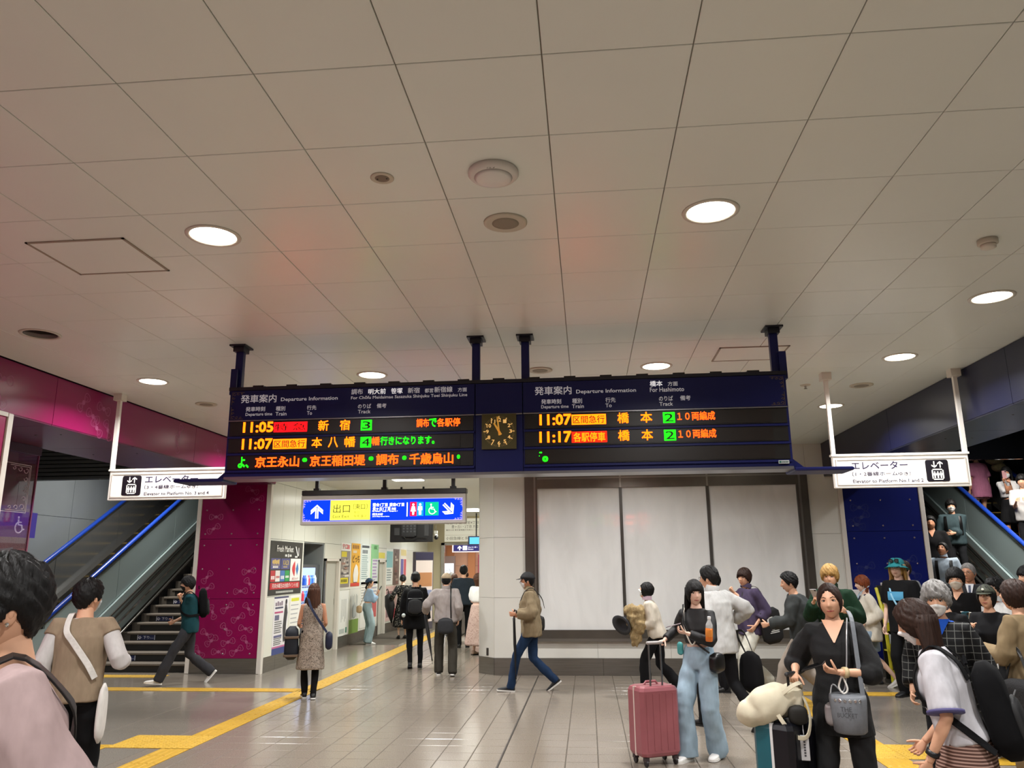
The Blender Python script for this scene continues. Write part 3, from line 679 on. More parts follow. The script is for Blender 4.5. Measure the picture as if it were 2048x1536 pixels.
HL = [('発車案内',-3.042,-2.715,3.188,3.262),('Departure Information',-2.672,-2.156,3.186,3.228),('調布',-2.033,-1.931,3.238,3.287),('明大前',-1.881,-1.725,3.235,3.284),('笹塚',-1.676,-1.575,3.235,3.284),('新宿',-1.526,-1.422,3.235,3.284),('都営',-1.376,-1.301,3.235,3.273),('新宿線',-1.291,-1.132,3.234,3.285),('方面',-1.084,-1.005,3.235,3.271),('For Chōfu Meidaimae Sasazuka Shinjuku Toei Shinjuku Line',-2.034,-1.001,3.186,3.222),
('発車時刻',-2.990,-2.813,3.110,3.152),('種別',-2.713,-2.629,3.110,3.150),('行先',-2.430,-2.345,3.110,3.150),('のりば',-1.969,-1.852,3.110,3.150),('備考',-1.800,-1.715,3.110,3.150),('Departure time',-2.989,-2.745,3.062,3.098),('Train',-2.714,-2.614,3.066,3.098),('To',-2.427,-2.382,3.066,3.098),('Track',-1.967,-1.856,3.066,3.098),
('発車案内',-0.413,-0.098,3.185,3.258),('Departure Information',-0.057,0.450,3.180,3.222),('橋本',0.570,0.675,3.232,3.281),('方面',0.720,0.803,3.232,3.270),('For Hashimoto',0.568,0.853,3.184,3.222),('発車時刻',-0.358,-0.188,3.104,3.146),('種別',-0.093,-0.010,3.104,3.146),('行先',0.190,0.274,3.104,3.146),('のりば',0.640,0.756,3.104,3.146),('備考',0.817,0.902,3.104,3.146),('Departure time',-0.359,-0.126,3.058,3.094),('Train',-0.096,0.004,3.062,3.094),('To',0.188,0.240,3.062,3.094),('Track',0.641,0.753,3.062,3.094)]
for s_, a, b_, z0, z1 in HL: text(s_, m_txtb if s_ in ('橋本', '笹塚', '明大前') else m_txt, db, a, b_, z0, z1, -.0015, bold=.012)
AMB, RED, GRN, ORG = GLOW('ff5406', 4.0), GLOW('ff1206', 4.0), GLOW('16ff10', 2.6), GLOW('ff3c0a', 4.0)
BLK = M('160c06', .6)
def led(s_, a, b_, z0, z1, m, bold=.022): text(s_, m, db, a, b_, z0, z1, -.0015, bold=bold, name='led_lettering')
def ledbox(s_, a, b_, z0, z1, m, inv=True):
    BOX('led_tile', a, b_, -.0012, .0, z0, z1, m, db); p = .012
    text(s_, BLK if inv else AMB, db, a + p, b_ - p, z0 + p, z1 - p, -.002, bold=.01, name='led_lettering')
for r, rows in ((2.92, [('11:05', -3.0, -2.73, AMB), ('新', -2.318, -2.228, AMB), ('宿', -2.124, -2.036, AMB), ('調布', -1.443, -1.335, ORG), ('で', -1.330, -1.268, GRN), ('各駅停', -1.262, -1.062, ORG), ('11:07', -.373, -.11, AMB), ('橋', .286, .378, AMB), ('本', .479, .573, AMB), ('１０両編成', .785, 1.094, ORG)]),
                (2.77, [('11:07', -3.0, -2.73, AMB), ('本', -2.37, -2.28, AMB), ('八', -2.221, -2.137, AMB), ('幡', -2.076, -1.983, AMB), ('幡', -1.833, -1.765, ORG), ('行きになります。', -1.757, -1.285, GRN), ('11:17', -.376, -.112, AMB), ('橋', .286, .378, AMB), ('本', .482, .572, AMB), ('１０両編成', .785, 1.094, ORG)])):
    for s_, a, b_, m in rows:
        big = m is AMB
        led(s_, a, b_, r + (.003 if big else .012), r + (.092 if big else .084), m, .035 if ':' in s_ else .02)
ledbox('特 急', -2.722, -2.420, 2.918, 3.006, GLOW('ff080c', 3.5)); ledbox('区間急行', -2.721, -2.419, 2.768, 2.856, AMB); ledbox('3', -1.936, -1.84, 2.915, 3.006, GRN); ledbox('4', -1.935, -1.841, 2.765, 2.856, GRN)
ledbox('区間急行', -.103, .188, 2.918, 3.006, AMB); ledbox('2', .666, .763, 2.915, 3.006, GRN); ledbox('2', .667, .763, 2.765, 2.856, GRN)
BOX('led_tile', -.105, .191, -.0010, .0, 2.765, 2.858, RED, db); led('各駅停車', -.09, .176, 2.772, 2.850, AMB, .02)
for o_ in list(db.children)[-1:]: o_.location.y = -.0022
for s_, a, b_, m in (('よ', -3.024, -2.965, GRN), ('、', -2.955, -2.93, GRN), ('京王永山', -2.869, -2.477, ORG), ('・', -2.444, -2.407, GRN), ('京王稲田堤', -2.376, -1.89, ORG), ('・', -1.854, -1.818, GRN), ('調布', -1.788, -1.596, ORG), ('・', -1.56, -1.528, GRN), ('千歳烏山', -1.498, -1.12, ORG), ('・', -1.085, -1.062, GRN)):
    if s_ == '・': led(s_, a, b_, 2.652, 2.682, m)
    elif s_ == '、': led(s_, a, b_, 2.611, 2.636, m, .03)
    else: led(s_, a, b_, 2.611, 2.702, m, .03)
led('。', -.353, -.313, 2.612, 2.652, GRN, .04); BOX('led_tile', -.382, -.36, -.0012, 0, 2.682, 2.692, GRN, db); BOX('led_tile', -.385, -.38, -.0012, 0, 2.655, 2.662, GRN, db)
# displays on the rear face
for s_, xa, z, wd, m in (('11:05', -2.865, 2.92, .27, AMB), ('11:07', -2.865, 2.77, .27, AMB), ('11:07', -.24, 2.92, .26, AMB), ('11:17', -.24, 2.77, .26, AMB), ('新宿', -2.1, 2.92, .3, AMB), ('本八幡', -2.2, 2.77, .38, AMB), ('橋本', .43, 2.92, .28, AMB), ('橋本', .43, 2.77, .28, AMB), ('京王永山', -2.67, 2.61, .4, ORG)):
    o_ = text(s_, m, db, 0, wd, z, z + .09, 0, bold=.03, name='led_lettering'); o_.rotation_euler = (PI / 2, 0, PI); o_.location = (-1.45 - xa + wd / 2, .2625, z)
for xa, z, m in ((-2.57, 2.92, GLOW('ff080c', 3.5)), (-2.57, 2.77, AMB), (.04, 2.92, AMB), (.04, 2.77, RED), (-1.89, 2.92, GRN), (-1.89, 2.77, GRN), (.71, 2.92, GRN), (.71, 2.77, GRN)):
    w_ = .05 if m is GRN else .15; BOX('led_tile', -1.45 - xa - w_, -1.45 - xa + w_, .26, .2622, z, z + .09, m, db)
# clock
ck = MB().box(-.873, -.575, -.008, .02, 2.725, 3.028).ob('clock_face', M('4d4720', .5, nz=.1, ns=6), db)
m_dial = M('f0c070', .5, emit=.35); cx, cz = -.724, 2.876
for i in range(60):
    a = 2 * PI * i / 60; L_ = .016 if i % 5 else .02; wd = .0016 if i % 5 else .0034
    b = MB(); b.box(-wd, wd, -.0015, 0, .134 - L_, .134, Matrix.Translation((cx, -.008, cz)) @ Matrix.Rotation(a, 4, 'Y')); b.ob('minute_mark', m_dial if i % 5 == 0 else M('a08a50', .5), ck)
for n in range(1, 13):
    a = 2 * PI * n / 12; tx, tz = cx + .1 * math.sin(a), cz + .1 * math.cos(a); wd = .011 if n < 10 else .018
    text(str(n), m_dial, ck, tx - wd, tx + wd, tz - .015, tz + .015, -.0095, bold=.02, name='numeral')
for a, l0, l1, wd in ((R(-31), -.035, .085, .010), (R(-6), -.035, .128, .008)):
    b = MB(); b.poly([(-wd, l0), (wd, l0), (wd * .7, l1), (-wd * .7, l1)], .003, Matrix.Translation((cx, -.011, cz)) @ Matrix.Rotation(a, 4, 'Y')); b.ob('clock_hand', M('d29a3c', .5, emit=.25), ck)
BOX('maker_plate', 1.578, 1.663, -.008, 0, 2.553, 2.580, M('cfd6d4', .4), db); [BOX('maker_print', 1.605 + .009 * i, 1.611 + .009 * i, -.0095, -.008, 2.561, 2.571, M('3a5a58', .5), db) for i in range(6)]; BOX('maker_mark', 1.584, 1.6, -.0095, -.008, 2.559, 2.574, M('2a6a60', .4), db)
def curl(parent, x, z, sx, sz, m, s=.05, y=-.001, r=.0016, facing='front'):
    def put(pts):
        b = MB(); b.tube(pts, r, 5); o_ = b.ob('scroll_ornament', m, parent)
    for (ax, az, k) in ((.25, .2, 1), (.75, .16, .8), (1.25, .14, .6), (.2, .7, .8), (.16, 1.15, .6)):
        pts = []
        for i in range(16):
            t_ = i / 15 * 3.6 * PI / 2; rr = k * .22 * s * (1 - .75 * i / 15)
            u, v = ax * s + rr * math.cos(t_), az * s + rr * math.sin(t_)
            pts.append((x + sx * u, y, z + sz * v) if facing == 'front' else (y, x + sx * u, z + sz * v))
        put(pts)
    e = [(0, 1.6), (0, 0), (1.6, 0)]
    put([(x + sx * u * s, y, z + sz * v * s) if facing == 'front' else (y, x + sx * u * s, z + sz * v * s) for u, v in e])
for x, z, sx, sz in ((-3.125, 3.285, 1, -1), (-3.125, 3.045, 1, 1), (1.675, 3.285, -1, -1), (1.675, 3.045, -1, 1)): curl(db, x, z, sx, sz, m_gold, .07)

# ================================================================== ELEVATOR SIGNS
def arrow(b, x, z, s_, ang, th=.16, d=.002, y=0):    # simple shaft+barbs arrow
    T = Matrix.Translation((x, y, z)) @ Matrix.Rotation(ang, 4, 'Y')
    b.poly([(-th / 2 * s_, -.5 * s_), (th / 2 * s_, -.5 * s_), (th / 2 * s_, .4 * s_), (-th / 2 * s_, .4 * s_)], d, T)
    for sg in (-1, 1): b.poly([(0, .5 * s_), (0, .5 * s_ - th * 1.5 * s_), (sg * .4 * s_, .1 * s_ - th * .6 * s_), (sg * .4 * s_, .1 * s_ + th * .7 * s_)], d * 1.02, T)
def man(b, x, z, h, d=.002, skirt=False):
    n = 12; b.poly([(x + .1 * h * math.cos(2 * PI * i / n), z + .88 * h + .1 * h * math.sin(2 * PI * i / n)) for i in range(n)], d)
    if skirt: b.poly([(x - .13 * h, z + .74 * h), (x + .13 * h, z + .74 * h), (x + .22 * h, z + .3 * h), (x + .1 * h, z + .3 * h), (x + .07 * h, z), (x - .07 * h, z), (x - .1 * h, z + .3 * h), (x - .22 * h, z + .3 * h)], d)
    else: b.poly([(x - .17 * h, z + .74 * h), (x + .17 * h, z + .74 * h), (x + .19 * h, z + .4 * h), (x + .11 * h, z + .4 * h), (x + .1 * h, z), (x + .015 * h, z), (x, z + .38 * h), (x - .015 * h, z), (x - .1 * h, z), (x - .11 * h, z + .4 * h), (x - .19 * h, z + .4 * h)], d)
def elevator_sign(x0, x1, pole_x, label, lines, icon_x, tx):
    t = thing('elevator_sign', label, 'sign', (0, 8.35, 0)); m = M('e6e0d6', .35, emit=.12); z0, z1 = 2.515, 2.845
    BOX('panel', x0, x1, 0, .05, z0, z1, m, t, .006)
    w_ = .022
    for a in ((x0 + .03, x1 - .03, z1 - .03 - w_ * .5, z1 - .03), (x0 + .03, x1 - .03, z0 + .03, z0 + .03 + w_ * .5), (x0 + .03, x0 + .03 + w_ * .5, z0 + .042, z1 - .042), (x1 - .03 - w_ * .5, x1 - .03, z0 + .042, z1 - .042)): BOX('moulding', a[0], a[1], -.008, 0, a[2], a[3], M('d8d0c6', .4), t)
    BOX('top_rail', x0 - .01, x1 + .01, -.012, .06, z1, z1 + .022, M('e9e4da', .35), t)
    for px in pole_x:
        p = BOX('pole', px - .02, px + .02, .005, .045, z1, 3.74, M('e6e0d8', .35), t); BOX('ceiling_socket', px - .05, px + .05, -.03, .08, 3.67, 3.75, M('ddd6ca', .4), p)
    iz0, iz1 = 2.565, 2.79; s_ = iz1 - iz0; c = .02; dk = M('17131a', .4); wh = M('f2efe8', .4)
    b = MB(); b.poly([(icon_x + c, iz0), (icon_x + s_ - c, iz0), (icon_x + s_ - c * .3, iz0 + c * .3), (icon_x + s_, iz0 + c), (icon_x + s_, iz1 - c), (icon_x + s_ - c * .3, iz1 - c * .3), (icon_x + s_ - c, iz1), (icon_x + c, iz1), (icon_x + c * .3, iz1 - c * .3), (icon_x, iz1 - c), (icon_x, iz0 + c), (icon_x + c * .3, iz0 + c * .3)], .004); ic = b.ob('lift_icon', dk, t)
    b = MB(); bx = icon_x + s_ * .24; bw = s_ * .52; bz = iz0 + s_ * .08; bh = s_ * .5
    for a in ((bx, bx + bw, bz, bz + .012), (bx, bx + bw, bz + bh - .012, bz + bh), (bx, bx + .012, bz, bz + bh), (bx + bw - .012, bx + bw, bz, bz + bh)): b.box(a[0], a[1], -.006, -.004, a[2], a[3])
    bb = MB()
    for i in range(3): man(bb, bx + bw * (.24 + .26 * i), bz + .018, bh - .042, .0064)
    b.add(bb.v, bb.f); arrow(b, icon_x + s_ * .38, iz0 + s_ * .78, s_ * .3, PI, d=.006); arrow(b, icon_x + s_ * .64, iz0 + s_ * .78, s_ * .3, 0, d=.006)
    b.ob('lift_symbol', wh, ic)
    pu = M('2c2440', .5)
    for s2, a, b_, q0, q1 in lines: text(s2, pu, t, tx + a, tx + b_, q0, q1, -.001, bold=.022 if q1 - q0 > .05 else .014)
elevator_sign(-5.40, -4.02, (-5.39,), 'white hanging elevator sign for platforms 3 and 4 at left', [('エレベーター', 0, .62, 2.705, 2.785), ('〔3・4番線ホーム', 0, .49, 2.635, 2.68), ('ゆき〕', .50, .625, 2.635, 2.672), ('Elevator to Platform No. 3 and 4', 0, .76, 2.565, 2.60)], -5.235, -4.965)
elevator_sign(2.58, 3.935, (2.60, 3.92), 'white hanging elevator sign for platforms 1 and 2 at right', [('エレベーター', 0, .56, 2.705, 2.785), ('〔1・2番線ホーム', 0, .45, 2.635, 2.68), ('ゆき〕', .46, .58, 2.635, 2.672), ('Elevator to Platform No.1 and 2', 0, .70, 2.565, 2.60)], 3.50, 2.765)

# ================================================================== EXIT SIGN
es = thing('exit_sign', 'blue and yellow illuminated East Exit sign hanging on three black rods', 'sign', (0, 13.2, 0))
BOX('case', -4.95, -2.05, .0, .16, 2.475, 2.985, M('b9b3aa', .35), es, .01); BOX('top_rail', -4.94, -2.045, -.02, .18, 2.985, 3.07, M('24221f', .35), es, .006)
for x in (-4.70, -3.49, -2.28):
    p = BOX('hanger', x - .03, x + .03, .05, .11, 3.06, 3.76, m_black, es); BOX('clamp', x - .05, x + .05, .03, .13, 3.07, 3.11, m_black, p)
BLU = GLOW('0a32e0', 1.25); YEL = GLOW('f2ec4a', 1.1); WHT = GLOW('ffffff', 1.5); DY = M('3a3a08', .6)
BOX('face', -4.905, -2.105, -.004, 0, 2.535, 2.905, BLU, es); BOX('yellow_field', -4.42, -3.71, -.007, -.004, 2.553, 2.895, YEL, es)
for z in (2.533, 2.9): BOX('edge_line', -4.905, -2.105, -.006, -.004, z, z + .006, GLOW('b9a8f2', 1.2), es)
for s_, a, b_, z0, z1 in [('出口',-4.367,-4.070,2.678,2.823),('East Exit',-4.369,-4.080,2.593,2.640),('〔東口〕',-4.010,-3.764,2.735,2.830),('东口',-3.995,-3.907,2.663,2.702),('동쪽 출구',-3.997,-3.774,2.596,2.640)]: text(s_, DY, es, a, b_, z0, z1, -.0085, bold=-.005 if s_ == '出口' else 0)
for s_, a, b_, z0, z1 in [('落合1丁目',-3.669,-3.410,2.778,2.835),('愛宕4丁目',-3.374,-3.120,2.777,2.834),('豊ヶ丘1丁目',-3.667,-3.360,2.711,2.770),('方面',-3.340,-3.261,2.715,2.757),('For Ochiai 1  Atago 4  Toyogaoka 1',-3.672,-3.233,2.683,2.706),('縄文の村',-3.670,-3.489,2.625,2.666),('Jōmon Village Historic Garden',-3.669,-3.372,2.597,2.615)]: text(s_, WHT, es, a, b_, z0, z1, -.0055, bold=.03)
BOX('separator', -3.072, -3.055, -.006, -.004, 2.602, 2.839, WHT, es)
def double_arrow(parent, x, z, s_, ang, m, y=-.0045, d=.002, rz=0):
    b = MB(); T = Matrix.Translation((x, y, z)) @ Matrix.Rotation(rz, 4, 'Z') @ Matrix.Rotation(ang, 4, 'Y')
    for sg in (-1, 1):
        b.poly([(sg * .03 * s_, -.5 * s_), (sg * .12 * s_, -.5 * s_), (sg * .12 * s_, .18 * s_), (sg * .03 * s_, .27 * s_)], d, T)
        b.poly([(0, .5 * s_), (0, .37 * s_), (sg * .46 * s_, -.02 * s_), (sg * .46 * s_, .11 * s_)], d, T)
        b.poly([(sg * .03 * s_, .30 * s_), (sg * .03 * s_, .16 * s_), (sg * .46 * s_, -.20 * s_), (sg * .46 * s_, -.07 * s_)], d, T)
    return b.ob('double_arrow', m, parent)
double_arrow(es, -4.656, 2.705, .235, 0, WHT); double_arrow(es, -2.345, 2.72, .235, R(135), WHT)
BOX('women_tile', -3.015, -2.897, -.0055, -.004, 2.606, 2.845, GLOW('e8183c', 1.3), es); BOX('men_tile', -2.897, -2.778, -.0055, -.004, 2.606, 2.845, GLOW('1888e8', 1.2), es)
b = MB(); man(b, -2.957, 2.625, .2, .002, True); man(b, -2.838, 2.625, .2, .002); b.ob('restroom_symbols', WHT, es, (0, -.0055, 0))
wt = BOX('wheelchair_tile', -2.748, -2.516, -.0055, -.004, 2.612, 2.840, GLOW('0ca878', 1.25), es)
def wheelchair(parent, x, z, s_, m, y, rz=0):
    b = MB(); pts = [(x + s_ * (.02 + .28 * math.cos(a)), y, z + s_ * (-.14 + .28 * math.sin(a))) for a in [R(110 + 12 * i) for i in range(21)]]; b.tube(pts, .035 * s_, 6)
    b.ell((x - .08 * s_, y, z + .38 * s_), (.07 * s_, .02 * s_, .07 * s_), 10, 6); b.tube([(x - .08 * s_, y, z + .28 * s_), (x - .05 * s_, y, z + .0 * s_), (x + .2 * s_, y, z - .02 * s_), (x + .3 * s_, y, z - .26 * s_), (x + .4 * s_, y, z - .22 * s_)], .042 * s_, 6); b.tube([(x - .06 * s_, y, z + .14 * s_), (x + .16 * s_, y, z + .13 * s_)], .032 * s_, 6)
    return b.ob('wheelchair_symbol', m, parent)
wheelchair(wt, -2.632, 2.722, .2, WHT, -.006)
m_lav = GLOW('b8a6f5', 1.2)
for x, z, sx, sz in ((-4.9, 2.9, 1, -1), (-4.9, 2.54, 1, 1), (-2.11, 2.9, -1, -1), (-2.11, 2.54, -1, 1)): curl(es, x, z, sx, sz, m_lav, .09, -.006, .003)

# hanging monitor seen from the back
mo = thing('hanging_monitor', 'black monitor with cables hanging below the exit sign, seen from behind', 'monitor', (0, 17, 0))
BOX('housing', -4.32, -3.37, 0, .12, 2.29, 2.72, m_black, mo, .01); BOX('bracket_plate', -4.05, -3.72, -.05, 0, 2.42, 2.70, M('1a1a1b', .4), mo); BOX('vent_block', -4.22, -4.1, -.012, 0, 2.44, 2.6, M('2b2b2c', .5), mo); BOX('vent_block', -3.55, -3.45, -.012, 0, 2.42, 2.66, M('232324', .5), mo)
BOX('arm', -4.02, -3.75, -.07, -.05, 2.40, 2.43, M('333334', .3, .6), mo); b = MB(); b.tube([(-4.0, -.06, 2.42), (-3.95, -.09, 2.36), (-3.8, -.08, 2.35), (-3.7, -.06, 2.4), (-3.5, -.04, 2.37)], .008, 6); b.ob('cable', m_black, mo)
for x in (-4.1, -3.6): BOX('hanger', x - .02, x + .02, .04, .08, 2.72, 3.5, m_black, mo)
for i in range(4):
    for j in range(3): BOX('socket', -4.02 + .08 * i, -3.98 + .08 * i, -.056, -.05, 2.5 + .06 * j, 2.535 + .06 * j, M('3f4042', .4), mo)

# camera and information board on the end wall
t = thing('security_camera', 'small white and black camera hanging near the end wall board', 'camera', (-4.75, 24.5, 0)); BOX('rod', -.008, .008, -.008, .008, 2.85, 3.5, m_steel2, t); BOX('mount', -.05, .05, -.05, .05, 2.78, 2.87, M('d8d6ce', .4), t); MB().ell((0.02, -.05, 2.66), (.07, .09, .07)).ob('lens_dome', m_black, t, smooth=True); MB().ell((0, 0, 2.72), (.07, .09, .06)).ob('body', M('dad8d0', .4), t, smooth=True)
ib = thing('direction_board', 'pale lit direction board with grey Japanese lines above the shop entrance', 'sign', (0, 27.4, 0))
BOX('panel', -5.0, -3.7, 0, .08, 2.62, 3.42, M('ece9d8', .5, emit=.25), ib); BOX('side_strip', -3.7, -3.6, 0, .08, 2.9, 3.42, GLOW('f0e640', 1.0), ib)
gt = M('6d6a60', .6)
for s_, a, b_, z0, z1 in (('落合1丁目', -4.95, -4.4, 3.22, 3.33), ('愛宕4丁目', -4.3, -3.8, 3.22, 3.33), ('豊ヶ丘1・2丁目 方面', -4.75, -3.8, 3.08, 3.19), ('縄文の村 東京都埋蔵文化財センター', -4.95, -3.78, 2.99, 3.05), ('小田急線と多摩モノ', -4.95, -3.78, 2.68, 2.79)): text(s_, gt, ib, a, b_, z0, z1, -.002)
BOX('rule', -4.97, -3.75, -.002, 0, 2.84, 2.845, gt, ib)
# shop signs
t = thing('shop_sign', 'dark blue lit sign with white arrow inside the bright shop entrance', 'sign', (0, 29, 0)); BOX('case', -5.0, -3.3, 0, .12, 2.28, 2.62, M('e8e4ea', .4, emit=.4), t); BOX('face', -4.95, -3.3, -.004, 0, 2.32, 2.55, M('2a2a66', .4, emit=.5), t); double_arrow(t, -4.72, 2.435, .16, 0, WHT, -.005); BOX('icon', -4.6, -4.44, -.006, -.004, 2.36, 2.51, WHT, t); text('エレベーター', WHT, t, -4.4, -4.05, 2.43, 2.49, -.006); text('Elevator', WHT, t, -4.4, -4.2, 2.37, 2.41, -.006)
t = thing('shop_screen', 'small blue hanging screen at the right of the shop sign', 'screen', (0, 26, 0)); BOX('hanger', -3.7, -3.66, .03, .07, 2.75, 3.5, m_black, t); BOX('case', -3.95, -3.4, 0, .1, 2.45, 2.75, M('1d2440', .4), t); BOX('picture', -3.9, -3.4, -.003, 0, 2.49, 2.71, GLOW('5ab0e0', 1.2), t)
t = thing('wall_sign', 'dark red lift sign on the pink shop wall', 'sign', (0, 32.8, 0)); BOX('panel', -4.55, -4.1, 0, .05, 1.5, 2.25, M('8c1840', .4, emit=.3), t); b = MB()
for a in ((-4.46, -4.19, 1.85, 1.88), (-4.46, -4.19, 2.14, 2.17), (-4.46, -4.43, 1.85, 2.17), (-4.22, -4.19, 1.85, 2.17)): b.box(a[0], a[1], -.003, 0, a[2], a[3])
man(b, -4.325, 1.89, .24, .003); b.ob('lift_symbol', WHT, t); text('エレベーター', WHT, t, -4.5, -4.15, 1.7, 1.77, -.003)
t = thing('wall_screen', 'upright white display on the pink shop wall', 'screen', (0, 32.6, 0)); BOX('case', -6.0, -5.5, 0, .15, .6, 2.2, M('9a8f8c', .4), t); BOX('picture', -5.95, -5.55, -.004, 0, .9, 1.9, GLOW('f4f8ff', 1.2), t); b = MB(); b.tube([(-5.85, -.006, 1.6), (-5.75, -.006, 1.7), (-5.65, -.006, 1.5)], .012, 6); b.ob('graph_line', M('8899aa', .5), t)

# ================================================================== POSTERS on the corridor wall
def poster(label, y0, y1, z0, z1, bg, cat='poster'):
    t = thing('poster', label, cat, (XW, 0, 0)); BOX('sheet', .001, .006, y0, y1, z0, z1, M(bg, .35), t); return t
_pk = [0]
def pr(t, y0, y1, z0, z1, c, emit=0, k=0):
    _pk[0] = (_pk[0] + 1) % 24 if t is not _pk[-1] else _pk[0] + 1
    if t is not _pk[-1]: _pk[:] = [0, t]
    return BOX('print_block', .006, .0068 + .00012 * _pk[0], y0, y1, z0, z1, M(c, .4, emit=emit), t)
def pt(t, s_, y0, y1, z0, z1, c='30302e', k=0): return text(s_, M(c, .5), t, y0, y1, z0, z1, .0156 + .0004 * k, 'left', bold=.01)
def lines(t, y0, y1, z0, z1, n, c='77797a', gap=.5, jit=True):
    h_ = (z1 - z0) / n
    for i in range(n): pr(t, y0, y1 - (random.random() * .3 * (y1 - y0) if jit else 0), z1 - h_ * (i + gap), z1 - h_ * i, c)
fm = poster('large dark glossy Fresh Market poster with coloured shop logos beside the vending machine', 13.60, 15.2, 1.28, 2.24, '2d2c2b')
pt(fm, 'Fresh Market', 13.88, 14.68, 2.05, 2.16, 'eeeeea'); pr(fm, 14.3, 14.4, 1.965, 2.005, 'e0e0dc'); pr(fm, 14.44, 14.49, 1.955, 2.015, 'e0e0dc'); pr(fm, 14.52, 14.62, 1.965, 2.005, 'e0e0dc'); b = MB()
for q in ([(14.78, 2.16), (14.83, 2.16), (14.98, 1.95), (14.93, 1.95)], [(14.78, 1.95), (14.98, 1.95), (14.98, 1.98), (14.78, 1.98)], [(14.95, 1.95), (14.98, 1.95), (14.98, 2.14), (14.95, 2.14)]): b.add([(.0152, y, z) for y, z in q], [(0, 1, 2, 3)])
b.ob('down_arrow', M('f0f0ee', .4), fm)
pr(fm, 13.66, 14.1, 1.74, 1.93, '55568f'); [pr(fm, 13.72 + .055 * i, 13.765 + .055 * i, 1.835 - .008 * (i % 2), 1.895 + .008 * (i % 3), 'd8b860') for i in range(6)]; pr(fm, 13.70, 14.06, 1.808, 1.814, 'd8b860'); [pr(fm, 13.75 + .05 * i, 13.79 + .05 * i, 1.76, 1.795, 'e6e2d6') for i in range(5)]
pr(fm, 14.13, 14.55, 1.74, 1.93, '54568c'); pt(fm, 'KALDI', 14.2, 14.48, 1.81, 1.90, 'd8c070', 1); [pr(fm, 14.24 + .04 * i, 14.268 + .04 * i, 1.768, 1.788, 'd8c070') for i in range(5)]
for i, c in enumerate(('c03a40', 'e6e0dc', '4a78b8', '2e9a50')): pr(fm, 13.66 + .225 * i, 13.87 + .225 * i, 1.52, 1.715, c); [pr(fm, 13.69 + .225 * i + .042 * q, 13.72 + .225 * i + .042 * q, 1.56 + .02 * (i % 2), 1.62, 'f0ecea' if i != 1 else 'c03a40') for q in range(4)]
pr(fm, 14.58, 15.1, 1.52, 1.93, 'f0efec')
b = MB(); n = 14; o_ = [(14.72 + .08 - .13 * math.sin(PI * i / n), 1.60 + .29 * i / n) for i in range(n + 1)]; b.add([(.0152, y, z) for y, z in o_] + [(.0152, 14.83, 1.75)], [tuple(range(n + 2))]); b.ob('red_arc', M('d23a40', .4), fm)
b = MB(); b.add([(.0152, 14.86, 1.74), (.0152, 14.94, 1.62), (.0152, 15.0, 1.74), (.0152, 14.94, 1.86)], [(0, 1, 2, 3)]); b.ob('blue_diamond', M('3a78b8', .4), fm)
pt(fm, '京王ストア', 14.68, 15.0, 1.535, 1.58, 'b03038', 1)
pr(fm, 13.66, 15.1, 1.385, 1.50, 'c8232e'); pt(fm, '月末水曜日は全館ポイント5倍', 13.74, 15.02, 1.405, 1.485, 'f4efec', 1); [pr(fm, 13.95 + .06 * i, 13.995 + .06 * i, 1.315, 1.35, 'b8b8b4') for i in range(14)]
p = poster('narrow white salon poster with a dark standing figure below the Fresh Market poster', 13.92, 14.6, .25, 1.25, 'e9e6ea')
pr(p, 13.92, 14.6, .25, .36, '3b4a86'); pr(p, 13.92, 14.6, .36, .39, 'c26a9a'); pr(p, 13.92, 14.6, 1.22, 1.25, '40406a'); [pr(p, 13.98 + .09 * i, 14.05 + .09 * i, 1.09, 1.15 + .02 * (i % 2), '8a7a8a') for i in range(4)]; pr(p, 13.98, 14.35, 1.04, 1.07, '4a4c66'); pr(p, 13.96, 14.35, .96, .99, 'b84878'); pr(p, 13.98, 14.18, .84, .93, '6b6c88'); lines(p, 13.98, 14.34, .6, .82, 6); pr(p, 13.98, 14.34, .54, .58, '6a6c90'); lines(p, 13.98, 14.34, .4, .53, 4)
b = MB(); b.add([(.0152, y, z) for y, z in ((14.42, .45), (14.50, .45), (14.52, .8), (14.56, .95), (14.5, 1.1), (14.44, 1.1), (14.40, .9), (14.38, .7))], [tuple(range(8))]); b.ob('figure_print', M('3c3a3e', .5), p); b = MB(); b.add([(.0152, 14.48 + .04 * math.cos(i * .6), 1.15 + .05 * math.sin(i * .6)) for i in range(10)], [tuple(range(10))]); b.ob('figure_print', M('2a2a2e', .5), p)
p = poster('white notice with a yellow headline beside the narrow salon poster', 14.68, 15.2, .42, 1.25, 'eceae6'); pr(p, 14.74, 15.14, 1.14, 1.2, 'd8d83a'); lines(p, 14.74, 15.14, .6, 1.08, 6, 'b0b0b4', .25)
p = poster('magazine style poster with red masthead and yellow tags', 17.66, 18.37, 1.32, 2.31, 'efeeea'); pt(p, 'テロ', 17.72, 18.12, 2.18, 2.29, 'd02a30'); [pr(p, 18.15 + .09 * i, 18.21 + .09 * i, 2.18, 2.28, 'd02a30') for i in range(2)]; pr(p, 17.66, 18.37, 1.32, 2.14, '8d857f'); pr(p, 17.7, 18.1, 2.0, 2.12, 'dcc92c', k=1); pr(p, 17.68, 18.25, 1.4, 1.53, 'e2d21e', k=1); [pr(p, 17.74 + .09 * i, 17.80 + .09 * i, 1.43, 1.495, '3a3a20') for i in range(5)]
for i in range(16): pr(p, 17.68 + random.random() * .5, 17.85 + random.random() * .5, 1.55 + .025 * i, 1.6 + .025 * i, random.choice(['6b6058', 'b8b0a8', '4c4a4c', 'a07868', 'd6d0ca']), k=1)
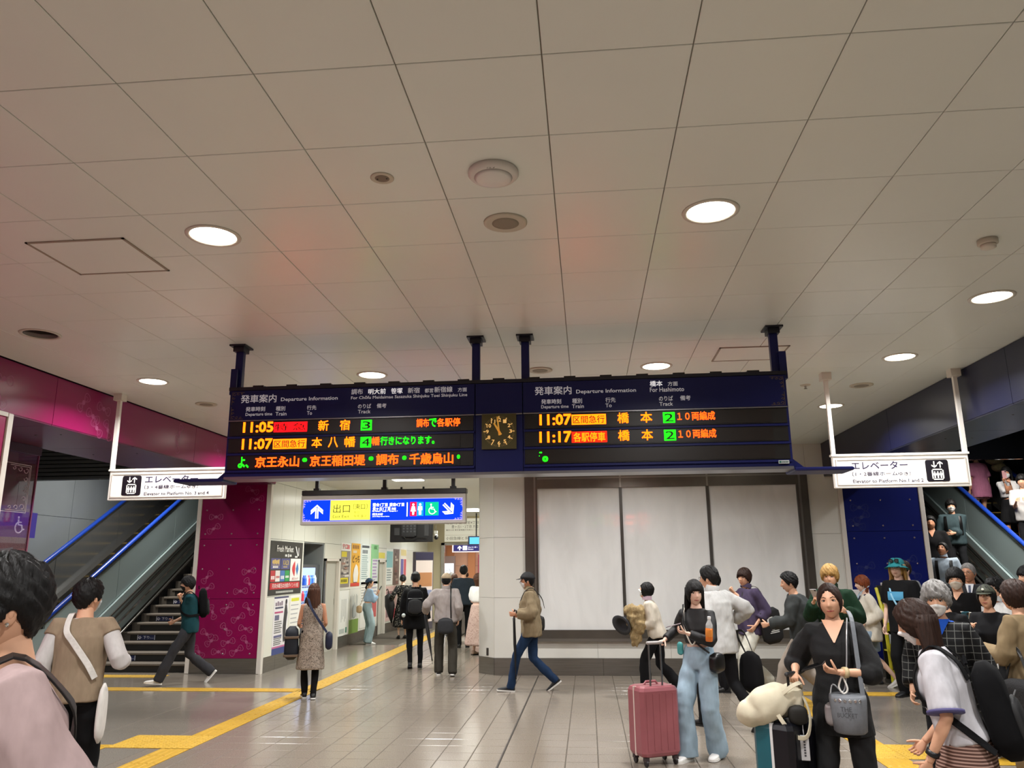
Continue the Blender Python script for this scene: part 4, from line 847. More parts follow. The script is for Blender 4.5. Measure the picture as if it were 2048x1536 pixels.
p = poster('orange yellow poster with large brush lettering', 18.47, 19.2, 1.32, 2.33, 'e6ac34'); pt(p, 'どっち', 18.55, 19.12, 1.88, 2.05, '4a3014'); [pr(p, 18.55 + .14 * i, 18.65 + .14 * i, 2.2, 2.29, '8a5a20') for i in range(4)]; pr(p, 18.6, 18.9, 2.1, 2.16, 'd9c9b0'); b = MB(); b.add([(.0152, y, z) for y, z in ((18.68, 1.42), (19.0, 1.42), (19.06, 1.62), (18.98, 1.78), (18.84, 1.84), (18.7, 1.74), (18.62, 1.58))], [tuple(range(7))]); b.ob('pale_shape', M('e8e2d8', .5), p); pr(p, 18.7, 18.98, 1.4, 1.55, '5a4a52', k=2); pr(p, 18.47, 19.2, 1.32, 1.4, 'd24030', k=2)
p = poster('pale timetable poster with a dark heading', 19.3, 20.07, 1.34, 2.34, 'dce4e2'); pr(p, 19.34, 20.0, 2.24, 2.3, '4a5258'); [pr(p, 19.4 + .12 * i, 19.49 + .12 * i, 2.1, 2.19, '606870') for i in range(4)]; lines(p, 19.36, 19.98, 1.45, 2.06, 12, '8fa6a8')
p = poster('green poster with mauve table at the far end of the row', 20.2, 20.92, 1.34, 2.35, '8cc890'); pt(p, 'AX', 20.45, 20.75, 2.22, 2.32, '3a8a48'); pr(p, 20.32, 20.9, 1.4, 1.98, 'cfd2d6'); lines(p, 20.36, 20.86, 1.45, 1.95, 6, '9a86b0', .45)
p = poster('white notice with sparse vertical text columns', 17.66, 18.37, .24, 1.24, 'eeeeea')
for i in range(5): pr(p, 17.85 + .08 * i, 17.87 + .08 * i, .55 + .06 * (i % 3), 1.05, '8a8c8c')
pr(p, 18.2, 18.3, .3, .42, '4a8a70'); pr(p, 17.75, 18.1, .3, .4, 'b8c0bc')
p = poster('illustrated poster of white houses over green grass', 18.45, 19.22, .24, 1.26, 'd9d8d0'); pr(p, 18.45, 19.22, .24, .56, '7a9a48')
for i in range(7): pr(p, 18.52 + .09 * i, 18.58 + .09 * i, .55 + .03 * (i % 3), 1.1 + .03 * (i % 2), ('b8b8b0', 'c9c6bc', 'a5a8a2')[i % 3])
b = MB(); b.add([(.0152, 18.84 + dy, z) for dy, z in ((-.15, .8), (0, .95), (.15, .8), (.12, .6), (-.12, .6))], [tuple(range(5))]); b.ob('house_print', M('a8aaa6', .5), p)
p = poster('white leaflet sheets behind the woman in the blue cap', 19.35, 20.9, .3, 1.4, 'e9e8e2'); lines(p, 19.4, 20.1, .9, 1.35, 7, 'b0b0aa'); pr(p, 20.4, 20.85, .5, .9, 'c85a5a'); lines(p, 20.3, 20.85, 1.0, 1.35, 4, 'a8a8b8')
p = poster('yellow notice above the narrow corridor door', 20.97, 21.6, 2.0, 2.15, 'e4d75a')
p = poster('teal and white poster just past the narrow door', 21.8, 22.5, 1.28, 2.27, 'e6ecea'); pr(p, 21.8, 22.5, 1.75, 2.2, '8cc6cc'); lines(p, 21.86, 22.44, 1.36, 1.7, 5, '8a9a9c')
p = poster('dark brown photo poster in the far row', 22.58, 23.3, 1.26, 2.28, '6f6461')
for i in range(12): pr(p, 22.62 + random.random() * .4, 22.75 + random.random() * .45, 1.3 + .08 * i, 1.36 + .08 * i, random.choice(['4c4444', 'a09088', '8a5a58', 'c0b4aa']))
p = poster('blue and red panel poster in the far row', 23.44, 24.24, 1.3, 2.32, 'e8e2d8'); pr(p, 23.5, 23.85, 1.5, 2.0, '6a6aa8'); pr(p, 23.9, 24.2, 1.5, 2.0, 'c85a68'); pr(p, 23.5, 24.2, 2.1, 2.28, 'd8c890')
p = poster('pink photo poster low on the far corridor wall', 21.8, 23.1, .3, 1.24, 'd8b8b4'); pr(p, 21.9, 22.6, .4, 1.1, '8a6a6e'); pr(p, 22.6, 23.05, .35, .6, 'c8304a')
st = thing('poster_stand', 'freestanding lit poster display at the end of the corridor', 'display', (-4.85, 23.3, 0), R(50)); BOX('frame', -.34, .34, 0, .12, 0, 2.2, M('6a6470', .4), st); BOX('sheet', -.31, .31, -.006, 0, .2, 1.95, M('e0d0c8', .5, emit=.25), st); BOX('print_block', -.29, .29, -.009, -.006, 1.2, 1.6, M('d89868', .5), st); BOX('print_block', -.29, .29, -.009, -.006, .5, 1.1, M('a8b0d8', .5), st); BOX('header', -.33, .33, -.008, 0, 1.97, 2.18, M('3a3458', .4), st)
# vending machine
vm = thing('vending_machine', 'lit drinks vending machine in the grey wall alcove', 'vending machine', (XW, 0, 0))
BOX('cabinet', -.72, -.08, 15.34, 16.5, 0, 1.83, M('4a4e55', .35), vm, .012); BOX('display_glass', -.08, -.07, 15.42, 16.2, .75, 1.76, GLOW('b8ccff', 1.0), vm)
for k, z in enumerate((1.42, 1.12, .85)):
    BOX('shelf', -.07, -.05, 15.42, 16.2, z - .02, z, M('c8d2e8', .4), vm)
    for i in range(8):
        c_ = ('2a58c8', '4878d8', 'e8e8f0', 'd84858', '58a0e0', '3a68d0', '88b0f0', 'f0f0f8')[(i + 3 * k) % 8]
        MB().lathe([(.03, 0), (.032, .02), (.032, .13), (.014, .17), (.014, .19)], 10).ob('drink_bottle', M(c_, .3, emit=.3), vm, (-.045, 15.47 + .095 * i, z))
    for i in range(8): BOX('button', -.07, -.06, 15.45 + .095 * i, 15.50 + .095 * i, z - .055, z - .03, M('3a4a88', .4), vm)
BOX('coin_panel', -.08, -.06, 16.24, 16.44, .9, 1.5, M('2c2e33', .35), vm); BOX('pickup_flap', -.08, -.06, 15.5, 16.2, .3, .5, M('1c1d20', .3), vm)
lamp('vending_lamp', (XW + .02, 15.8, 1.3), .7, 6, (.75, .85, 1), 1.0, rot=(0, R(-90), 0))
# ticket gate / kiosk at corridor end
t = thing('fare_gate', 'grey ticket gate cabinet at the far end of the corridor', 'gate', (-3.55, 21.5, 0)); BOX('cabinet', -.2, .2, -.7, .7, 0, .95, M('6a6d70', .35, .4), t, .02); BOX('top', -.22, .22, -.72, .72, .95, 1.02, M('a5aaa0', .3), t, .02); MB().ell((0, -.4, 1.1), (.2, .25, .12)).ob('hood', M('b4b8ae', .35), t, smooth=True); BOX('status_light', -.1, .1, -.73, -.72, .75, .85, GLOW('8098ff', 2.5), t)

# ================================================================== LEFT GLASS SCREEN, DISPLAY, STAINED GLASS
gs = thing('glass_screen', 'tall etched glass screen with white scroll ornaments under the magenta bulkhead', 'glass screen', (-6.68, 0, 0))
BOX('pane', -.006, .006, 6.95, 8.85, .1, 3.12, M('6e2b48', .03, alpha=.40, spec=.6), gs); BOX('floor_rail', -.03, .03, 6.95, 8.87, 0, .1, m_steel2, gs); BOX('head_rail', -.03, .03, 6.95, 8.87, 3.12, 3.22, M('3c1428', .4), gs); BOX('edge', -.012, .012, 8.85, 8.87, .1, 3.12, M('8a3a5c', .15), gs)
m_etch = M('cfc6cc', .5)
for a, b_ in (((7.0, 2.98), (8.75, 2.98)), ((7.0, 2.42), (8.75, 2.42))): b = MB(); b.tube([(.009, a[0], a[1]), (.009, b_[0], b_[1])], .004, 5); b.ob('etched_line', m_etch, gs)
b = MB(); b.tube([(.009, 8.75, 2.42), (.009, 8.75, 2.98)], .004, 5); b.ob('etched_line', m_etch, gs)
curl(gs, 8.73, 2.96, -1, -1, m_etch, .2, .009, .004, 'side'); curl(gs, 8.73, 2.44, -1, 1, m_etch, .2, .009, .004, 'side')
t = thing('display_panel', 'pale grey flat panel with a dark edge behind the left wall trim', 'panel', (-6.62, 0, 0)); BOX('board', 0, .05, 6.96, 7.62, 1.9, 2.4, M('a8a9b2', .3), t); BOX('edge', 0, .06, 7.62, 7.65, 1.88, 2.42, M('2a2228', .4), t); MB().ell((.055, 7.45, 1.96), (.012, .02, .02)).ob('knob', m_dsteel, t)
sg_ = thing('stained_glass', 'stained glass mosaic panel with teal and red shapes behind the left glass screen', 'stained glass', (-7.9, 0, 0))
BOX('frame', -.06, .0, 9.2, 10.5, .9, 2.12, M('4a3c3e', .5), sg_); random.seed(3); cols = ['8fa08c', '5f9aa0', '3f7f8c', '9a4048', 'a8b098', '6fb0b4', '7c3038', '4a7078']
for i in range(5):
    for j in range(5):
        y0, z0 = 9.25 + .24 * i, .95 + .225 * j; b = MB(); q = [(y0 + random.uniform(0, .05), z0 + random.uniform(0, .05)), (y0 + .23 - random.uniform(0, .05), z0 + random.uniform(0, .04)), (y0 + .23, z0 + .215), (y0 + random.uniform(0, .04), z0 + .215 - random.uniform(0, .04))]
        b.add([(.0, y, z) for y, z in q] + [(.012, y, z) for y, z in q], [(0, 3, 2, 1), (4, 5, 6, 7), (0, 1, 5, 4), (1, 2, 6, 5), (2, 3, 7, 6), (3, 0, 4, 7)]); b.ob('glass_piece', M(cols[(i * 3 + j * 2 + random.randint(0, 2)) % 8], .2, emit=.08), sg_)
t = thing('reflected_sign', 'reflected purple blue sign with arrow and wheelchair, built behind the left glass screen', 'sign', (-7.85, 0, 0)); BOX('case', -.04, 0, 9.15, 10.55, 2.2, 2.55, M('3a2f88', .3, emit=.35), t)  # mirrored sign image in the glass, built as a solid glowing panel behind it
b = MB(); T = Matrix.Rotation(PI / 2, 4, 'Z')
o = double_arrow(t, .003, 0, .26, R(-135), M('c8c4e0', .4, emit=.5), y=0, rz=PI / 2); o.location = (0, 9.55, 2.37)
o = wheelchair(t, 0, 0, .26, M('c8c4e0', .4, emit=.5), 0); o.location = (.004, 10.2, 2.37); o.rotation_euler = (0, 0, PI / 2)

# ================================================================== YELLOW LEAFLET RACK, FLOOR SIGN
rk = thing('leaflet_rack', 'yellow wire leaflet rack full of papers in front of the navy pillar', 'rack', (4.78, 12.75, 0)); m_ry = M('d8d030', .4)
for x in (-.33, .33): b = MB(); b.tube([(x, -.1, 0), (x, -.02, 1.0), (x, .18, 1.38)], .025, 8); b.ob('side_rail', m_ry, rk)
for k, z in enumerate((.25, .55, .85, 1.12)):
    BOX('tray', -.32, .32, -.16 + .05 * k, .12 + .04 * k, z - .09, z - .07, m_ry, rk); BOX('tray_lip', -.32, .32, -.17 + .05 * k, -.155 + .05 * k, z - .09, z + .03, m_ry, rk)
    for i in range(4): bb = BOX('leaflet', -.30 + .155 * i, -.16 + .155 * i, -.12 + .05 * k + .01 * i, -.10 + .05 * k + .01 * i, z - .07, z + .16 + .02 * (i % 2), M(('e8dcdc', 'd8e0e8', 'e4e0c8', 'c8a8b0')[(i + k) % 4], .6), rk)
BOX('base', -.34, .34, -.18, .2, 0, .05, M('2a2a22', .5), rk); BOX('back', -.33, .33, .16, .18, .05, 1.42, M('20211c', .5), rk); BOX('leaflet_stack', -.25, .25, .08, .2, 1.3, 1.46, M('eae4e2', .6), rk)
fs_ = thing('floor_sign', 'small standing notice with green edges on a round foot before the navy pillar', 'sign', (4.12, 12.9, 0)); MB().lathe([(.26, 0), (.26, .02), (.1, .035)], 24).ob('foot', M('55585a', .4, .5), fs_); BOX('pole', -.03, .03, -.02, .02, .02, 1.0, M('d8d6d0', .4), fs_); BOX('board', -.26, .2, -.04, -.02, .98, 1.36, M('e9e8ea', .5), fs_); BOX('green_edge', -.29, -.25, -.045, -.015, .96, 1.38, M('1d3a2c', .4), fs_); BOX('print_block', -.2, .12, -.042, -.04, 1.07, 1.11, M('5a6aa0', .5), fs_); BOX('print_block', -.05, .15, -.042, -.04, 1.2, 1.24, M('8a8a90', .5), fs_); MB().ell((-.14, -.042, 1.27), (.05, .004, .05)).ob('red_mark', M('a02838', .5), fs_)

# ================================================================== PEOPLE
def V(*a): return Vector(a)
def np_noise(P, seed, wl, amp):
    rs = np.random.RandomState(seed); out = np.zeros(len(P))
    for i in range(6):
        k = rs.normal(size=3); k /= np.linalg.norm(k); k *= 2 * PI / (wl * (.6 + .9 * rs.rand())); k[2] *= .3
        k2 = rs.normal(size=3) * 2 * PI / (wl * 2.2)
        out += np.sin(P @ k + rs.rand() * 6 + 1.6 * np.sin(P @ k2 + rs.rand() * 6))
    return out * amp / 2.2
def fuse(mb, voxel, smooth_it, name, mat_, wrinkle=0.0, wl=.11, seed=1, extra=None):
    me0 = bpy.data.meshes.new('tmp'); me0.from_pydata(mb.v, [], mb.f)
    bm = bmesh.new(); bm.from_mesh(me0); bmesh.ops.recalc_face_normals(bm, faces=bm.faces); bm.to_mesh(me0); bm.free()
    o = bpy.data.objects.new('tmp', me0)
    r = o.modifiers.new('r', 'REMESH'); r.mode = 'VOXEL'; r.voxel_size = voxel; r.adaptivity = 0
    s = o.modifiers.new('s', 'SMOOTH'); s.factor = .5; s.iterations = smooth_it
    me = tmp_eval(o); bpy.data.meshes.remove(me0)
    n = len(me.vertices)
    if n and wrinkle:
        co = np.empty(n * 3, 'f'); me.vertices.foreach_get('co', co); co = co.reshape(-1, 3)
        nr = np.empty(n * 3, 'f'); me.vertex_normals.foreach_get('vector', nr); nr = nr.reshape(-1, 3)
        co = co + nr * np_noise(co, seed, wl * 1.35, wrinkle * .62)[:, None]; me.vertices.foreach_set('co', co.astype('f').ravel())
    if extra is not None and extra.v:
        bm = bmesh.new(); bm.from_mesh(me)
        e = bpy.data.meshes.new('e'); e.from_pydata(extra.v, [], extra.f)
        b2 = bmesh.new(); b2.from_mesh(e); bmesh.ops.recalc_face_normals(b2, faces=b2.faces); b2.to_mesh(e); b2.free(); bm.from_mesh(e); bm.to_mesh(me); bm.free(); bpy.data.meshes.remove(e)
    me.materials.clear(); me.materials.append(mat_)
    me.polygons.foreach_set('use_smooth', [True] * len(me.polygons)); me.name = name; me.update()
    return me
def ik(a, t, l1, l2, pole):
    d = t - a; D = d.length
    if D > (l1 + l2) * .998: d = d * ((l1 + l2) * .998 / D); D = d.length; t = a + d
    if D < abs(l1 - l2) * 1.05 + .02: D = abs(l1 - l2) * 1.05 + .02
    ca = (l1 * l1 + D * D - l2 * l2) / (2 * l1 * D); ca = max(-1, min(1, ca)); dn = d.normalized()
    p = pole - dn * pole.dot(dn); p = p.normalized() if p.length > 1e-6 else dn.orthogonal()
    return a + dn * (l1 * ca) + p * (l1 * math.sqrt(max(0, 1 - ca * ca))), t
def ering(c, r, f, rx, ry, n=22):
    return [tuple(c + r * (rx * math.copysign(abs(math.cos(2 * PI * i / n)) ** .85, math.cos(2 * PI * i / n))) + f * (ry * math.copysign(abs(math.sin(2 * PI * i / n)) ** .85, math.sin(2 * PI * i / n)))) for i in range(n)]

# ---- head surface
def sphere_dirs(nl, nt):
    th = np.linspace(-PI / 2 + .04, PI / 2 - .02, nt); ph = np.linspace(0, 2 * PI, nl, endpoint=False)
    T, Pp = np.meshgrid(th, ph, indexing='ij')
    return np.stack([np.cos(T) * np.sin(Pp), np.cos(T) * np.cos(Pp), np.sin(T)], -1)
def head_surface(D, fem=False):
    x, y, z = D[..., 0], D[..., 1], D[..., 2]
    p = np.stack([.0765 * x, .097 * y, .118 * z], -1)
    t = np.clip(-z, 0, 1)
    p[..., 0] *= 1 - (.34 if fem else .26) * t ** 1.6
    p[..., 1] = np.where(y < 0, p[..., 1] * (1 - .42 * t + .05 * np.clip(z, 0, 1)), p[..., 1] * (.965 - .06 * t ** 2))
    px, pz = p[..., 0], p[..., 2]; fr = np.clip(y * 2.2, 0, 1)
    g = lambda a, s: np.exp(-(a / s) ** 2)
    dy = .020 * g(px, .0105) * g(pz + .021, .015) + .009 * g(px, .010) * g(pz - .003, .022) + .004 * g(np.abs(px) - .012, .007) * g(pz + .026, .008)
    dy -= .0075 * g(np.abs(px) - .030, .014) * g(pz - .012, .011)
    dy += .003 * g(pz - .032, .010) * g(px, .05) + .003 * g(np.abs(px) - .042, .016) * g(pz + .018, .018)
    dy += .0055 * g(px, .020) * (g(pz + .0535, .0045) + g(pz + .0645, .005)) - .002 * g(px, .024) * g(pz + .059, .003)
    dy += .006 * g(px, .018) * g(pz + .100, .014) - .003 * g(px, .03) * g(pz + .08, .008)
    p[..., 1] += dy * fr
    return p
def grid_faces(mb, P, T):
    nt, nl = P.shape[:2]; mb.rings([[tuple(q) for q in P[k]] for k in range(nt)], True, True, T)
HAIRLINE = dict(
    short=[(0, .062), (.5, .058), (.85, .035), (1.15, .0), (1.38, -.03), (1.55, -.03), (1.7, .0), (2.0, -.035), (2.5, -.07), (3.15, -.078)],
    bangs=[(0, .026), (.5, .022), (.8, .012), (1.05, -.015), (1.35, -.035), (1.55, -.035), (1.75, -.04), (2.1, -.06), (2.6, -.085), (3.15, -.09)],
    bob=[(0, .03), (.45, .03), (.75, .005), (.95, -.04), (1.2, -.075), (1.6, -.085), (2.2, -.095), (3.15, -.10)],
    part=[(0, .074), (.25, .067), (.5, .050), (.75, .018), (.95, -.025), (1.2, -.06), (1.6, -.075), (2.2, -.09), (3.15, -.10)],
    long=[(0, .058), (.4, .05), (.7, .02), (.95, -.03), (1.2, -.07), (1.6, -.09), (2.2, -.10), (3.15, -.11)],
    longbangs=[(0, .026), (.45, .022), (.7, -.0), (.9, -.04), (1.2, -.08), (1.6, -.09), (2.2, -.10), (3.15, -.11)],
    tied=[(0, .06), (.5, .052), (.85, .025), (1.15, -.01), (1.4, -.03), (1.6, -.01), (2.0, -.03), (2.6, -.06), (3.15, -.065)])
def hair_mesh(mb, T, style, th=.018, seed=1, line_shift=0.0, messy=.2):
    D = sphere_dirs(64, 40); P = head_surface(D); x, y, z = D[..., 0], D[..., 1], D[..., 2]
    phi = np.abs(np.arctan2(x, y)); tab = HAIRLINE[style]; line = np.interp(phi, [a for a, b in tab], [b for a, b in tab]) + line_shift
    rs = np.random.RandomState(seed); sph = np.arctan2(x, y)
    jag = (0.35 if style in ('tied', 'short', 'part', 'long') else 1) * (.006 * np.sin(sph * 23 + rs.rand() * 6) + .004 * np.sin(sph * 41 + rs.rand() * 6))
    ab = np.clip((P[..., 2] - line - jag) / .012, 0, 1); ab = ab * ab * (3 - 2 * ab)
    st = np.sin(sph * 30 + 5 * np.sin(sph * 4 + z * 5 + rs.rand() * 6) + rs.rand() * 6) * .5 + np.sin(sph * 57 + z * 9 + rs.rand() * 6) * .3 + np.sin(z * 22 + 3 * np.sin(sph * 7)) * .3
    wgt = np.clip(.55 + .6 * np.clip(z + .3, 0, 1), 0, 1.2)
    P = P * (1 - .10 * (1 - ab))[..., None] + D * (ab * th * wgt * (1 + messy * st))[..., None]
    grid_faces(mb, P, T)
def curtain(mb, T, L, open_=1.15, wid=1.0, seed=1, back=0.03, thick=.045, flare=0.0, th0=.10):
    # crescent of hair hanging round the back of the head, L metres below head centre
    rs = np.random.RandomState(seed); n = 26; rings = []
    for k in range(11):
        s = k / 10; z = .06 - (L + .06) * s; w = (.088 + .012 * math.sin(s * PI)) * wid * (1 + flare * s)
        if s > .8: w *= 1 - .35 * (s - .8) / .2
        yo = -.01 - back * min(1, s * 1.6); ry = th0 * (1 - .45 * s); a0 = open_ + .35 * s
        ring = []
        for i in range(n):
            a = a0 + (2 * PI - 2 * a0) * i / (n - 1); j = 1 + .035 * math.sin(a * 19 + seed) + .02 * math.sin(a * 37 + k * .4)
            ring.append((w * math.sin(a) * j, yo + ry * math.cos(a) * j, z + .012 * math.sin(a * 9 + seed) * s))
        for i in range(n - 1, -1, -1):
            a = a0 + (2 * PI - 2 * a0) * i / (n - 1); ring.append(((w - thick * .8) * math.sin(a), yo + (ry - thick) * math.cos(a), z))
        rings.append(ring)
    mb.rings(rings, True, True, T)
def finger_chain(mb, base, d, nrm, lens, rads, bends):
    pts = [base]; cur = d.normalized(); ax = d.cross(nrm).normalized()
    for L, bnd in zip(lens, bends):
        cur = Matrix.Rotation(bnd, 3, ax) @ cur; pts.append(pts[-1] + cur * L)
    mb.tube(pts, rads, 8, round_end=True)
def hand(mb, w, d, nrm, right, curl=.35, S=1.0, spread=.08, thumb=.5):
    d = d.normalized(); nrm = (nrm - d * nrm.dot(d)).normalized(); lat = d.cross(nrm) if right else nrm.cross(d)
    rs = []
    for q, hw, ht in ((-.02, .021, .018), (.01, .025, .0165), (.04, .037, .015), (.075, .040, .013), (.092, .036, .010)):
        c = w + d * q * S; rs.append(ering(c, lat, nrm, hw * S, ht * S, 14))
    mb.rings(rs)
    for i, (off, L) in enumerate(((.029, .072), (.010, .080), (-.010, .075), (-.028, .060))):
        b = w + d * .083 * S + lat * off * S; dd = (d + lat * (off * spread * 22)).normalized(); cu = curl * (1 + .08 * i)
        ax = lambda: None
        finger_chain(mb, b, dd, nrm, [L * .45 * S, L * .32 * S, L * .26 * S], [.0092 * S, .0085 * S, .0078 * S, .0066 * S], [cu * 1.15, cu * 1.3, cu * .9])
    tb = w + d * .025 * S + lat * .024 * S
    td = (d * .62 + lat * .75 + nrm * .25 * (1 + thumb)).normalized()
    finger_chain(mb, tb, td, (nrm - lat * .8).normalized(), [.035 * S, .032 * S, .026 * S], [.0115 * S, .0105 * S, .0095 * S, .0075 * S], [.1, .35 * thumb + .1, .35 * thumb])
def ik_foot(mb, ank, fwd, pitch, S, kind='sneaker'):
    pass
SKIN = dict(l=M('e0ac8c', .5, nz=.05, ns=12), m=M('c98f6e', .5, nz=.05, ns=12), d=M('a86f52', .5, nz=.05, ns=12), p=M('ecc4ae', .5, nz=.05, ns=12))
HAIRC = dict(black=M('0d0b0b', .58, nz=.3, ns=60, stretch=(1, 1, .1), bump=.6, bs=90, spec=.28), brown=M('2c1a12', .58, nz=.3, ns=60, stretch=(1, 1, .1), bump=.6, bs=90, spec=.28), lbrown=M('4a2c1c', .58, nz=.3, ns=60, stretch=(1, 1, .1), bump=.6, bs=90, spec=.28), blond=M('b08a50', .58, nz=.3, ns=60, stretch=(1, 1, .1), bump=.6, bs=90, spec=.28), auburn=M('7a3c1e', .58, nz=.3, ns=60, stretch=(1, 1, .1), bump=.6, bs=90, spec=.28), grey=M('8a8784', .58, nz=.3, ns=60, stretch=(1, 1, .1), bump=.6, bs=90, spec=.28))
m_eyew = M('e8e2dc', .3); m_eyed = M('1a110d', .2); m_lip = M('a8504c', .45); m_lipn = M('b5705c', .5)
PEOPLE = {}

def person(key, label, loc, rot, H=1.7, sex='m', build=1.0, lean=3, slean=0, twist=0, head=(0, 0, 0), feet=None, wr=None, wl=None, curl=(.45, .45), palm=(None, None), hdir=(None, None), pole=(None, None),
           skin='l', hair=('short', 'black', .018), top=None, bottom=None, shoes=('e8e6e2', 'sneaker'), detail=1, face=True, extra=None, drop=0.0):
    """loc: ground point; rot: 0 faces away from the camera, 90 faces image-left. wr / wl: wrist targets (right, fwd, up) for H = 1.7"""
    rot = rot - math.degrees(math.atan2(loc[0], loc[1]))
    S = H / 1.7; d = math.hypot(loc[0], loc[1]); vox = max(.0075, min(.021, .0013 * d)) * (1 if detail else 1.5)
    fem = sex == 'f'
    root = thing('person', label, 'person', loc, R(rot), 'people in the concourse')
    up = V(math.sin(R(slean)), math.sin(R(lean)), 1).normalized()
    tw = R(twist); r0 = V(math.cos(tw), math.sin(tw), 0); r = (r0 - up * r0.dot(up)).normalized(); f = up.cross(r)
    p0 = V(0, 0, .95 - drop); pr_ = V(1, 0, 0); pf = V(0, 1, 0)
    shw = (.150 if fem else .175) * build
    nb = p0 + up * .53; SH = {1: p0 + up * (.425 if fem else .435) + r * shw, -1: p0 + up * (.425 if fem else .435) - r * shw}
    hy, hp, hr = [R(a) for a in head]
    hm = Matrix((r, f, up)).transposed() @ Matrix.Rotation(hy, 3, 'Z') @ Matrix.Rotation(-hp, 3, 'X') @ Matrix.Rotation(hr, 3, 'Y')
    hc = nb + up * .038 + f * .018 + hm @ V(0, .012, .06)
    # feet default: slight stance
    ft = feet or ((.09, .02, .08, 0, 0), (-.09, -.02, .08, 0, 0))
    LEG = {}
    for sg, a in ((1, ft[0]), (-1, ft[1])):
        hip = p0 + V(sg * .088, 0, -.03); an = V(a[0], a[1], a[2]); yawf = R(a[3] if len(a) > 3 else 0)
        fd = V(-math.sin(yawf), math.cos(yawf), 0)
        kn, an = ik(hip, an, .435, .425, fd + V(sg * .12, 0, 0)); LEG[sg] = (hip, kn, an, fd, R(a[4] if len(a) > 4 else 0))
    ARM = {}
    for sg, t in ((1, wr), (-1, wl)):
        t = V(*t) if t else SH[sg] + V(sg * .07, .03, -.52)
        po = pole[0 if sg == 1 else 1]; po = V(*po) if po else (V(sg * .28, -.9, -.2))
        el, wri = ik(SH[sg], t, .285, .25, po); ARM[sg] = (SH[sg], el, wri)
    skin_m = SKIN[skin]; T = lambda v: v * S
    sc = lambda mb: [tuple(c * S for c in v) for v in mb.v]
    # ---------------- body
    b = MB(); bw = 1 * build
    W = [(-.10, .135, .095), (0, .14, .10), (.14, .118, .085), (.28, .130, .090), (.36, .135, .082), (.42, .112, .066), (.465, .072, .054), (.51, .055, .05)]
    b.rings([ering(p0 + up * t, r, f, rx * bw * .96, ry * .96, 16) for t, rx, ry in W])
    b.tube([nb - up * .08, nb - up * .01 + f * .005, hc - hm @ V(0, .012, .03)], [.066 if not fem else .058, .056 if not fem else .047, .052 if not fem else .045], 14)
    g = .9 if fem else 1.0
    for sg in (1, -1):
        s_, e_, w_ = ARM[sg]
        b.tube([s_ - r * sg * .05, s_, s_.lerp(e_, .35), e_, e_.lerp(w_, .3), w_.lerp(e_, .12), w_ + (w_ - e_).normalized() * .015], [.045 * g, .050 * g, .046 * g, .037 * g, .038 * g, .026 * g, .025 * g], 12)
    bare = bottom and bottom.get('bare')
    for sg in (1, -1):
        h_, k_, a_, fd, ptc = LEG[sg]
        if bare: b.tube([h_ + V(0, 0, .03), h_.lerp(k_, .3), k_, k_.lerp(a_, .3) - fd * .012, a_.lerp(k_, .12), a_ + V(0, 0, -.03)], [.082, .076 * g, .052 * g, .054 * g, .036 * g, .034 * g], 12)
        else: b.tube([h_, k_, a_], [.06, .042, .032], 8)
    ex = MB(); HT = Matrix.Translation(hc) @ hm.to_4x4()
    P = head_surface(sphere_dirs(52, 44) if d < 14 else sphere_dirs(32, 26), fem); grid_faces(ex, P, HT)
    for sg in (1, -1):
        ex.ell((0, 0, 0), (.009, .019, .031), 10, 8, HT @ Matrix.Translation((sg * .077, -.012, -.004)) @ Matrix.Rotation(R(-sg * 20), 4, 'Z') @ Matrix.Rotation(R(8), 4, 'X'))
        ex.ell((0, 0, 0), (.006, .010, .016), 8, 6, HT @ Matrix.Translation((sg * .083, -.010, -.003)))
    for sg, k in ((1, 0), (-1, 1)):
        s_, e_, w_ = ARM[sg]; fd_ = (w_ - e_).normalized(); hd = V(*hdir[k]) if hdir[k] else fd_; pn = V(*palm[k]) if palm[k] else V(-sg, .25, 0)
        hand(ex, w_ + fd_ * .012, hd, pn, sg == 1, curl[k], .88 * g, .03)
    b.v = sc(b); ex.v = sc(ex)
    link('body', fuse(b, vox * 1.1, 4, 'body', skin_m, extra=ex), root)
    HTS = Matrix.Scale(S, 4) @ HT
    # ---------------- face
    if face and d < 16:
        def sy(x, z):
            q = P.reshape(-1, 3); q = q[q[:, 1] > 0]; i = np.argmin((q[:, 0] - x) ** 2 + (q[:, 2] - z) ** 2); return q[i, 1]
        for sg in (1, -1):
            yy = sy(sg * .031, .011)
            e1 = MB(); e1.ell((sg * .031, yy - .002, .011), (.0132, .006, .0046), 12, 8, HTS); eo = e1.ob('eye', m_eyew, root, smooth=True)
            e2 = MB(); e2.ell((sg * .030, yy + .0022, .011), (.0054, .0035, .0048), 10, 8, HTS); e2.ob('iris', m_eyed, eo, smooth=True)
            e3 = MB(); e3.tube([HTS @ V(sg * .016, yy + .003, .014), HTS @ V(sg * .031, yy + .0055, .0178), HTS @ V(sg * .046, yy - .001, .013)], .0021 * S, 6); e3.ob('eyelash', m_eyed, root)
            e4 = MB(); e4.tube([HTS @ V(sg * .014, sy(sg * .014, .031) + .001, .030), HTS @ V(sg * .03, sy(sg * .03, .036) + .0015, .0365), HTS @ V(sg * .05, sy(sg * .05, .032), .031)], [.0026 * S, .0034 * S, .0016 * S], 6); e4.ob('eyebrow', HAIRC[hair[1]] if hair[1] != 'blond' else HAIRC['lbrown'], root)
        lm = m_lip if fem else m_lipn
        e5 = MB(); e5.tube([HTS @ V(x, sy(x, -.059) + o_, z) for x, o_, z in ((-.024, -.001, -.0585), (-.012, .0025, -.0575), (0, .003, -.0585), (.012, .0025, -.0575), (.024, -.001, -.0585))], [.0022 * S, .0048 * S, .0056 * S, .0048 * S, .0022 * S], 8); e5.ob('lips', lm, root, smooth=True)
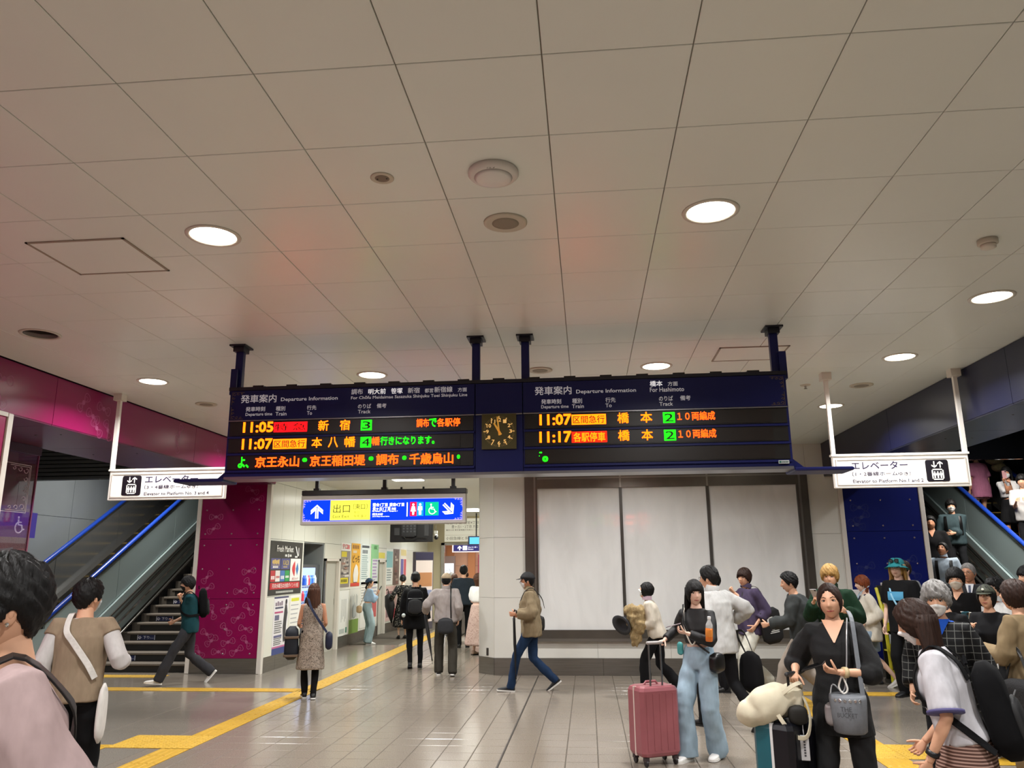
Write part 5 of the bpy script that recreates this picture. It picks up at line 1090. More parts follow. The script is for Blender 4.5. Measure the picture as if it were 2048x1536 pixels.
    # ---------------- hair
    hs = hair; hb = MB(); hmat = HAIRC[hs[1]]
    hair_mesh(hb, HTS, hs[0], hs[2], seed=len(PEOPLE) + 3, messy=hs[3].get('messy', .2) if len(hs) > 3 else .2)
    if len(hs) > 3 and 'L' in hs[3]:
        q = hs[3]; curtain(hb, Matrix.Scale(S, 4) @ Matrix.Translation(hc) @ (hm.to_4x4() if not q.get('plumb') else Matrix.Rotation(hy + tw, 4, 'Z')), q['L'], q.get('open', 1.2), q.get('wid', 1), len(PEOPLE), q.get('back', .03), q.get('thick', .045), q.get('flare', 0))
    if len(hs) > 3 and 'bun' in hs[3]:
        hb.ell((0, 0, 0), (.04, .035, .045), 14, 10, HTS @ Matrix.Translation(hs[3]['bun']))
    if len(hs) > 3 and 'tail' in hs[3]:
        hb.tube([HTS @ V(*q) for q in hs[3]['tail']], [.02 * S, .03 * S, .028 * S, .012 * S][:len(hs[3]['tail'])], 10)
    hb.ob('hair', hmat, root, smooth=True)
    # ---------------- garments
    def torso(mb, hem, lo, bust=True, collar=True, flare=0.0, neck=None):
        if fem: W = [(-.08, .155, .112, 0), (0, .152, .112, 0), (.14, .122, .094, 0), (.28, .140, .112, .014), (.36, .142, .10, .006), (.41, .136, .084, 0), (.45, .118, .070, 0), (.485, .084, .060, 0), (.525, .055, .052, .004)]
        else: W = [(-.08, .158, .110, 0), (0, .156, .110, 0), (.14, .146, .104, 0), (.28, .162, .114, .006), (.36, .168, .106, 0), (.415, .162, .090, 0), (.455, .142, .078, 0), (.49, .098, .066, 0), (.53, .062, .058, .004)]
        if neck: W = W[:neck]
        rows = []
        n_low = max(0, int((.87 - hem) / .06))
        for i in range(n_low, 0, -1):
            z = hem + (.87 - hem) * (n_low - i) / max(1, n_low); k = (.87 - z)
            rows.append(ering(V(0, 0, z) + (up * (z - .95)) * .15, r.lerp(pr_, .7).normalized(), f.lerp(pf, .7).normalized(), (.158 * bw + lo + flare * k), (.114 + lo * .8 + flare * k), 22))
        for t, rx, ry, fo in W:
            if .95 + t < hem - .001: continue
            k = lo * (1 if t < .37 else .7 if t < .42 else .45 if t < .46 else .25 if t < .5 else .08); rows.append(ering(p0 + up * t + f * fo, r, f, rx * bw + k, ry + k * .8, 22))
        mb.rings(rows)
    def sleeves(mb, frac, lo, cuff=None):
        for sg in (1, -1):
            s_, e_, w_ = ARM[sg]; fr = frac if not isinstance(frac, (tuple, list)) else frac[0 if sg == 1 else 1]
            if fr <= 0: continue
            pts = [s_ - r * sg * .06 - up * .01, s_ - r * sg * .005]; rad = [.062 * g + lo * .3, .057 * g + lo * .5]
            def rr(q): return (.055 - .018 * q) * g + lo * min(1, .55 + .9 * q)
            for q in (.15, .3, .45, .52, .6, .75, .9, 1.0):
                if q > fr: break
                pts.append(s_.lerp(e_, q * 2) if q <= .5 else e_.lerp(w_, (q - .5) * 2)); rad.append(rr(q))
            end = s_.lerp(e_, fr * 2) if fr <= .5 else e_.lerp(w_, (fr - .5) * 2)
            if (end - pts[-1]).length > .02: pts.append(end); rad.append(rr(fr))
            if cuff: rad[-1] = cuff
            mb.tube(pts, rad, 14)
    def legs(mb, hemz, rt, rk, rh):
        rows = [(.115, .142 if fem else .148, .105), (.02, .165, .118), (-.05, .168, .12), (-.10, .15, .108)]
        mb.rings([ering(p0 + V(0, 0, t), pr_, pf, rx * bw, ry, 20) for t, rx, ry in rows])
        for sg in (1, -1):
            h_, k_, a_, fd, ptc = LEG[sg]; zk = k_.z; L_ = [h_ + V(-sg * .005, 0, .02), h_.lerp(k_, .35), k_]; rd = [.088, rt * .96, rk]
            fr = 1.0 if hemz is None else hemz
            if fr <= 1.0:
                for q in (.35, .7, 1.0):
                    if q * .5 + .5 <= fr + .001: L_.append(k_.lerp(a_, q)); rd.append(rk + (rh - rk) * q)
                if fr < .5: L_ = [L_[0], h_.lerp(k_, fr * 2)]; rd = [.09, rh]
                elif fr < 1: L_.append(k_.lerp(a_, (fr - .5) * 2)); rd.append(rh)
                if fr >= 1.0: L_.append(a_ + (a_ - k_).normalized() * .045); rd.append(rh)
            mb.tube(L_, rd, 16)
    gi = [0]
    def garment(name, mb, mat_, wr_=.005, wl_=.12, sm=5, vx=1.0):
        gi[0] += 1; mb.v = sc(mb)
        return link(name, fuse(mb, vox * vx, sm, name, mat_, wr_, wl_, len(PEOPLE) * 7 + gi[0]), root)
    if bottom:
        k = bottom['kind']; mb = MB()
        if k in ('pants', 'shorts'):
            legs(mb, bottom.get('len', 1.0), bottom.get('rt', .085), bottom.get('rk', .062), bottom.get('rh', .055)); garment('trousers' if k == 'pants' else 'shorts', mb, bottom['m'], bottom.get('wr', .006), .13)
        elif k == 'skirt':
            hz, fl_ = bottom['hem'], bottom.get('flare', .12); rows = [ering(p0 + V(0, 0, .10), pr_, pf, .14 * bw, .105, 24)]
            mid = (LEG[1][2] + LEG[-1][2]) * .5
            for i in range(1, 9):
                q = i / 8; z = 1.05 + (hz - 1.05) * q; k2 = min(1, q * 3); c = V(mid.x * q * .6, mid.y * q * .6, z)
                rows.append([tuple(V(*pt_) + V(pt_[0] - c.x, pt_[1] - c.y, 0) * .06 * q * math.sin(j * 2 * PI / 24 * 7)) for j, pt_ in enumerate(ering(c, pr_, pf, .14 * bw + .025 * k2 + fl_ * q, .105 + .02 * k2 + fl_ * q * .9, 24))])
            mb.rings(rows); garment('skirt', mb, bottom['m'], .006, .14)
    for top in (top if isinstance(top, list) else [top] if top else []):
        mb = MB(); torso(mb, top.get('hem', .84), top.get('lo', .012), flare=top.get('flare', 0.0), neck=top.get('neck', 8))
        if top.get('sl', .5): sleeves(mb, top.get('sl', .5), top.get('slo', top.get('lo', .012)), top.get('cuff'))
        tobj = garment(top.get('name', 'shirt'), mb, top['m'], top.get('wr', .006), top.get('wl', .11))
        if top.get('collar'):
            c = MB(); c.rings([ering(nb + up * t + f * (.012 - .02 * k_), r, (f + up * .35).normalized(), q, q * 1.02, 20) for t, q, k_ in ((-.035, .072, 0), (.025, .068, 1), (.03, .060, 1), (-.02, .058, 0))], cap=False); c.v = sc(c); c.ob('collar', top['collar'], root, smooth=True)
    # shoes
    if shoes:
        sm_ = M(shoes[0], .5); sole = M('e9e7e2' if shoes[1] == 'sneaker' else '191818', .6)
        for sg in (1, -1):
            h_, k_, a_, fd, ptc = LEG[sg]; lt = V(fd.y, -fd.x, 0); RM = Matrix.Rotation(-ptc, 3, lt)
            def fp(x, y, z): return a_ + RM @ (lt * x + fd * y + V(0, 0, z - .08))
            c = MB(); rows = []
            for y, hw, z1 in ((-.062, .018, .05), (-.05, .032, .085), (-.02, .037, .095), (.03, .038, .085), (.075, .041, .062), (.12, .044, .05), (.16, .040, .042), (.185, .028, .032), (.195, .012, .022)):
                ring = []
                for i in range(14):
                    a = 2 * PI * i / 14; cx_, cz_ = math.cos(a), math.sin(a)
                    ring.append(tuple(fp(hw * math.copysign(abs(cx_) ** .7, cx_), y, .012 + (z1 - .012) * .5 * (1 + math.copysign(abs(cz_) ** .7, cz_)))))
                rows.append(ring)
            c.rings(rows); c.v = sc(c); so = c.ob('shoe', sm_, root, smooth=True)
            c = MB(); out = [(-.066, .02), (-.055, .034), (0, .038), (.06, .042), (.12, .047), (.165, .043), (.19, .028), (.2, .01)]
            pl = [(w_, y) for y, w_ in out] + [(-w_, y) for y, w_ in reversed(out)]
            c.rings([[tuple(fp(x, y, z)) for x, y in pl] for z in (0, .02)]); c.v = sc(c); c.ob('sole', sole, so)
    TW = [(-.08, .155, .112, 0), (0, .152, .112, 0), (.14, .122, .094, 0), (.28, .140, .112, .014), (.36, .142, .10, .006), (.41, .136, .084, 0), (.45, .118, .070, 0), (.485, .084, .060, 0), (.525, .055, .052, .004)] if fem else [(-.08, .158, .110, 0), (0, .156, .110, 0), (.14, .146, .104, 0), (.28, .162, .114, .006), (.36, .168, .106, 0), (.415, .162, .090, 0), (.455, .142, .078, 0), (.49, .098, .066, 0), (.53, .062, .058, .004)]
    def surf(x, z, lo=.03, back=False):
        t = z + .3; ts = [q[0] for q in TW]; rx = np.interp(t, ts, [q[1] for q in TW]) * bw; ry = np.interp(t, ts, [q[2] for q in TW]); fo = np.interp(t, ts, [q[3] for q in TW]); k = lo * np.interp(t, [.36, .42, .46, .5, .53], [1, .7, .45, .25, .08])
        u = min(.98, abs(x) / (rx + k)); return (fo + (ry + k * .8) * (1 - u ** 2.35) ** (1 / 2.35)) if not back else (fo - (ry + k * .8) * (1 - u ** 2.35) ** (1 / 2.35))
    M4 = Matrix.Translation(loc) @ Matrix.Rotation(R(rot), 4, 'Z')
    info = dict(root=root, S=S, HT=HTS, M4=M4, chest=Matrix.Scale(S, 4) @ (Matrix.Translation(p0 + up * .3) @ Matrix((r, f, up)).transposed().to_4x4()), hand={1: (ARM[1][2] * S, (ARM[1][2] - ARM[1][1]).normalized()), -1: (ARM[-1][2] * S, (ARM[-1][2] - ARM[-1][1]).normalized())},
                surf=surf, hip=Matrix.Scale(S, 4) @ Matrix.Translation(p0), arm=ARM, d=d)
    PEOPLE[key] = info
    if extra:
        for e_ in extra: e_(info)
    return info
# ---- worn extras (children)
def cap(col, brim_dir=0.0, brim=True, z=.035, badge=None):
    def fn(I):
        c = MB(); D = sphere_dirs(40, 24); P = head_surface(D); ab = np.clip((P[..., 2] - z + .035 * D[..., 1] * 0) / .012, 0, 1)
        P = P * (1 - .2 * (1 - ab))[..., None] + D * (ab * .026)[..., None]; P[..., 2] = np.where(ab > 0, P[..., 2], np.maximum(P[..., 2], z - .01)); grid_faces(c, P, I['HT'])
        o = c.ob('cap', M(col, .75, nz=.08, ns=60), I['root'], smooth=True)
        if brim:
            b_ = MB(); top_ = []; 
            for k, q in enumerate((0, .4, .75, 1.0)):
                top_.append([( (.082 - .012 * q) * math.sin(a), .055 + (.05 + .065 * q) * math.cos(a) * 1.0 + .0, z + .012 - .022 * q * math.cos(a) ) for a in [R(-88 + 176 * i / 14) for i in range(15)]])
            v = [p for row in top_ for p in row]; n = 15; fs = []
            for k in range(3):
                for i in range(14): fs.append((k * n + i, k * n + i + 1, (k + 1) * n + i + 1, (k + 1) * n + i))
            lo_ = [(x, y, zz - .006) for x, y, zz in v]; m_ = len(v); fs2 = [tuple(i + m_ for i in reversed(q)) for q in fs]
            edge = list(range(3 * n, 4 * n)); fs3 = [(edge[i], edge[i + 1], edge[i + 1] + m_, edge[i] + m_) for i in range(n - 1)]
            b_.add(v + lo_, fs + fs2 + fs3, I['HT'] @ Matrix.Rotation(R(brim_dir), 4, 'Z')); b_.ob('cap_brim', M(col, .75), o, smooth=True)
        if badge: e_ = MB(); e_.ell((0, .112, z + .045), (.014, .004, .012), 10, 6, I['HT']); e_.ob('cap_badge', M(badge, .6), o)
    return fn
def bucket(col, col2):
    def fn(I):
        c = MB(); c.lathe([(.150, .012), (.148, .006), (.098, .048), (.094, .075), (.085, .118), (.06, .14), (.001, .146)], 32, I['HT'] @ Matrix.Translation((0, -.005, .0)) @ Matrix.Scale(1.12, 4, (0, 1, 0)), cap=False); o = c.ob('bucket_hat', PATTERN('blotch', col, col2, 14), I['root'], smooth=True)
        for sg in (1, -1): s = MB(); s.tube([I['HT'] @ V(sg * .033 + .026 * math.cos(a), .112 + .004 * math.sin(a), .095 + .02 * math.sin(a)) for a in [2 * PI * i / 14 for i in range(15)]], .005, 6); s.ob('goggle_rim', m_black, o); s = MB(); s.ell((sg * .033, .112, .095), (.024, .006, .018), 12, 6, I['HT']); s.ob('goggle_lens', M('2a3436', .1), o)
    return fn
def mask(col='f0eeea'):
    def fn(I):
        D = sphere_dirs(56, 44); P = head_surface(D); phi = np.abs(np.arctan2(D[..., 0], D[..., 1])); lo = -.108 + .03 * np.clip(phi / 1.1, 0, 1) ** 2; hi = -.006 - .025 * np.clip(phi / 1.1, 0, 1) ** 1.5
        ab = np.clip((P[..., 2] - lo) / .01, 0, 1) * np.clip((hi - P[..., 2]) / .01, 0, 1) * np.clip((1.12 - phi) / .12, 0, 1)
        P = P * (1 - .06 * (1 - ab))[..., None] + D * (ab * .007)[..., None]; P[..., 1] += ab * .0015 * np.clip(D[..., 1], 0, 1) + ab * .002 * np.sin(P[..., 2] * 420)
        c = MB(); grid_faces(c, P, I['HT']); o = c.ob('face_mask', M(col, .85), I['root'], smooth=True)
        for sg in (1, -1): s = MB(); s.tube([I['HT'] @ V(sg * .067, .045, -.035), I['HT'] @ V(sg * .083, .01, -.005), I['HT'] @ V(sg * .088, -.018, .015)], .0016 * I['S'], 5); s.ob('ear_loop', M(col, .85), o)
    return fn
def glasses(col='1a1a1c'):
    def fn(I):
        c = MB()
        for sg in (1, -1):
            c.tube([I['HT'] @ V(sg * .032 + .021 * math.cos(a), .098, .008 + .017 * math.sin(a)) for a in [2 * PI * i / 16 for i in range(17)]], .0017, 5); c.tube([I['HT'] @ V(sg * .053, .096, .012), I['HT'] @ V(sg * .074, .06, .014), I['HT'] @ V(sg * .082, -.01, .012)], .0017, 5)
        c.tube([I['HT'] @ V(-.011, .099, .01), I['HT'] @ V(0, .103, .013), I['HT'] @ V(.011, .099, .01)], .0017, 5); c.ob('glasses', M(col, .3), I['root'])
    return fn
def patch(name, m, x0, x1, z0, z1, y=None, n=10, rise=.03, tri=False):      # panel lying on the chest; rise = looseness of the garment below it
    def fn(I):
        c = MB(); rows = []; xm = (x0 + x1) / 2; lo = rise
        for j in range(7):
            q = j / 6; zz = z0 + (z1 - z0) * q; k = (.06 + .94 * q) if tri else 1; row = []
            for i in range(n):
                x = xm + (x0 + (x1 - x0) * i / (n - 1) - xm) * k; row.append(tuple(I['chest'] @ V(x, I['surf'](x, zz, lo) + .0095, zz)))
            rows.append(row)
        c.add([p for q in rows for p in q], [(a * n + b_, a * n + b_ + 1, (a + 1) * n + b_ + 1, (a + 1) * n + b_) for a in range(6) for b_ in range(n - 1)]); c.ob(name, m, I['root'], smooth=True)
    return fn
def vneck(m, depth=.13, w=.06, lo=.03):
    return patch('neckline', m, -w, w, .20 - depth, .205, rise=lo, tri=True)
def watch(sg, col):
    def fn(I):
        w_, dr = I['hand'][sg]; c = MB(); c.tube([w_ - dr * .05, w_ - dr * .025], .034, 12); o = c.ob('wristband', M(col, .4), I['root'], smooth=True)
    return fn
def earring():
    def fn(I):
        for sg in (1, -1): c = MB(); c.ell((sg * .088, -.006, -.03), (.005, .005, .006), 8, 6, I['HT']); c.ob('earring', M('d8d4cc', .15, .9), I['root'])
    return fn

# ------------------------------------------------------------------ carried things (top-level)
def prop(name, label, cat, I, c, group=None):
    c = V(*c); rz = I['root'].rotation_euler[2]
    t = thing(name, label, cat, I['M4'] @ c, rz, group); return t, Matrix.Translation(-c)
def strap(t, T, pts, m, wd=.018, th=.35, name='strap', up=None):
    """flat ribbon lying on the torso: its face turns outward from the body axis"""
    n = len(pts); P = [V(*p) for p in pts]; Q = []; chest = max(p[2] for p in pts) < .6; zc = .06 if chest else 1.30
    for i in range(n - 1):
        for k in range(5):
            q = k / 5; a0 = P[max(i - 1, 0)]; a1 = P[i]; a2 = P[i + 1]; a3 = P[min(i + 2, n - 1)]
            Q.append(.5 * ((2 * a1) + (a2 - a0) * q + (2 * a0 - 5 * a1 + 4 * a2 - a3) * q * q + (3 * a1 - a0 - 3 * a2 + a3) * q ** 3))
    Q.append(P[-1]); b = MB(); rs = []; m_ = len(Q); h_ = max(.003, wd * th * .35) if th < .8 else wd
    for k in range(m_):
        tn = (Q[min(k + 1, m_ - 1)] - Q[max(k - 1, 0)]).normalized(); o = V(Q[k].x * .55, Q[k].y, max(0, Q[k].z - zc) * 1.6)
        o = o - tn * o.dot(tn); o = o.normalized() if o.length > 1e-5 else tn.orthogonal().normalized(); s_ = tn.cross(o)
        if th >= .8: rs.append([tuple(T @ (Q[k] + (o * math.cos(2 * PI * i / 8) + s_ * math.sin(2 * PI * i / 8)) * wd)) for i in range(8)])
        else: rs.append([tuple(T @ (Q[k] + s_ * a * wd * .8 + o * c * h_)) for a, c in ((-1, -1), (1, -1), (1, .6), (.8, 1), (-.8, 1), (-1, .6))])
    b.rings(rs); return b.ob(name, m, t, smooth=th >= .8)
def on_body(I, lo, spec, off=.012):
    out = []
    for q in spec:
        if q[0] == 't':
            z = .205
            for k in range(40):
                if I['surf'](abs(q[1]) * .9, z, lo) > .035: break
                z -= .003
            out.append((q[1], q[2] if len(q) > 2 else 0, z + off * .6 + .012))
        else: y = I['surf'](q[1], q[2], lo, q[0] == 'b'); out.append((q[1], y + (off if q[0] == 'f' else -off), q[2]))
    return out
def rbox(T, c, s, n=4.0, taper=0.0, k=20, rows=9):
    """super-ellipsoid box: centre c, half sizes s"""
    b = MB(); rs = []
    for j in range(rows + 1):
        v = -1 + 2 * j / rows; a = max(.02, (1 - abs(v) ** n)) ** (1 / n); z = c[2] + s[2] * v; w_ = 1 - taper * (v + 1) / 2
        rs.append([tuple(T @ V(c[0] + s[0] * w_ * a * math.copysign(abs(math.cos(t)) ** (2 / n), math.cos(t)), c[1] + s[1] * w_ * a * math.copysign(abs(math.sin(t)) ** (2 / n), math.sin(t)), z)) for t in [2 * PI * i / k for i in range(k)]])
    b.rings(rs); return b
def cpt(I, x, y, z): return tuple(I['chest'] @ V(x, y, z))
def backpack(I, label, col='0e0e10', w=.15, dp=.09, h=.24, z=.0, straps=True, sag=0.0, detail_=True):
    c = I['chest'] @ V(0, -.125 - dp - .02, z); t, T = prop('backpack', label, 'backpack', I, c); m = M(col, .88, nz=.15, ns=20, spec=.15, bump=.4, bs=9); TT = T @ I['chest']
    rbox(TT, (0, -.125 - dp, z), (w, dp, h), 4.2, .16).ob('main_pouch', m, t, smooth=True); rbox(TT, (0, -.125 - 2 * dp + .005, z - h * .3), (w * .8, dp * .4, h * .55), 3.2, .1).ob('front_pocket', M(col, .7, nz=.2, ns=20), t, smooth=True)
    b = MB(); b.tube([TT @ V(-w * .75, -.125 - 2 * dp - .018, z + h * .28), TT @ V(w * .75, -.125 - 2 * dp - .018, z + h * .28)], .004, 6); b.ob('zipper', M('6a6a6c', .35, .6), t)
    b = MB(); b.tube([TT @ V(-.03, -.14, z + h), TT @ V(0, -.14, z + h + .04), TT @ V(.03, -.14, z + h)], .009, 6); b.ob('grab_loop', m, t)
    if straps:
        for sg in (1, -1): strap(t, TT, on_body(I, .038, [('b', sg * .08, min(.08, z + h * .7)), ('b', sg * .088, .12), ('t', sg * .09), ('f', sg * .092, .11), ('f', sg * .11, .02), ('f', sg * .135, -.08)]) + [(sg * .19, .02, -.15), (sg * .14, -.14, z - h * .75)], M(col, .8, spec=.2), .024, .3, 'shoulder_strap')
    return t
def phone(I, sg, label, col='141416', off=(0, 0, 0), rot=(0, 0, 0), lit=False):
    w_, dr = I['hand'][sg]; c = w_ + dr * .11 + V(*off); t, T = prop('phone', label, 'phone', I, c); b = MB(); Rm = Euler([R(a) for a in rot]).to_matrix().to_4x4(); b.bbox(-.036, .036, -.075, .075, -.0045, .0045, .003, Rm); b.ob('case', M(col, .25), t)
    b = MB(); b.box(-.032, .032, -.07, .07, .0045, .0052, Rm); b.ob('screen', GLOW('8aa8b8', .6) if lit else M('0a0a0c', .08), t); b = MB(); b.box(-.032, -.012, .045, .07, -.0065, -.0045, Rm); b.ob('camera_bump', M('2a2a2c', .2), t)
    return t
def umbrella(I, label, a, b_, col='0c0c0e', r=.05):
    a, b_ = V(*a), V(*b_); t, T = prop('umbrella', label, 'umbrella', I, a); q = MB(); L_ = b_ - a
    q.tube([T @ (a + L_ * k) for k in (.02, .08, .4, .7, .85, .93)], [.02, r * .8, r, r * .55, r * .25, .012], 10); q.ob('canopy', M(col, .6, nz=.2, ns=30), t, smooth=True)
    q = MB(); q.tube([T @ (a + L_ * k) for k in (.9, 1.0)], .005, 6); q.ob('tip', m_dsteel, t)
    d_ = L_.normalized(); s_ = d_.orthogonal().normalized(); q = MB(); q.tube([T @ (a + d_ * .03), T @ (a - d_ * .06), T @ (a - d_ * .1 + s_ * .02), T @ (a - d_ * .09 + s_ * .055), T @ (a - d_ * .05 + s_ * .06)], .011, 8); q.ob('handle', M('1c1612', .4), t, smooth=True); return t
FAB = lambda c, bump=.3: M(c, .88, nz=.07, ns=40, bump=bump, bs=11, spec=.2, stretch=(1, 1, .35))
DENIM = lambda c: M(c, .88, nz=.16, ns=14, bump=.35, bs=11, spec=.2, stretch=(1, 1, .35))
BLKC, BLKC2 = FAB('101012'), FAB('17171a')

# ================================================================== THE PEOPLE
# --- left foreground: man in mauve shirt
I = person('pink', 'man in a mauve T-shirt with curly black hair at the left edge, nearest the camera', (-1.51, 2.06, 0), 94, 1.775, lean=4, head=(4, -4, 0), skin='l', hair=('short', 'black', .025, dict(messy=.35)), top=dict(m=FAB('a58f8e'), sl=.44, lo=.035, slo=.042, hem=.78, wr=.008, wl=.16, name='t_shirt'), bottom=dict(kind='pants', m=BLKC), wl=(-.24, .0, .90), wr=(.24, .05, .9), extra=[earring()])
t, T = prop('sling_bag', 'black sling bag strap over the shoulder of the man in mauve', 'bag', I, cpt(I, .0, -.2, -.2)); TT = T @ I['chest']
strap(t, TT, on_body(I, .04, [('f', .11, -.12), ('f', .02, .0), ('f', -.06, .1), ('t', -.09), ('b', -.06, .1), ('b', .02, .0), ('b', .09, -.1)]), M('0f0f11', .5), .028, .3); strap(t, TT, on_body(I, .04, [('f', -.065, .105), ('f', -.075, .125)], .016), M('1c1c1f', .3), .034, .4, 'buckle')
rbox(TT, (.06, -.19, -.2), (.13, .05, .1), 3).ob('pouch', M('0e0e10', .6), t, smooth=True)
# --- vest man
I = person('vest', 'man seen from behind in a beige knit vest over white sleeves, left', (-3.62, 5.48, 0), -18, 1.67, build=.94, lean=2, head=(-28, -6, 0), hair=('short', 'black', .026, dict(messy=.3)), top=[dict(m=FAB('c2bebc'), sl=.9, lo=.0, slo=.018, hem=.95, name='shirt', wr=.002), dict(m=FAB('8f7d68', .6), sl=.13, lo=.03, slo=.036, hem=.86, name='knit_vest')], bottom=dict(kind='pants', m=BLKC, rt=.095, rk=.075, rh=.07), wr=(.25, .20, 1.12), wl=(-.2, .12, .95), extra=[mask('cfd8dc')])
t, T = prop('shoulder_bag', 'white strap bag across the back of the man in the beige vest', 'bag', I, cpt(I, .2, 0, -.3)); TT = T @ I['chest']; mw = FAB('d6d2cc')
strap(t, TT, on_body(I, .04, [('f', -.10, .02), ('f', -.09, .11), ('t', -.085), ('b', -.07, .11), ('b', .0, .02), ('b', .10, -.12), ('b', .15, -.22)]), mw, .026, .28); rbox(TT, (.20, -.03, -.46), (.03, .075, .20), 2.6, .15).ob('pouch', mw, t, smooth=True)
# --- teal shirt walker
I = person('teal', 'man in a teal shirt with black mask and backpack walking left past the magenta pillar', (-6.34, 12.33, 0), 90, 1.68, lean=5, head=(0, -4, 0), feet=((.07, -.36, .17, 0, 50), (-.07, .40, .085, 0, -8)), drop=.05, hair=('bangs', 'black', .026), top=dict(m=FAB('173f46'), sl=.46, lo=.032, slo=.035, hem=.80, name='t_shirt'), bottom=dict(kind='pants', m=FAB('37373b'), rt=.098, rk=.078, rh=.082), shoes=('e6e4e0', 'sneaker'), wl=(-.10, .17, 1.30), wr=(.2, .22, .96), curl=(.5, 1.0), palm=(None, (.4, -.6, -.4)), extra=[mask('121214')])
backpack(I, 'black backpack on the man in teal', '0b0b0d', .15, .075, .23, .02)
# --- dress woman
I = person('dress', 'woman from behind with long brown hair in a patterned sleeveless tunic over black leggings', (-3.88, 11.04, 0), 0, 1.53, 'f', lean=1, feet=((.06, -.05, .08, 0, 8), (-.07, .12, .08, 8, 0)), hair=('long', 'lbrown', .02, dict(L=.46, open=1.6, wid=1.05, back=.055, thick=.05, flare=.12)), top=dict(m=PATTERN('squiggle', 'b0a294', '2c2724', 32), sl=0, lo=.022, hem=.50, flare=.10, name='tunic', wr=.004), bottom=dict(kind='pants', m=BLKC, rt=.08, rk=.058, rh=.048), shoes=('1a1a1c', 'sneaker'), wr=(.20, .22, 1.06), wl=(-.20, .22, 1.06), pole=((.12, -1, -.4), (-.12, -1, -.4)), skin='m')
t, T = prop('shoulder_bag', 'black shopper with tan bands beside the woman in the patterned tunic', 'bag', I, (-.27, .05, .82)); rbox(T, (-.27, .05, .74), (.10, .16, .22), 5, .1).ob('body', M('0e1420', .7), t, smooth=True)
for z in (.58, .82): rbox(T, (-.27, .05, z), (.102, .163, .02), 8).ob('tan_band', M('6e5a48', .7), t)
t, T = prop('crossbody_bag', 'navy crossbody bag at the right hip of the woman in the patterned tunic', 'bag', I, (.22, -.02, .80)); rbox(T, (.235, -.02, .76), (.05, .11, .12), 3.5).ob('pouch', M('18203c', .6), t, smooth=True); strap(t, T, [(-.12, .10, 1.25), (-.09, .0, 1.36), (-.03, -.14, 1.22), (.08, -.175, 1.05), (.2, -.12, .88)], M('1b2546', .6), .02, .3)
# --- woman in blue cap
I = person('jeans', 'woman in navy cap, pale blue shirt and jeans on her phone by the posters', (-5.25, 18.70, 0), -70, 1.50, 'f', lean=4, head=(0, -28, 0), feet=((.10, .02, .08, -15, 0), (-.10, .06, .08, 15, 0)), hair=('tied', 'black', .016, dict(tail=[(0, -.1, -.02), (0, -.14, -.06), (0, -.13, -.12)])), top=dict(m=FAB('9db9d6'), sl=.86, lo=.03, slo=.03, hem=.98, name='shirt'), bottom=dict(kind='pants', m=DENIM('9fb6bd'), rt=.105, rk=.098, rh=.10), shoes=('efeeea', 'sneaker'), wr=(.08, .26, 1.30), wl=(-.06, .27, 1.27), curl=(.8, .8), palm=((-.5, -.6, .3), (.5, -.6, .3)), extra=[cap('23405e', badge='dfe6ea')])
phone(I, 1, 'phone held up by the woman in the navy cap', '6a5a4a', (-.08, .02, .02), (60, 0, 0)); t, T = prop('small_bag', 'small beige bag hanging at the side of the woman in the navy cap', 'bag', I, (-.02, -.2, .82)); rbox(T, (.05, -.22, .80), (.09, .05, .085), 4).ob('pouch', M('bfa27a', .6), t, smooth=True); strap(t, T, [(.05, -.2, .88), (.12, -.1, 1.2), (.1, .0, 1.40)], M('b59a72', .6), .008, .5)
# --- floral dress woman with umbrella
I = person('floral', 'woman from behind in a black floral dress carrying a black umbrella', (-4.75, 20.19, 0), 8, 1.56, 'f', head=(-8, 0, 0), hair=('tied', 'black', .02, dict(bun=(0, -.11, -.02))), top=dict(m=PATTERN('blotch', '121213', '8a857c', 34), sl=.8, lo=.02, slo=.03, hem=.86, name='blouse'), bottom=dict(kind='skirt', m=PATTERN('blotch', '121213', '8a857c', 34), hem=.30, flare=.10, bare=True), shoes=('151516', 'boot'), wl=(-.32, .1, 1.0), skin='p')
umbrella(I, 'half open black umbrella hanging by the floral dress woman', (-.36, .06, 1.12), (-.26, .0, .32), r=.13)
# --- woman in black with backpack
I = person('blackw', 'woman from behind dressed in black with a black backpack and leggings', (-3.17, 14.46, 0), 0, 1.66, 'f', build=1.1, feet=((.11, -.04, .08, 0, 0), (-.07, -.16, .10, 0, 15)), hair=('tied', 'black', .018), top=dict(m=FAB('0b0b0d'), sl=1.0, lo=.045, slo=.03, hem=.72, name='cardigan'), bottom=dict(kind='pants', m=FAB('09090b'), rt=.085, rk=.06, rh=.048), shoes=('141416', 'boot'), extra=[cap('0d0d0f', z=.05)])
t = backpack(I, 'large black backpack on the woman in black leggings', '17181b', .17, .09, .24, -.10); b = MB(); b.ell((0, 0, 0), (.035, .035, .035), 14, 10); o = b.ob('round_charm', M('c9d2d0', .5), t, (-.2, -.02, -.22), smooth=True)
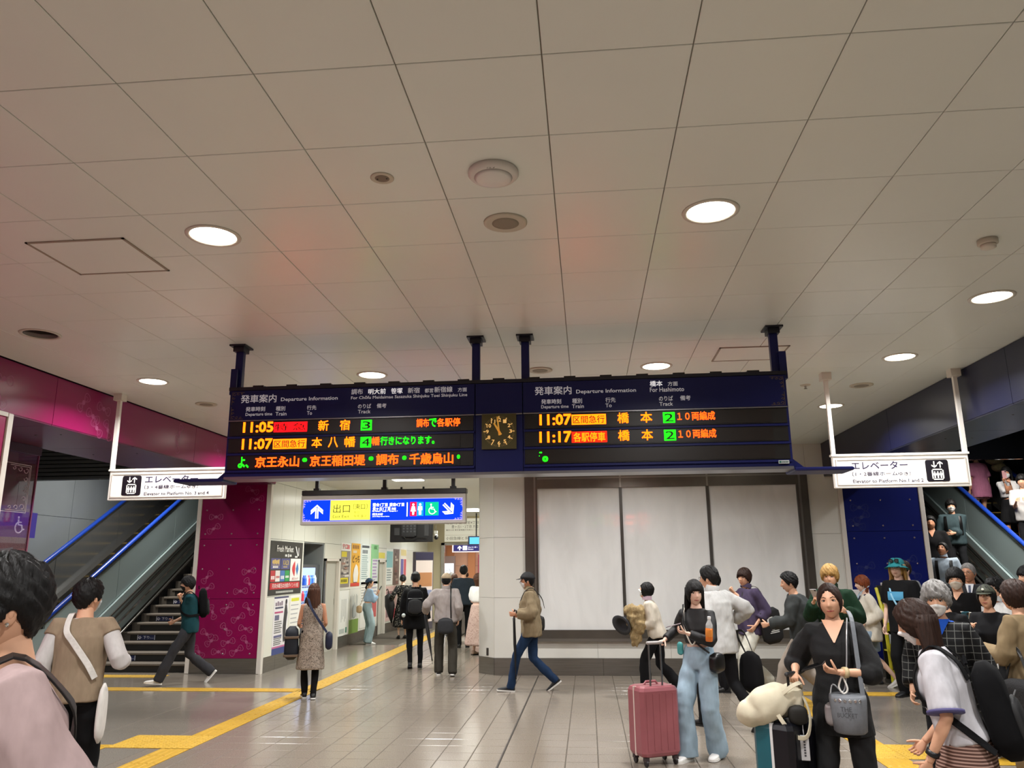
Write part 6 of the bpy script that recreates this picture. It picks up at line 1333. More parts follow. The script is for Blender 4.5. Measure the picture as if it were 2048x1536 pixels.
# --- grey jacket man
I = person('grey', 'elderly man from behind in a light grey jacket and beige cap', (-2.42, 13.45, 0), -6, 1.64, lean=3, feet=((.14, -.12, .09, 0, 12), (-.12, .08, .08, 5, 0)), hair=('short', 'black', .014), top=dict(m=FAB('a39a96'), sl=.98, lo=.045, slo=.034, hem=.82, name='jacket', wr=.009, collar=FAB('a39a96')), bottom=dict(kind='pants', m=FAB('3d3a33'), rt=.10, rk=.085, rh=.08), shoes=('3a3836', 'sneaker'), wl=(-.36, .14, 1.06), wr=(.22, .0, .92), curl=(.4, .9), extra=[cap('b8a487', z=.03)])
t, T = prop('crossbody_bag', 'black crossbody bag on the back hip of the man in the grey jacket', 'bag', I, (.02, -.2, .8)); rbox(T, (.02, -.2, .80), (.14, .05, .13), 3.5, .1).ob('pouch', M('24262a', .7, nz=.15, ns=20), t, smooth=True); strap(t, T, [(.08, .05, 1.44), (.09, -.06, 1.42), (.10, -.17, 1.2), (.11, -.19, .92)], m_black, .013, .4)
umbrella(I, 'long furled black umbrella held by the man in the grey jacket', (-.36, .12, .98), (-.20, -.05, .18), r=.032)
# --- suit vest man, blouse woman, far shoppers
I = person('suit', 'man from behind in a dark navy waistcoat walking towards the shop', (-2.83, 17.98, 0), 0, 1.78, build=1.05, hair=('short', 'black', .02), top=dict(m=FAB('2b333c'), sl=.95, lo=.03, slo=.026, hem=.84, name='jacket'), bottom=dict(kind='pants', m=BLKC, rk=.066, rh=.06), shoes=('161617', 'boot'))
t, T = prop('tote_bag', 'brown tote carried by the man in the navy waistcoat', 'bag', I, (-.3, 0, .8)); rbox(T, (-.3, 0, .85), (.05, .14, .16), 4).ob('pouch', M('5a2e28', .6), t, smooth=True); strap(t, T, [(-.3, -.08, 1.0), (-.22, 0, 1.42), (-.3, .08, 1.0)], M('5a2e28', .6), .012, .5)
I = person('blouse', 'woman in a white puff blouse and pale pink lace skirt half behind the corner pillar', (-2.30, 16.49, 0), -40, 1.61, 'f', head=(-15, -25, 0), hair=('longbangs', 'lbrown', .022, dict(L=.28, open=1.1, wid=1.08)), top=dict(m=FAB('e4e1de'), sl=.45, lo=.028, slo=.055, hem=1.0, cuff=.05, name='blouse'), bottom=dict(kind='skirt', m=PATTERN('blotch', 'c2a79c', 'a88a80', 40), hem=.20, flare=.12, bare=True), shoes=('c4a890', 'heel'), wr=(.12, .26, 1.1), wl=(-.12, .26, 1.1), skin='p')
for k_, x_, y_, r_, hc_, hs_, tc_, lb in (('far1', -4.35, 25.2, 10, 'grey', ('bob', 'grey', .02), '8a8a90', 'grey haired shopper far inside the corridor near the shop entrance'), ('far2', -4.1, 26.6, 0, 'brown', ('tied', 'brown', .02, dict(bun=(0, -.10, .03))), '1b1b1e', 'shopper with a hair bun in dark clothes entering the shop'), ('far3', -3.25, 19.2, 0, 'lbrown', ('long', 'lbrown', .02, dict(L=.3, open=1.3)), '3a3030', 'brown haired shopper just beyond the man in the beige cap')):
    person(k_, lb, (x_, y_, 0), r_, 1.58, 'f', hair=hs_, top=dict(m=FAB(tc_), sl=.95, lo=.02, name='coat', hem=.7), bottom=dict(kind='pants', m=BLKC2), shoes=('222222', 'boot'), face=False)
# --- man in cap crossing
I = person('capman', 'man in a black cap, khaki jacket and jeans walking left before the papered window', (-.86, 11.86, 0), 88, 1.70, lean=2, head=(0, -6, 0), feet=((.06, -.33, .15, 0, 35), (-.06, .30, .08, 0, -4)), drop=.045, hair=('short', 'black', .012), top=dict(m=FAB('8a7a60'), sl=.97, lo=.05, slo=.036, hem=.78, name='jacket', wr=.011, collar=FAB('8a7a60')), bottom=dict(kind='pants', m=DENIM('1f3350'), rt=.088, rk=.068, rh=.062), shoes=('17181c', 'sneaker'), wl=(-.22, .20, 1.08), wr=(.2, .16, 1.05), skin='m', extra=[cap('17171a', z=.028), mask('e9e9e9')])
t, T = prop('shoulder_bag', 'dark strap bag worn by the man in the black cap', 'bag', I, (.1, -.05, 1.0)); strap(t, T, [(-.06, .17, 1.2), (-.11, .09, 1.38), (-.12, -.03, 1.44), (-.07, -.16, 1.3), (.04, -.20, 1.15)], M('1d1c1a', .6), .013, .4); rbox(T, (.16, -.1, .92), (.05, .1, .12), 3.5).ob('pouch', M('1d1c1a', .6), t, smooth=True)
umbrella(I, 'furled black umbrella hanging from the hand of the man in the black cap', (-.20, .24, 1.04), (-.16, .22, .12), r=.022)
# --- cream top with bundle
I = person('plush', 'person with short black hair in a cream top bending their head over a beige bundle', (.93, 11.47, 0), 82, 1.55, 'f', lean=14, head=(0, -38, 0), feet=((.07, -.30, .14, 0, 30), (-.07, .18, .08, 0, 0)), drop=.03, hair=('bob', 'black', .024), top=dict(m=FAB('cdc4b4'), sl=.95, lo=.038, slo=.03, hem=.86, name='sweater', collar=FAB('cbb0bd')), bottom=dict(kind='pants', m=BLKC, rt=.092, rk=.075, rh=.095), shoes=('e6e2de', 'sneaker'), wl=(-.12, .28, 1.02), wr=(.14, .24, 1.05), extra=[mask('e8eaea')])
t, T = prop('fleece_bundle', 'tan fluffy folded fleece carried under the arm of the person in cream', 'jacket', I, (-.12, .26, 1.0)); mf = M('a08a62', .95, nz=.25, ns=30, bump=.8, bs=90)
bb = MB()
for c_, s_ in (((-.14, .27, 1.13), (.08, .17, .075)), ((-.17, .22, .96), (.075, .13, .16)), ((-.16, .27, .82), (.06, .10, .17)), ((-.18, .33, 1.02), (.05, .07, .12))): bb.ell((0, 0, 0), s_, 16, 12, T @ Matrix.Translation(c_))
link('fold', fuse(bb, .012, 5, 'fold', mf, .03, .10, 5), t)
t, T = prop('dark_cap', 'dark grey round hat held against the tan fleece bundle', 'hat', I, (-.2, .45, .95)); TM = T @ Matrix.Translation((-.2, .45, .95)) @ Matrix.Rotation(R(60), 4, 'Y') @ Matrix.Rotation(R(25), 4, 'X')
bb = MB(); bb.lathe([(.001, .10), (.06, .092), (.095, .06), (.105, .0), (.10, -.005), (.09, .05), (.001, .085)], 24, TM, cap=False); bb.ob('crown', M('33353a', .7), t, smooth=True)
bb = MB(); bb.lathe([(.10, .004), (.15, -.012), (.152, -.018), (.10, -.004)], 24, TM, cap=False); bb.ob('brim', M('3b3d42', .7), t, smooth=True)
# --- centre woman with pink suitcase
I = person('center', 'woman with long black hair, black top and pale jeans, pulling a pink suitcase', (1.03, 7.91, 0), 152, 1.61, 'f', lean=1, twist=6, head=(34, 2, 0), feet=((.10, .16, .08, -6, 0), (-.09, -.10, .085, 6, 0)), drop=.012, hair=('longbangs', 'black', .022, dict(L=.36, open=1.35, wid=1.04, back=.03, thick=.05)), top=dict(m=M('0c0c0e', .6, nz=.1, ns=60), sl=.96, lo=.006, slo=.012, hem=1.0, name='top', wr=.003), bottom=dict(kind='pants', m=DENIM('94a9b8'), rt=.10, rk=.092, rh=.10, wr=.008), shoes=('f0efec', 'sneaker'), wr=(.34, .08, 1.10), wl=(-.02, .25, 1.19), curl=(1.0, .55), palm=((0, .3, -1), (.25, -.3, .9)), hdir=((.1, .9, -.1), (.8, .45, .15)), pole=((.35, -1, -.2), (-.9, -.6, -.7)), skin='p', extra=[watch(-1, '2a2a2e')])
phone(I, -1, 'phone resting on the palm of the woman with the pink suitcase', '8a7f86', (.03, .0, .035), (12, 10, 70))
t, T = prop('crossbody_bag', 'black crossbody bag with a pearl chain worn by the woman in pale jeans', 'bag', I, (-.16, .1, .9)); strap(t, T, [(.10, -.03, 1.40), (.09, .09, 1.32), (.06, .135, 1.15), (.0, .14, 1.02), (-.05, .15, 1.06), (-.03, .16, 1.1)], M('d8d2c4', .4), .007, .9, 'pearl_chain'); strap(t, T, [(.11, .06, 1.38), (.06, .145, 1.2), (-.04, .14, 1.05), (-.16, .1, .95)], m_black, .011, .4); rbox(T, (-.19, .02, .86), (.05, .10, .09), 3.5).ob('pouch', m_black, t, smooth=True)
t, T = prop('drink_bottle', 'plastic bottle of orange tea tucked in the arm of the woman in pale jeans', 'bottle', I, (-.20, .17, 1.12)); TM = Matrix.Translation(T @ V(-.20, .17, 1.06)) @ Matrix.Rotation(R(-4), 4, 'Y'); bb = MB(); bb.lathe([(.030, 0), (.033, .01), (.033, .12)], 18, TM); bb.ob('tea', M('d0702c', .15), t, smooth=True); bb = MB(); bb.lathe([(.0335, .045), (.0338, .046), (.0338, .105), (.0335, .106)], 18, TM, cap=False); bb.ob('label', M('e08a3a', .4), t, smooth=True); bb = MB(); bb.lathe([(.033, .12), (.032, .15), (.016, .185), (.014, .2)], 18, TM); bb.ob('neck', M('dfe4e4', .1, alpha=.5), t, smooth=True); bb = MB(); bb.lathe([(.016, .2), (.016, .222), (.014, .224)], 18, TM); bb.ob('cap', M('f0f0ee', .4), t)
t, T = prop('card_holder', 'small turquoise pouch hanging at the waist of the woman in pale jeans', 'pouch', I, (.16, .06, .98)); rbox(T, (.165, .06, .97), (.03, .015, .06), 4).ob('pouch', M('4aa0a0', .4), t, smooth=True)
def suitcase(loc, rz, col, label, w=.215, dp=.135, h=.60, hz=1.03, trim='d8c4bc', two=None, grip='8a8c90'):
    t = thing('suitcase', label, 'suitcase', loc, R(rz)); z0 = .075; m = M(col, .32, .1, nz=.04, ns=10)
    for k_, (y0, y1, mm) in enumerate(((-dp, -.008, m), (.008, dp, M(two, .32, nz=.04, ns=10) if two else m))):
        b = MB(); rows = []
        for z, ins in ((z0, .035), (z0 + .012, .012), (z0 + .04, 0), (z0 + h - .04, 0), (z0 + h - .012, .012), (z0 + h, .035)):
            c_ = .03; X, Ya, Yb = w - ins, (y0 + (ins if k_ == 0 else 0)), (y1 - (ins if k_ == 1 else 0))
            ring = []
            if k_ == 0: pts = [(-X, Yb), (-X, Ya + c_), (-X + c_, Ya), (X - c_, Ya), (X, Ya + c_), (X, Yb)]
            else: pts = [(X, Ya), (X, Yb - c_), (X - c_, Yb), (-X + c_, Yb), (-X, Yb - c_), (-X, Ya)]
            rows.append([(x, y, z) for x, y in pts])
        b.rings(rows); b.ob('shell', mm, t)
        for i in range(5):
            x = -w * .68 + w * .34 * i; yy = (y0 - .003) if k_ == 0 else (y1 + .003); BOX('rib', x - .012, x + .012, min(yy, yy + (.006 if k_ == 0 else -.006)), max(yy, yy + (.006 if k_ == 0 else -.006)), z0 + .06, z0 + h - .06, mm, t)
    BOX('zip_band', -w - .002, w + .002, -.009, .009, z0 + .01, z0 + h - .005, M(trim, .4), t)
    for x in (-w * .75, w * .75):
        for y in (-dp * .7, dp * .7):
            wv = MB(); wv.lathe([(.027, -.011), (.03, -.008), (.03, .008), (.027, .011)], 16, Matrix.Translation((x, y, .03)) @ Matrix.Rotation(PI / 2, 4, 'Y')); wo = wv.ob('wheel', M('241f20', .5), t); BOX('caster', x - .022, x + .022, y - .02, y + .02, .045, z0 + .005, M('3a3032', .5), wo)
    for x in (-.062, .062): bb = MB(); bb.tube([(x, -dp * .55, z0 + h - .02), (x, -dp * .55, hz)], .009, 8); bb.ob('handle_tube', M(grip, .25, .9) if grip != 'k' else M('141416', .3), t)
    bb = MB(); bb.tube([(-.075, -dp * .55, hz), (.075, -dp * .55, hz)], .015, 10, round_end=True); bb.ob('grip', M('2a2a2c', .5) if grip == 'k' else M('b0aaa8', .4), t)
    bb = MB(); bb.tube([(-.07, .03, z0 + h), (-.05, .03, z0 + h + .025), (.05, .03, z0 + h + .025), (.07, .03, z0 + h)], .010, 8); bb.ob('carry_handle', m, t)
    bb = MB(); bb.tube([(w, .05, z0 + h * .35), (w + .025, .05, z0 + h * .4), (w + .025, .05, z0 + h * .58), (w, .05, z0 + h * .63)], .009, 8); bb.ob('side_handle', m, t); BOX('lock', w - .003, w + .006, -.02, .02, z0 + h * .72, z0 + h * .82, M('2a2022', .4), t)
    return t
suitcase((.56, 7.72, 0), 26, '9c5a61', 'rose pink hard shell suitcase with an extended handle', .20, .135, .60, 1.05)
# --- white shirt man, his backpack, hidden head
I = person('white', 'tall man from behind in a white shirt and glasses, black trousers', (1.46, 9.32, 0), 52, 1.77, lean=7, head=(16, -4, 0), feet=((.08, -.36, .16, 0, 45), (-.08, .22, .08, 0, 0)), drop=.04, hair=('short', 'black', .026), top=dict(m=FAB('bdbdbb'), sl=.95, lo=.045, slo=.036, hem=.78, name='shirt', wr=.005, collar=FAB('bdbdbb')), bottom=dict(kind='pants', m=BLKC, rt=.085, rk=.066, rh=.055), shoes=('151517', 'boot'), wr=(.30, .04, 1.08), wl=(-.2, .2, 1.1), extra=[glasses()])
t, T = prop('backpack', 'black backpack held low in the hand of the man in the white shirt', 'backpack', I, (.32, -.12, .55)); rbox(T, (.30, -.16, .58), (.09, .15, .22), 3.2, .2).ob('main_pouch', BLKC, t, smooth=True); strap(t, T, [(.3, -.1, .78), (.3, .0, .98), (.3, -.1, 1.0), (.3, -.2, .78)], m_black, .016, .4); strap(t, T, [(.3, -.26, .38), (.3, -.3, .26), (.3, -.29, .18)], m_black, .012, .4, 'loose_strap')
person('behindw', 'dark haired person almost hidden behind the man in the white shirt', (1.88, 11.9, 0), 90, 1.63, 'f', hair=('bob', 'black', .02), top=dict(m=BLKC2, sl=.9), bottom=dict(kind='pants', m=BLKC2), shoes=('222222', 'boot'), face=False)
# --- purple shirt man
I = person('purple', 'smiling man in a purple shirt and cream trousers with one hand on his bag strap', (2.26, 11.72, 0), 128, 1.72, lean=2, head=(18, -2, -6), feet=((.08, -.28, .16, -5, 45), (-.10, .20, .08, 5, 0)), drop=.035, hair=('bangs', 'brown', .028), top=dict(m=FAB('4a4058'), sl=.80, lo=.04, slo=.036, hem=.80, name='shirt', wr=.010, collar=FAB('4a4058')), bottom=dict(kind='pants', m=FAB('c9c7ba'), rt=.105, rk=.10, rh=.105, wr=.009), shoes=('26272a', 'sneaker'), wr=(.08, .16, 1.34), wl=(-.2, .06, .92), curl=(1.0, .4), palm=((-.2, -.9, 0), None))
t, T = prop('tote_bag', 'flat black tote with white print hanging behind the man in the purple shirt', 'bag', I, (-.24, -.12, .95)); TM = T @ Matrix.Translation((-.24, -.17, .92)) @ Matrix.Rotation(R(-8), 4, 'X'); rbox(TM, (0, 0, 0), (.03, .17, .24), 6).ob('body', M('0d0d0f', .7), t, smooth=True)
for k_ in range(4): BOX('white_print', -.034, -.031, -.10, .06 - .02 * k_, -.1 + .022 * k_, -.09 + .022 * k_, M('d8d8d4', .6), t).matrix_local = TM
BOX('white_print', -.034, -.031, -.02, .08, .05, .12, M('d8d8d4', .6), t).matrix_local = TM
strap(t, T, [(-.2, -.2, 1.1), (-.08, -.12, 1.42), (-.04, .06, 1.42), (-.06, .14, 1.28), (-.16, .06, 1.1)], m_black, .016, .4)
# --- sweater man
I = person('sweater', 'laughing man in a dark grey sweatshirt and beige trousers walking left', (2.66, 10.55, 0), 92, 1.69, lean=6, head=(2, 0, 0), feet=((.07, -.36, .17, 0, 45), (-.08, .30, .08, 0, -4)), drop=.05, hair=('short', 'black', .028, dict(messy=.3)), top=dict(m=FAB('3c3f3f', .5), sl=.97, lo=.045, slo=.04, hem=.82, name='sweatshirt', wr=.010), bottom=dict(kind='pants', m=FAB('a2968a'), rt=.105, rk=.095, rh=.095), shoes=('6a6058', 'sneaker'), wl=(-.14, .38, 1.02), wr=(.2, -.15, .95), curl=(.5, .8))
# --- front woman in black
I = person('front', 'woman in a black blouse facing the camera with phone and grey bucket bag', (1.63, 5.62, 0), 178, 1.62, 'f', lean=0, head=(-4, 2, 4), feet=((.11, .02, .08, -6, 0), (-.11, -.02, .08, 6, 0)), hair=('part', 'brown', .012, dict(messy=.05, bun=(0, -.10, -.05))), top=dict(m=M('0a0a0c', .85, nz=.1, ns=20, bump=.2, bs=200), sl=.72, lo=.026, slo=.04, hem=.74, flare=.16, cuff=.042, name='blouse', wr=.008, neck=8), bottom=dict(kind='pants', m=M('0b0b0d', .85, nz=.1, ns=20), rt=.092, rk=.072, rh=.10), shoes=('111112', 'boot'), wl=(-.02, .24, 1.13), wr=(.27, .14, 1.10), curl=(1.0, .5), palm=((0, .4, -1), (.2, -.5, .8)), hdir=((.1, .8, -.3), (.9, .35, .2)), pole=((.25, -1, -.2), (-1, -.4, -.6)), skin='l', extra=[vneck(SKIN['l'], .14, .075, .026), watch(-1, 'c9b48a')])
phone(I, -1, 'dark phone in the hand of the woman in the black blouse', '1a1a1c', (.06, .02, .035), (20, 14, 75))
t, T = prop('bucket_bag', 'grey leather bucket bag lettered THE BUCKET hanging at the front woman', 'bag', I, (-.06, .2, .86)); TM = T @ Matrix.Translation((-.05, .215, .72)); mg = M('73777d', .6, nz=.06, ns=40)
bb = MB(); bb.lathe([(.085, 0), (.098, .012), (.105, .1), (.112, .2), (.108, .225), (.1, .225)], 28, TM); bb.ob('body', mg, t, smooth=True)
text('THE', M('3c3e42', .6), t, 0, .06, 0, .026, 0, name='lettering').matrix_local = TM @ Matrix.Translation((.045, .1165, .14)) @ Matrix.Rotation(PI, 4, 'Z') @ Matrix.Rotation(PI / 2, 4, 'X') @ Matrix.Diagonal((.065, .026, 1, 1))
text('BUCKET', M('3c3e42', .6), t, 0, .06, 0, .026, 0, name='lettering').matrix_local = TM @ Matrix.Translation((.065, .116, .105)) @ Matrix.Rotation(PI, 4, 'Z') @ Matrix.Rotation(PI / 2, 4, 'X') @ Matrix.Diagonal((.115, .026, 1, 1))
for k_ in range(6): a = R(50 + 16 * k_); e_ = MB(); e_.lathe([(.008, -.003), (.011, 0), (.008, .003)], 10, TM @ Matrix.Translation((.111 * math.cos(a), .111 * math.sin(a), .2)) @ Matrix.Rotation(a, 4, 'Z') @ Matrix.Rotation(PI / 2, 4, 'Y')); e_.ob('eyelet', M('c8c8ca', .25, .9), t)
strap(t, T, [(-.14, .19, .94), (-.13, .15, 1.15), (-.12, .08, 1.38), (-.10, -.03, 1.44)], mg, .018, .3); strap(t, T, [(.05, .22, .94), (.03, .2, 1.0), (-.03, .2, .96), (-.06, .19, 1.1), (-.08, .15, 1.3), (-.09, .06, 1.40)], M('b8babd', .3, .6), .005, 1, 'chain'); strap(t, T, [(-.03, .21, 1.06), (-.055, .22, .98), (-.03, .225, .95), (-.005, .22, .99), (-.03, .21, 1.06)], M('e0dcd4', .4), .006, 1, 'pearl_loop'); rbox(T, (.06, .20, .82), (.035, .03, .07), 3).ob('side_pouch', M('a09a9c', .35, .4), t, smooth=True)
sc_ = suitcase((1.26, 5.60, 0), 48, '12131a', 'dark navy and teal suitcase under a cream tote', .19, .14, .69, 1.05, 'd8d8d8', two='1c5a66', grip='k')
t = thing('canvas_tote', 'cream canvas tote slumped over the navy suitcase handle', 'tote bag', (1.20, 5.56, .86)); mt_ = M('d6cdb4', .9, nz=.06, ns=12, bump=.3, bs=14)
bb = MB(); q = rbox(Matrix.Rotation(R(-18), 4, 'Y'), (-.04, 0, .02), (.15, .12, .10), 3.2); bb.add(q.v, q.f); bb.ell((-.15, 0, -.05), (.10, .115, .085), 18, 12); q = rbox(Matrix(), (.09, 0, .02), (.08, .11, .09), 3); bb.add(q.v, q.f)
link('sack', fuse(bb, .009, 6, 'sack', mt_, .022, .14, 4), t)
strap(t, Matrix(), [(-.03, -.12, -.03), (.06, -.14, -.16), (.15, -.13, -.17), (.19, -.08, -.05), (.16, -.06, .06)], mt_, .016, .35, 'handle'); strap(t, Matrix(), [(.02, -.11, .08), (.09, -.12, .13), (.15, -.08, .14), (.17, .03, .08)], mt_, .016, .35, 'handle'); rbox(Matrix(), (.11, -.10, -.05), (.06, .035, .06), 3).ob('dark_contents', M('16140f', .7), t, smooth=True)
t = thing('luggage_tag', 'white luggage tag hanging on the navy suitcase', 'tag', (1.33, 5.44, .62), R(-12)); BOX('card', -.028, .028, -.004, .004, -.075, .075, M('c9c9cc', .4), t, .003); [BOX('print_bar', -.006, .006, -.0055, -.004, -.05 + .016 * i, -.04 + .016 * i, M('44444a', .5), t) for i in range(6)]; strap(t, Matrix(), [(0, 0, .075), (.0, .02, .14), (.02, .05, .2)], M('b8b8bc', .4), .003, 1)
# --- right crowd
I = person('blonde', 'blond young man in a dark green jacket behind the woman in the black blouse', (2.89, 9.85, 0), 165, 1.72, hair=('bangs', 'blond', .034), head=(8, 0, 0), top=dict(m=FAB('16301f'), sl=.97, lo=.04, slo=.036, name='jacket', collar=FAB('16301f')), bottom=dict(kind='pants', m=BLKC2), wl=(-.2, .25, 1.2), wr=(.15, .28, 1.3), curl=(.8, .5)); phone(I, 1, 'pale phone in the hand of the blond man in green', 'c8c8cc', (0, .02, .03), (40, 0, 0))
I = person('cardigan', 'auburn haired woman in a cream cardigan and denim shorts walking left', (4.12, 12.35, 0), 100, 1.60, 'f', lean=3, head=(0, 0, 0), feet=((.07, -.30, .13, 0, 25), (-.09, .26, .08, 0, 0)), drop=.035, hair=('bangs', 'auburn', .026, dict(L=.14, open=1.7, back=.0)), top=[dict(m=FAB('1c2742'), sl=0, lo=.01, hem=.85, name='vest_top'), dict(m=FAB('d6cfc0'), sl=.97, lo=.036, slo=.038, hem=.72, name='cardigan', wr=.009)], bottom=dict(kind='shorts', m=DENIM('8fa2b4'), len=.42, rh=.105, bare=True), shoes=('d8d4cf', 'sneaker'), wl=(-.16, .12, .95), wr=(.18, .05, .92), skin='p', extra=[patch('front_panel', FAB('1c2742'), -.045, .045, -.32, .16, rise=.038)])
strapm = M('a8c4d8', .5); t, T = prop('lanyard', 'pale blue lanyard round the neck of the woman in the cream cardigan', 'lanyard', I, (0, .12, 1.2)); strap(t, T, [(.08, -.02, 1.43), (.06, .12, 1.3), (.0, .20, 1.06)], strapm, .008, .4); strap(t, T, [(-.08, -.02, 1.43), (-.06, .13, 1.3), (.0, .20, 1.06)], strapm, .008, .4, 'strap'); rbox(T, (0, .2, 1.02), (.03, .006, .045), 5).ob('badge', M('d8dde2', .4), t)
I = person('bucket', 'long haired blond man in a teal bucket hat with goggles and a black T-shirt', (4.30, 11.55, 0), 150, 1.80, lean=1, head=(14, -8, 0), hair=('long', 'blond', .012, dict(L=.27, open=.95, wid=1.12, messy=.4)), top=dict(m=FAB('111113'), sl=.42, lo=.035, slo=.04, hem=.80, name='t_shirt'), bottom=dict(kind='pants', m=BLKC, rk=.075, rh=.07), shoes=('17181a', 'boot'), skin='p', extra=[bucket('2a7f86', '16424a'), patch('blue_print', M('4f9cc4', .7), -.11, .10, -.06, .05, rise=.036)])
t, T = prop('crossbody_strap', 'light blue crossbody strap over the black T-shirt of the man in the bucket hat', 'strap', I, (0, .1, 1.2)); strap(t, T, [(.1, -.05, 1.5), (.10, .08, 1.48), (.04, .17, 1.32), (-.06, .185, 1.15), (-.15, .14, 1.0)], M('8ec4e0', .5), .015, .3)
t, T = prop('belt_pouch', 'black pouch at the hip of the man in the bucket hat', 'pouch', I, (-.2, .1, .95)); rbox(T, (-.2, .11, .95), (.05, .05, .07), 3.5).ob('pouch', m_black, t, smooth=True)
person('greytee', 'dark haired man in a grey T-shirt looking down behind the bucket hat man', (4.68, 12.25, 0), 125, 1.78, lean=3, head=(10, -14, 0), hair=('short', 'brown', .018), top=dict(m=FAB('85868a'), sl=.42, lo=.035, slo=.04, name='t_shirt'), bottom=dict(kind='pants', m=BLKC2), shoes=('222', 'boot') if False else ('222222', 'boot'), skin='p')
I = person('plaid', 'grey haired woman with a white mask in a black plaid shirt over blue', (2.50, 6.05, 0), 172, 1.60, 'f', build=1.05, lean=3, head=(4, 0, 0), hair=('bangs', 'grey', .034, dict(messy=.35)), top=[dict(m=FAB('1f4fae'), sl=0, lo=.012, hem=.95, name='blue_top'), dict(m=PATTERN('plaid', '141415', '62625f', 21), sl=.9, lo=.036, slo=.036, hem=.78, name='plaid_shirt', neck=8, wr=.004)], bottom=dict(kind='pants', m=BLKC2, rk=.07, rh=.06), shoes=('2a2a2c', 'boot'), wl=(-.26, .16, .96), wr=(.24, .06, .92), extra=[mask('eceae6'), vneck(FAB('1f4fae'), .13, .075, .036), watch(-1, 'b8b8b4')])
I = person('fg', 'brown haired masked woman in a white T-shirt and striped skirt leaning forward at lower right', (1.93, 4.55, 0), 84, 1.61, 'f', lean=13, head=(0, 6, 0), feet=((.08, -.30, .16, 0, 40), (-.08, .38, .08, 0, 0)), drop=.05, hair=('long', 'brown', .026, dict(L=.40, open=1.25, wid=1.04, back=.05, thick=.055, plumb=True)), top=dict(m=FAB('bfbdc2'), sl=.46, lo=.03, slo=.045, hem=.95, name='t_shirt', wr=.010), bottom=dict(kind='skirt', m=PATTERN('stripes', '5a4038', 'b09084', 62), hem=.16, flare=.10, bare=True), shoes=('c8c0a8', 'sneaker'), wl=(-.20, .16, .82), wr=(.16, .22, .85), curl=(.5, .9), pole=(None, (-.6, -1, .1)), skin='l', extra=[mask('efeef0'), watch(-1, '141416')])
t = backpack(I, 'big soft black backpack on the brown haired woman at lower right', '0c0c0e', .15, .085, .25, -.17); c_ = I['arm'][-1]
b = MB(); s_, e_, w_ = c_; k_ = I['S']; b.tube([s_.lerp(e_, .875) * k_, s_.lerp(e_, .93) * k_], [.089, .089], 16); b.ob('sleeve_trim', M('4f4a78', .7), I['root'], smooth=True)
I = person('maskman', 'young man in black with a beige mask among the right crowd', (4.16, 9.5, 0), 168, 1.68, head=(8, -4, 0), hair=('bangs', 'black', .030), top=dict(m=FAB('141416'), sl=.95, lo=.035, slo=.034, name='jacket', neck=8), bottom=dict(kind='pants', m=BLKC2), extra=[mask('cfc6b8'), vneck(SKIN['l'], .08, .06, .035)])
I = person('oldman', 'white haired man in glasses, dark suit and tie at the back of the right crowd', (5.08, 11.2, 0), 170, 1.74, head=(-10, -4, 0), hair=('short', 'grey', .014), top=dict(m=FAB('2c2d31'), sl=.97, lo=.03, slo=.03, name='suit_jacket'), bottom=dict(kind='pants', m=FAB('2c2d31')), skin='m', extra=[glasses('3a3a3a'), patch('shirt_front', M('d4d6da', .7), -.05, .05, .0, .20, rise=.030, tri=True), patch('tie', M('3c4660', .6), -.014, .014, .02, .19, rise=.034)])
I = person('olive', 'person in an olive cap and long black dress reading a phone at right', (3.83, 8.12, 0), 155, 1.53, 'f', head=(10, -12, 0), hair=('bob', 'black', .022), top=dict(m=FAB('121214'), sl=.9, lo=.03, slo=.04, hem=.8, name='dress_top'), bottom=dict(kind='skirt', m=FAB('101012'), hem=.22, flare=.16, bare=True), shoes=('2a2a2c', 'sneaker'), wr=(.10, .28, 1.26), wl=(-.12, .24, 1.05), curl=(.8, .5), extra=[cap('34382a', z=.03, badge='c8c8b8')]); phone(I, 1, 'phone with a teal case held by the person in the olive cap', '2a5a68', (.02, .03, .03), (70, 0, 60))
I = person('glasses', 'young man in glasses and a white shirt reading a leaflet at right', (4.36, 9.02, 0), 130, 1.58, head=(6, -18, 0), hair=('bangs', 'black', .026, dict(messy=.4)), top=dict(m=FAB('bdbdbb'), sl=.95, lo=.035, slo=.034, name='shirt', collar=FAB('bdbdbb')), bottom=dict(kind='pants', m=BLKC2), wr=(.06, .28, 1.18), wl=(-.08, .28, 1.15), curl=(.6, .6), extra=[glasses('c0b0a8')]); t, T = prop('leaflet', 'white leaflet in the hands of the young man in glasses', 'leaflet', I, (0, .36, 1.2)); BOX('sheet', -.09, .09, -.002, .002, -.07, .07, M('e8e6e2', .6), t).rotation_euler = (R(-50), 0, 0)
I = person('coat', 'person from behind in a long khaki beige coat at the right edge', (3.40, 6.71, 0), 60, 1.60, 'f', head=(10, -14, 0), hair=('bob', 'brown', .026), top=dict(m=FAB('7d6b50'), sl=.95, lo=.055, slo=.045, hem=.34, flare=.06, name='coat', wr=.010), bottom=dict(kind='pants', m=FAB('2a2a2c')), shoes=('d0ccc4', 'sneaker'), wl=(-.16, .30, 1.12), wr=(.2, .1, .95), curl=(.6, .6)); phone(I, -1, 'dark phone held out by the person in the khaki coat', '1c1c1e', (0, .02, .03), (10, 0, 0))
t, T = prop('plastic_bag', 'white plastic shopping bag hanging from the arm of the person in the khaki coat', 'bag', I, (-.28, .14, .82)); rbox(T, (-.28, .14, .78), (.06, .10, .18), 3, .35).ob('sack', M('dad8d4', .5, nz=.06, ns=12, bump=.6, bs=25), t, smooth=True); strap(t, T, [(-.26, .10, .95), (-.22, .12, 1.08), (-.28, .18, .95)], M('dad8d4', .5), .014, .4, 'handle')
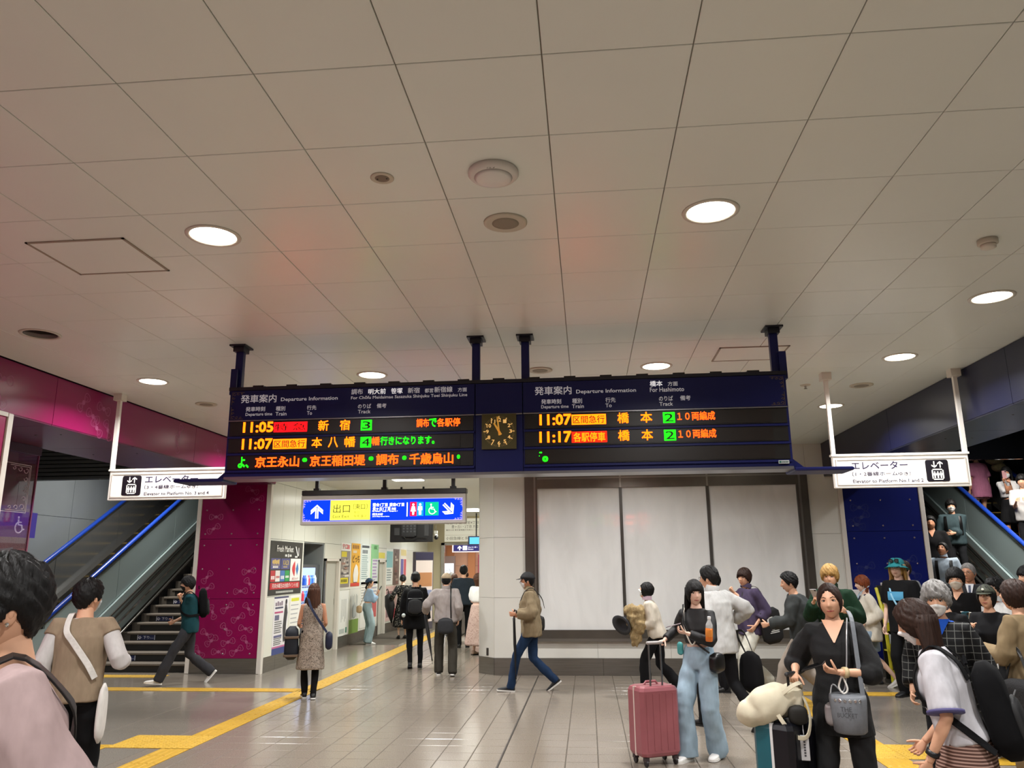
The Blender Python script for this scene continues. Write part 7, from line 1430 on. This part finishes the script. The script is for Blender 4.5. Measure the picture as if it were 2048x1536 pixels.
t, T = prop('tote_bag', 'dark woven tote below the white plastic bag of the person in the khaki coat', 'bag', I, (-.24, -.02, .75)); rbox(T, (-.25, -.04, .72), (.07, .15, .17), 5).ob('body', M('1c1b1d', .8, bump=.5, bs=120), t, smooth=True); strap(t, T, [(-.24, -.12, .88), (-.2, -.02, 1.12), (-.24, .06, .88)], m_black, .014, .4, 'handle')
I = person('redphone', 'dark haired person with a red phone just behind the grey haired woman', (3.18, 7.55, 0), 155, 1.57, 'f', head=(10, -25, 0), hair=('bob', 'black', .022), top=dict(m=BLKC, sl=.95, lo=.03, slo=.03, name='coat'), bottom=dict(kind='pants', m=BLKC2), wr=(.08, .3, 1.28), wl=(-.1, .26, 1.15), curl=(.8, .8), extra=[mask('e6d8d8')]); phone(I, 1, 'bright red phone raised behind the grey haired woman', 'c81e34', (0, .0, .04), (80, 0, 20))
# --- stairs and escalator
person('blueshirt', 'man in a pale blue shirt with backpack straps coming down the right stairs', (6.14, 14.4, .45), 176, 1.64, lean=4, head=(-20, -24, 0), hair=('short', 'black', .02), top=dict(m=FAB('9aa7b4'), sl=.5, lo=.04, slo=.04, name='shirt', collar=FAB('9aa7b4')), bottom=dict(kind='pants', m=BLKC2), skin='m', extra=[patch('backpack_strap', m_black, .09, .14, -.2, .15, rise=.045), patch('backpack_strap', m_black, -.14, -.09, -.2, .15, rise=.045)])
person('blackshirt', 'smiling man in a black open shirt higher on the right stairs', (6.42, 15.4, .9), 178, 1.70, hair=('short', 'black', .022), top=dict(m=BLKC, sl=.9, lo=.04, slo=.04, name='shirt', neck=8), bottom=dict(kind='pants', m=BLKC2), skin='m', extra=[vneck(SKIN['m'], .12, .06, .04)])
person('tealguy', 'masked man in a dark teal top, hand on stomach, on the stairs', (7.06, 15.95, 1.2), 182, 1.74, head=(0, -4, 0), hair=('bangs', 'black', .026), top=dict(m=FAB('3c4c50'), sl=.97, lo=.045, slo=.04, hem=.84, name='long_sleeve_top'), bottom=dict(kind='pants', m=FAB('1c1d20')), wl=(-.0, .22, 1.08), curl=(.4, .25), palm=(None, (.2, -1, 0)), hdir=(None, (1, .1, -.1)), extra=[mask('d8d6d4'), patch('backpack_strap', m_black, .10, .15, -.2, .15, rise=.045), patch('backpack_strap', m_black, -.15, -.10, -.2, .15, rise=.045)])
person('pinkesc', 'person in a pink top and bare legs with their back turned on the escalator', (8.12, 16.9, 2.38), 40, 1.66, 'f', hair=('bob', 'brown', .02), top=dict(m=FAB('c07a98'), sl=.45, lo=.04, slo=.04, hem=.72, name='top'), bottom=dict(kind='shorts', m=FAB('c8a0a8'), len=.3, rh=.11, bare=True), shoes=('d8d8d8', 'sneaker'), face=False)
I = person('girlesc', 'long haired girl in a white T-shirt raising her phone on the escalator', (8.28, 16.15, 1.92), 178, 1.66, 'f', head=(0, -6, 0), hair=('longbangs', 'black', .022, dict(L=.34, open=1.0, wid=1.1)), top=dict(m=FAB('d6d4d4'), sl=.44, lo=.03, slo=.04, hem=.98, name='t_shirt'), bottom=dict(kind='shorts', m=BLKC, len=.42, rh=.13, bare=True), shoes=('1a1a1c', 'boot'), wr=(.05, .28, 1.38), wl=(-.05, .28, 1.33), curl=(.8, .8), skin='m', extra=[mask('e6e6e6'), patch('red_print', M('b04858', .7), -.08, .08, -.08, .02, rise=.022)]); phone(I, 1, 'pink phone raised by the long haired girl on the escalator', 'b88a8c', (-.04, .0, .05), (85, 0, 0))
I = person('edge', 'person in a white top with a black strap at the right edge of the escalator', (8.22, 15.5, 1.6), 170, 1.76, hair=('bangs', 'black', .024), top=dict(m=FAB('cfcdcb'), sl=.45, lo=.04, slo=.04, name='t_shirt'), bottom=dict(kind='pants', m=BLKC2), wr=(.1, .3, 1.2), wl=(-.1, .3, 1.2))
t, T = prop('bundle', 'rolled khaki jacket on a pack above the escalator handrail', 'jacket', PEOPLE['pinkesc'], (.25, -.2, 1.38))
for c_, s_ in (((.2, -.25, 1.42), (.2, .12, .1)), ((.3, -.22, 1.28), (.15, .12, .1))): bb = MB(); bb.ell((0, 0, 0), s_, 16, 12, T @ Matrix.Translation(c_)); bb.ob('fold', M('5f5638', .9, nz=.2, ns=20, bump=.6, bs=40), t, smooth=True)
person('headedge', 'dark haired head showing at the far right edge above the crowd', (5.25, 10.0, 0), 120, 1.70, hair=('bangs', 'black', .024), top=dict(m=BLKC2, sl=.9), bottom=dict(kind='pants', m=BLKC2))
bpy.data.scenes.remove(TMP)
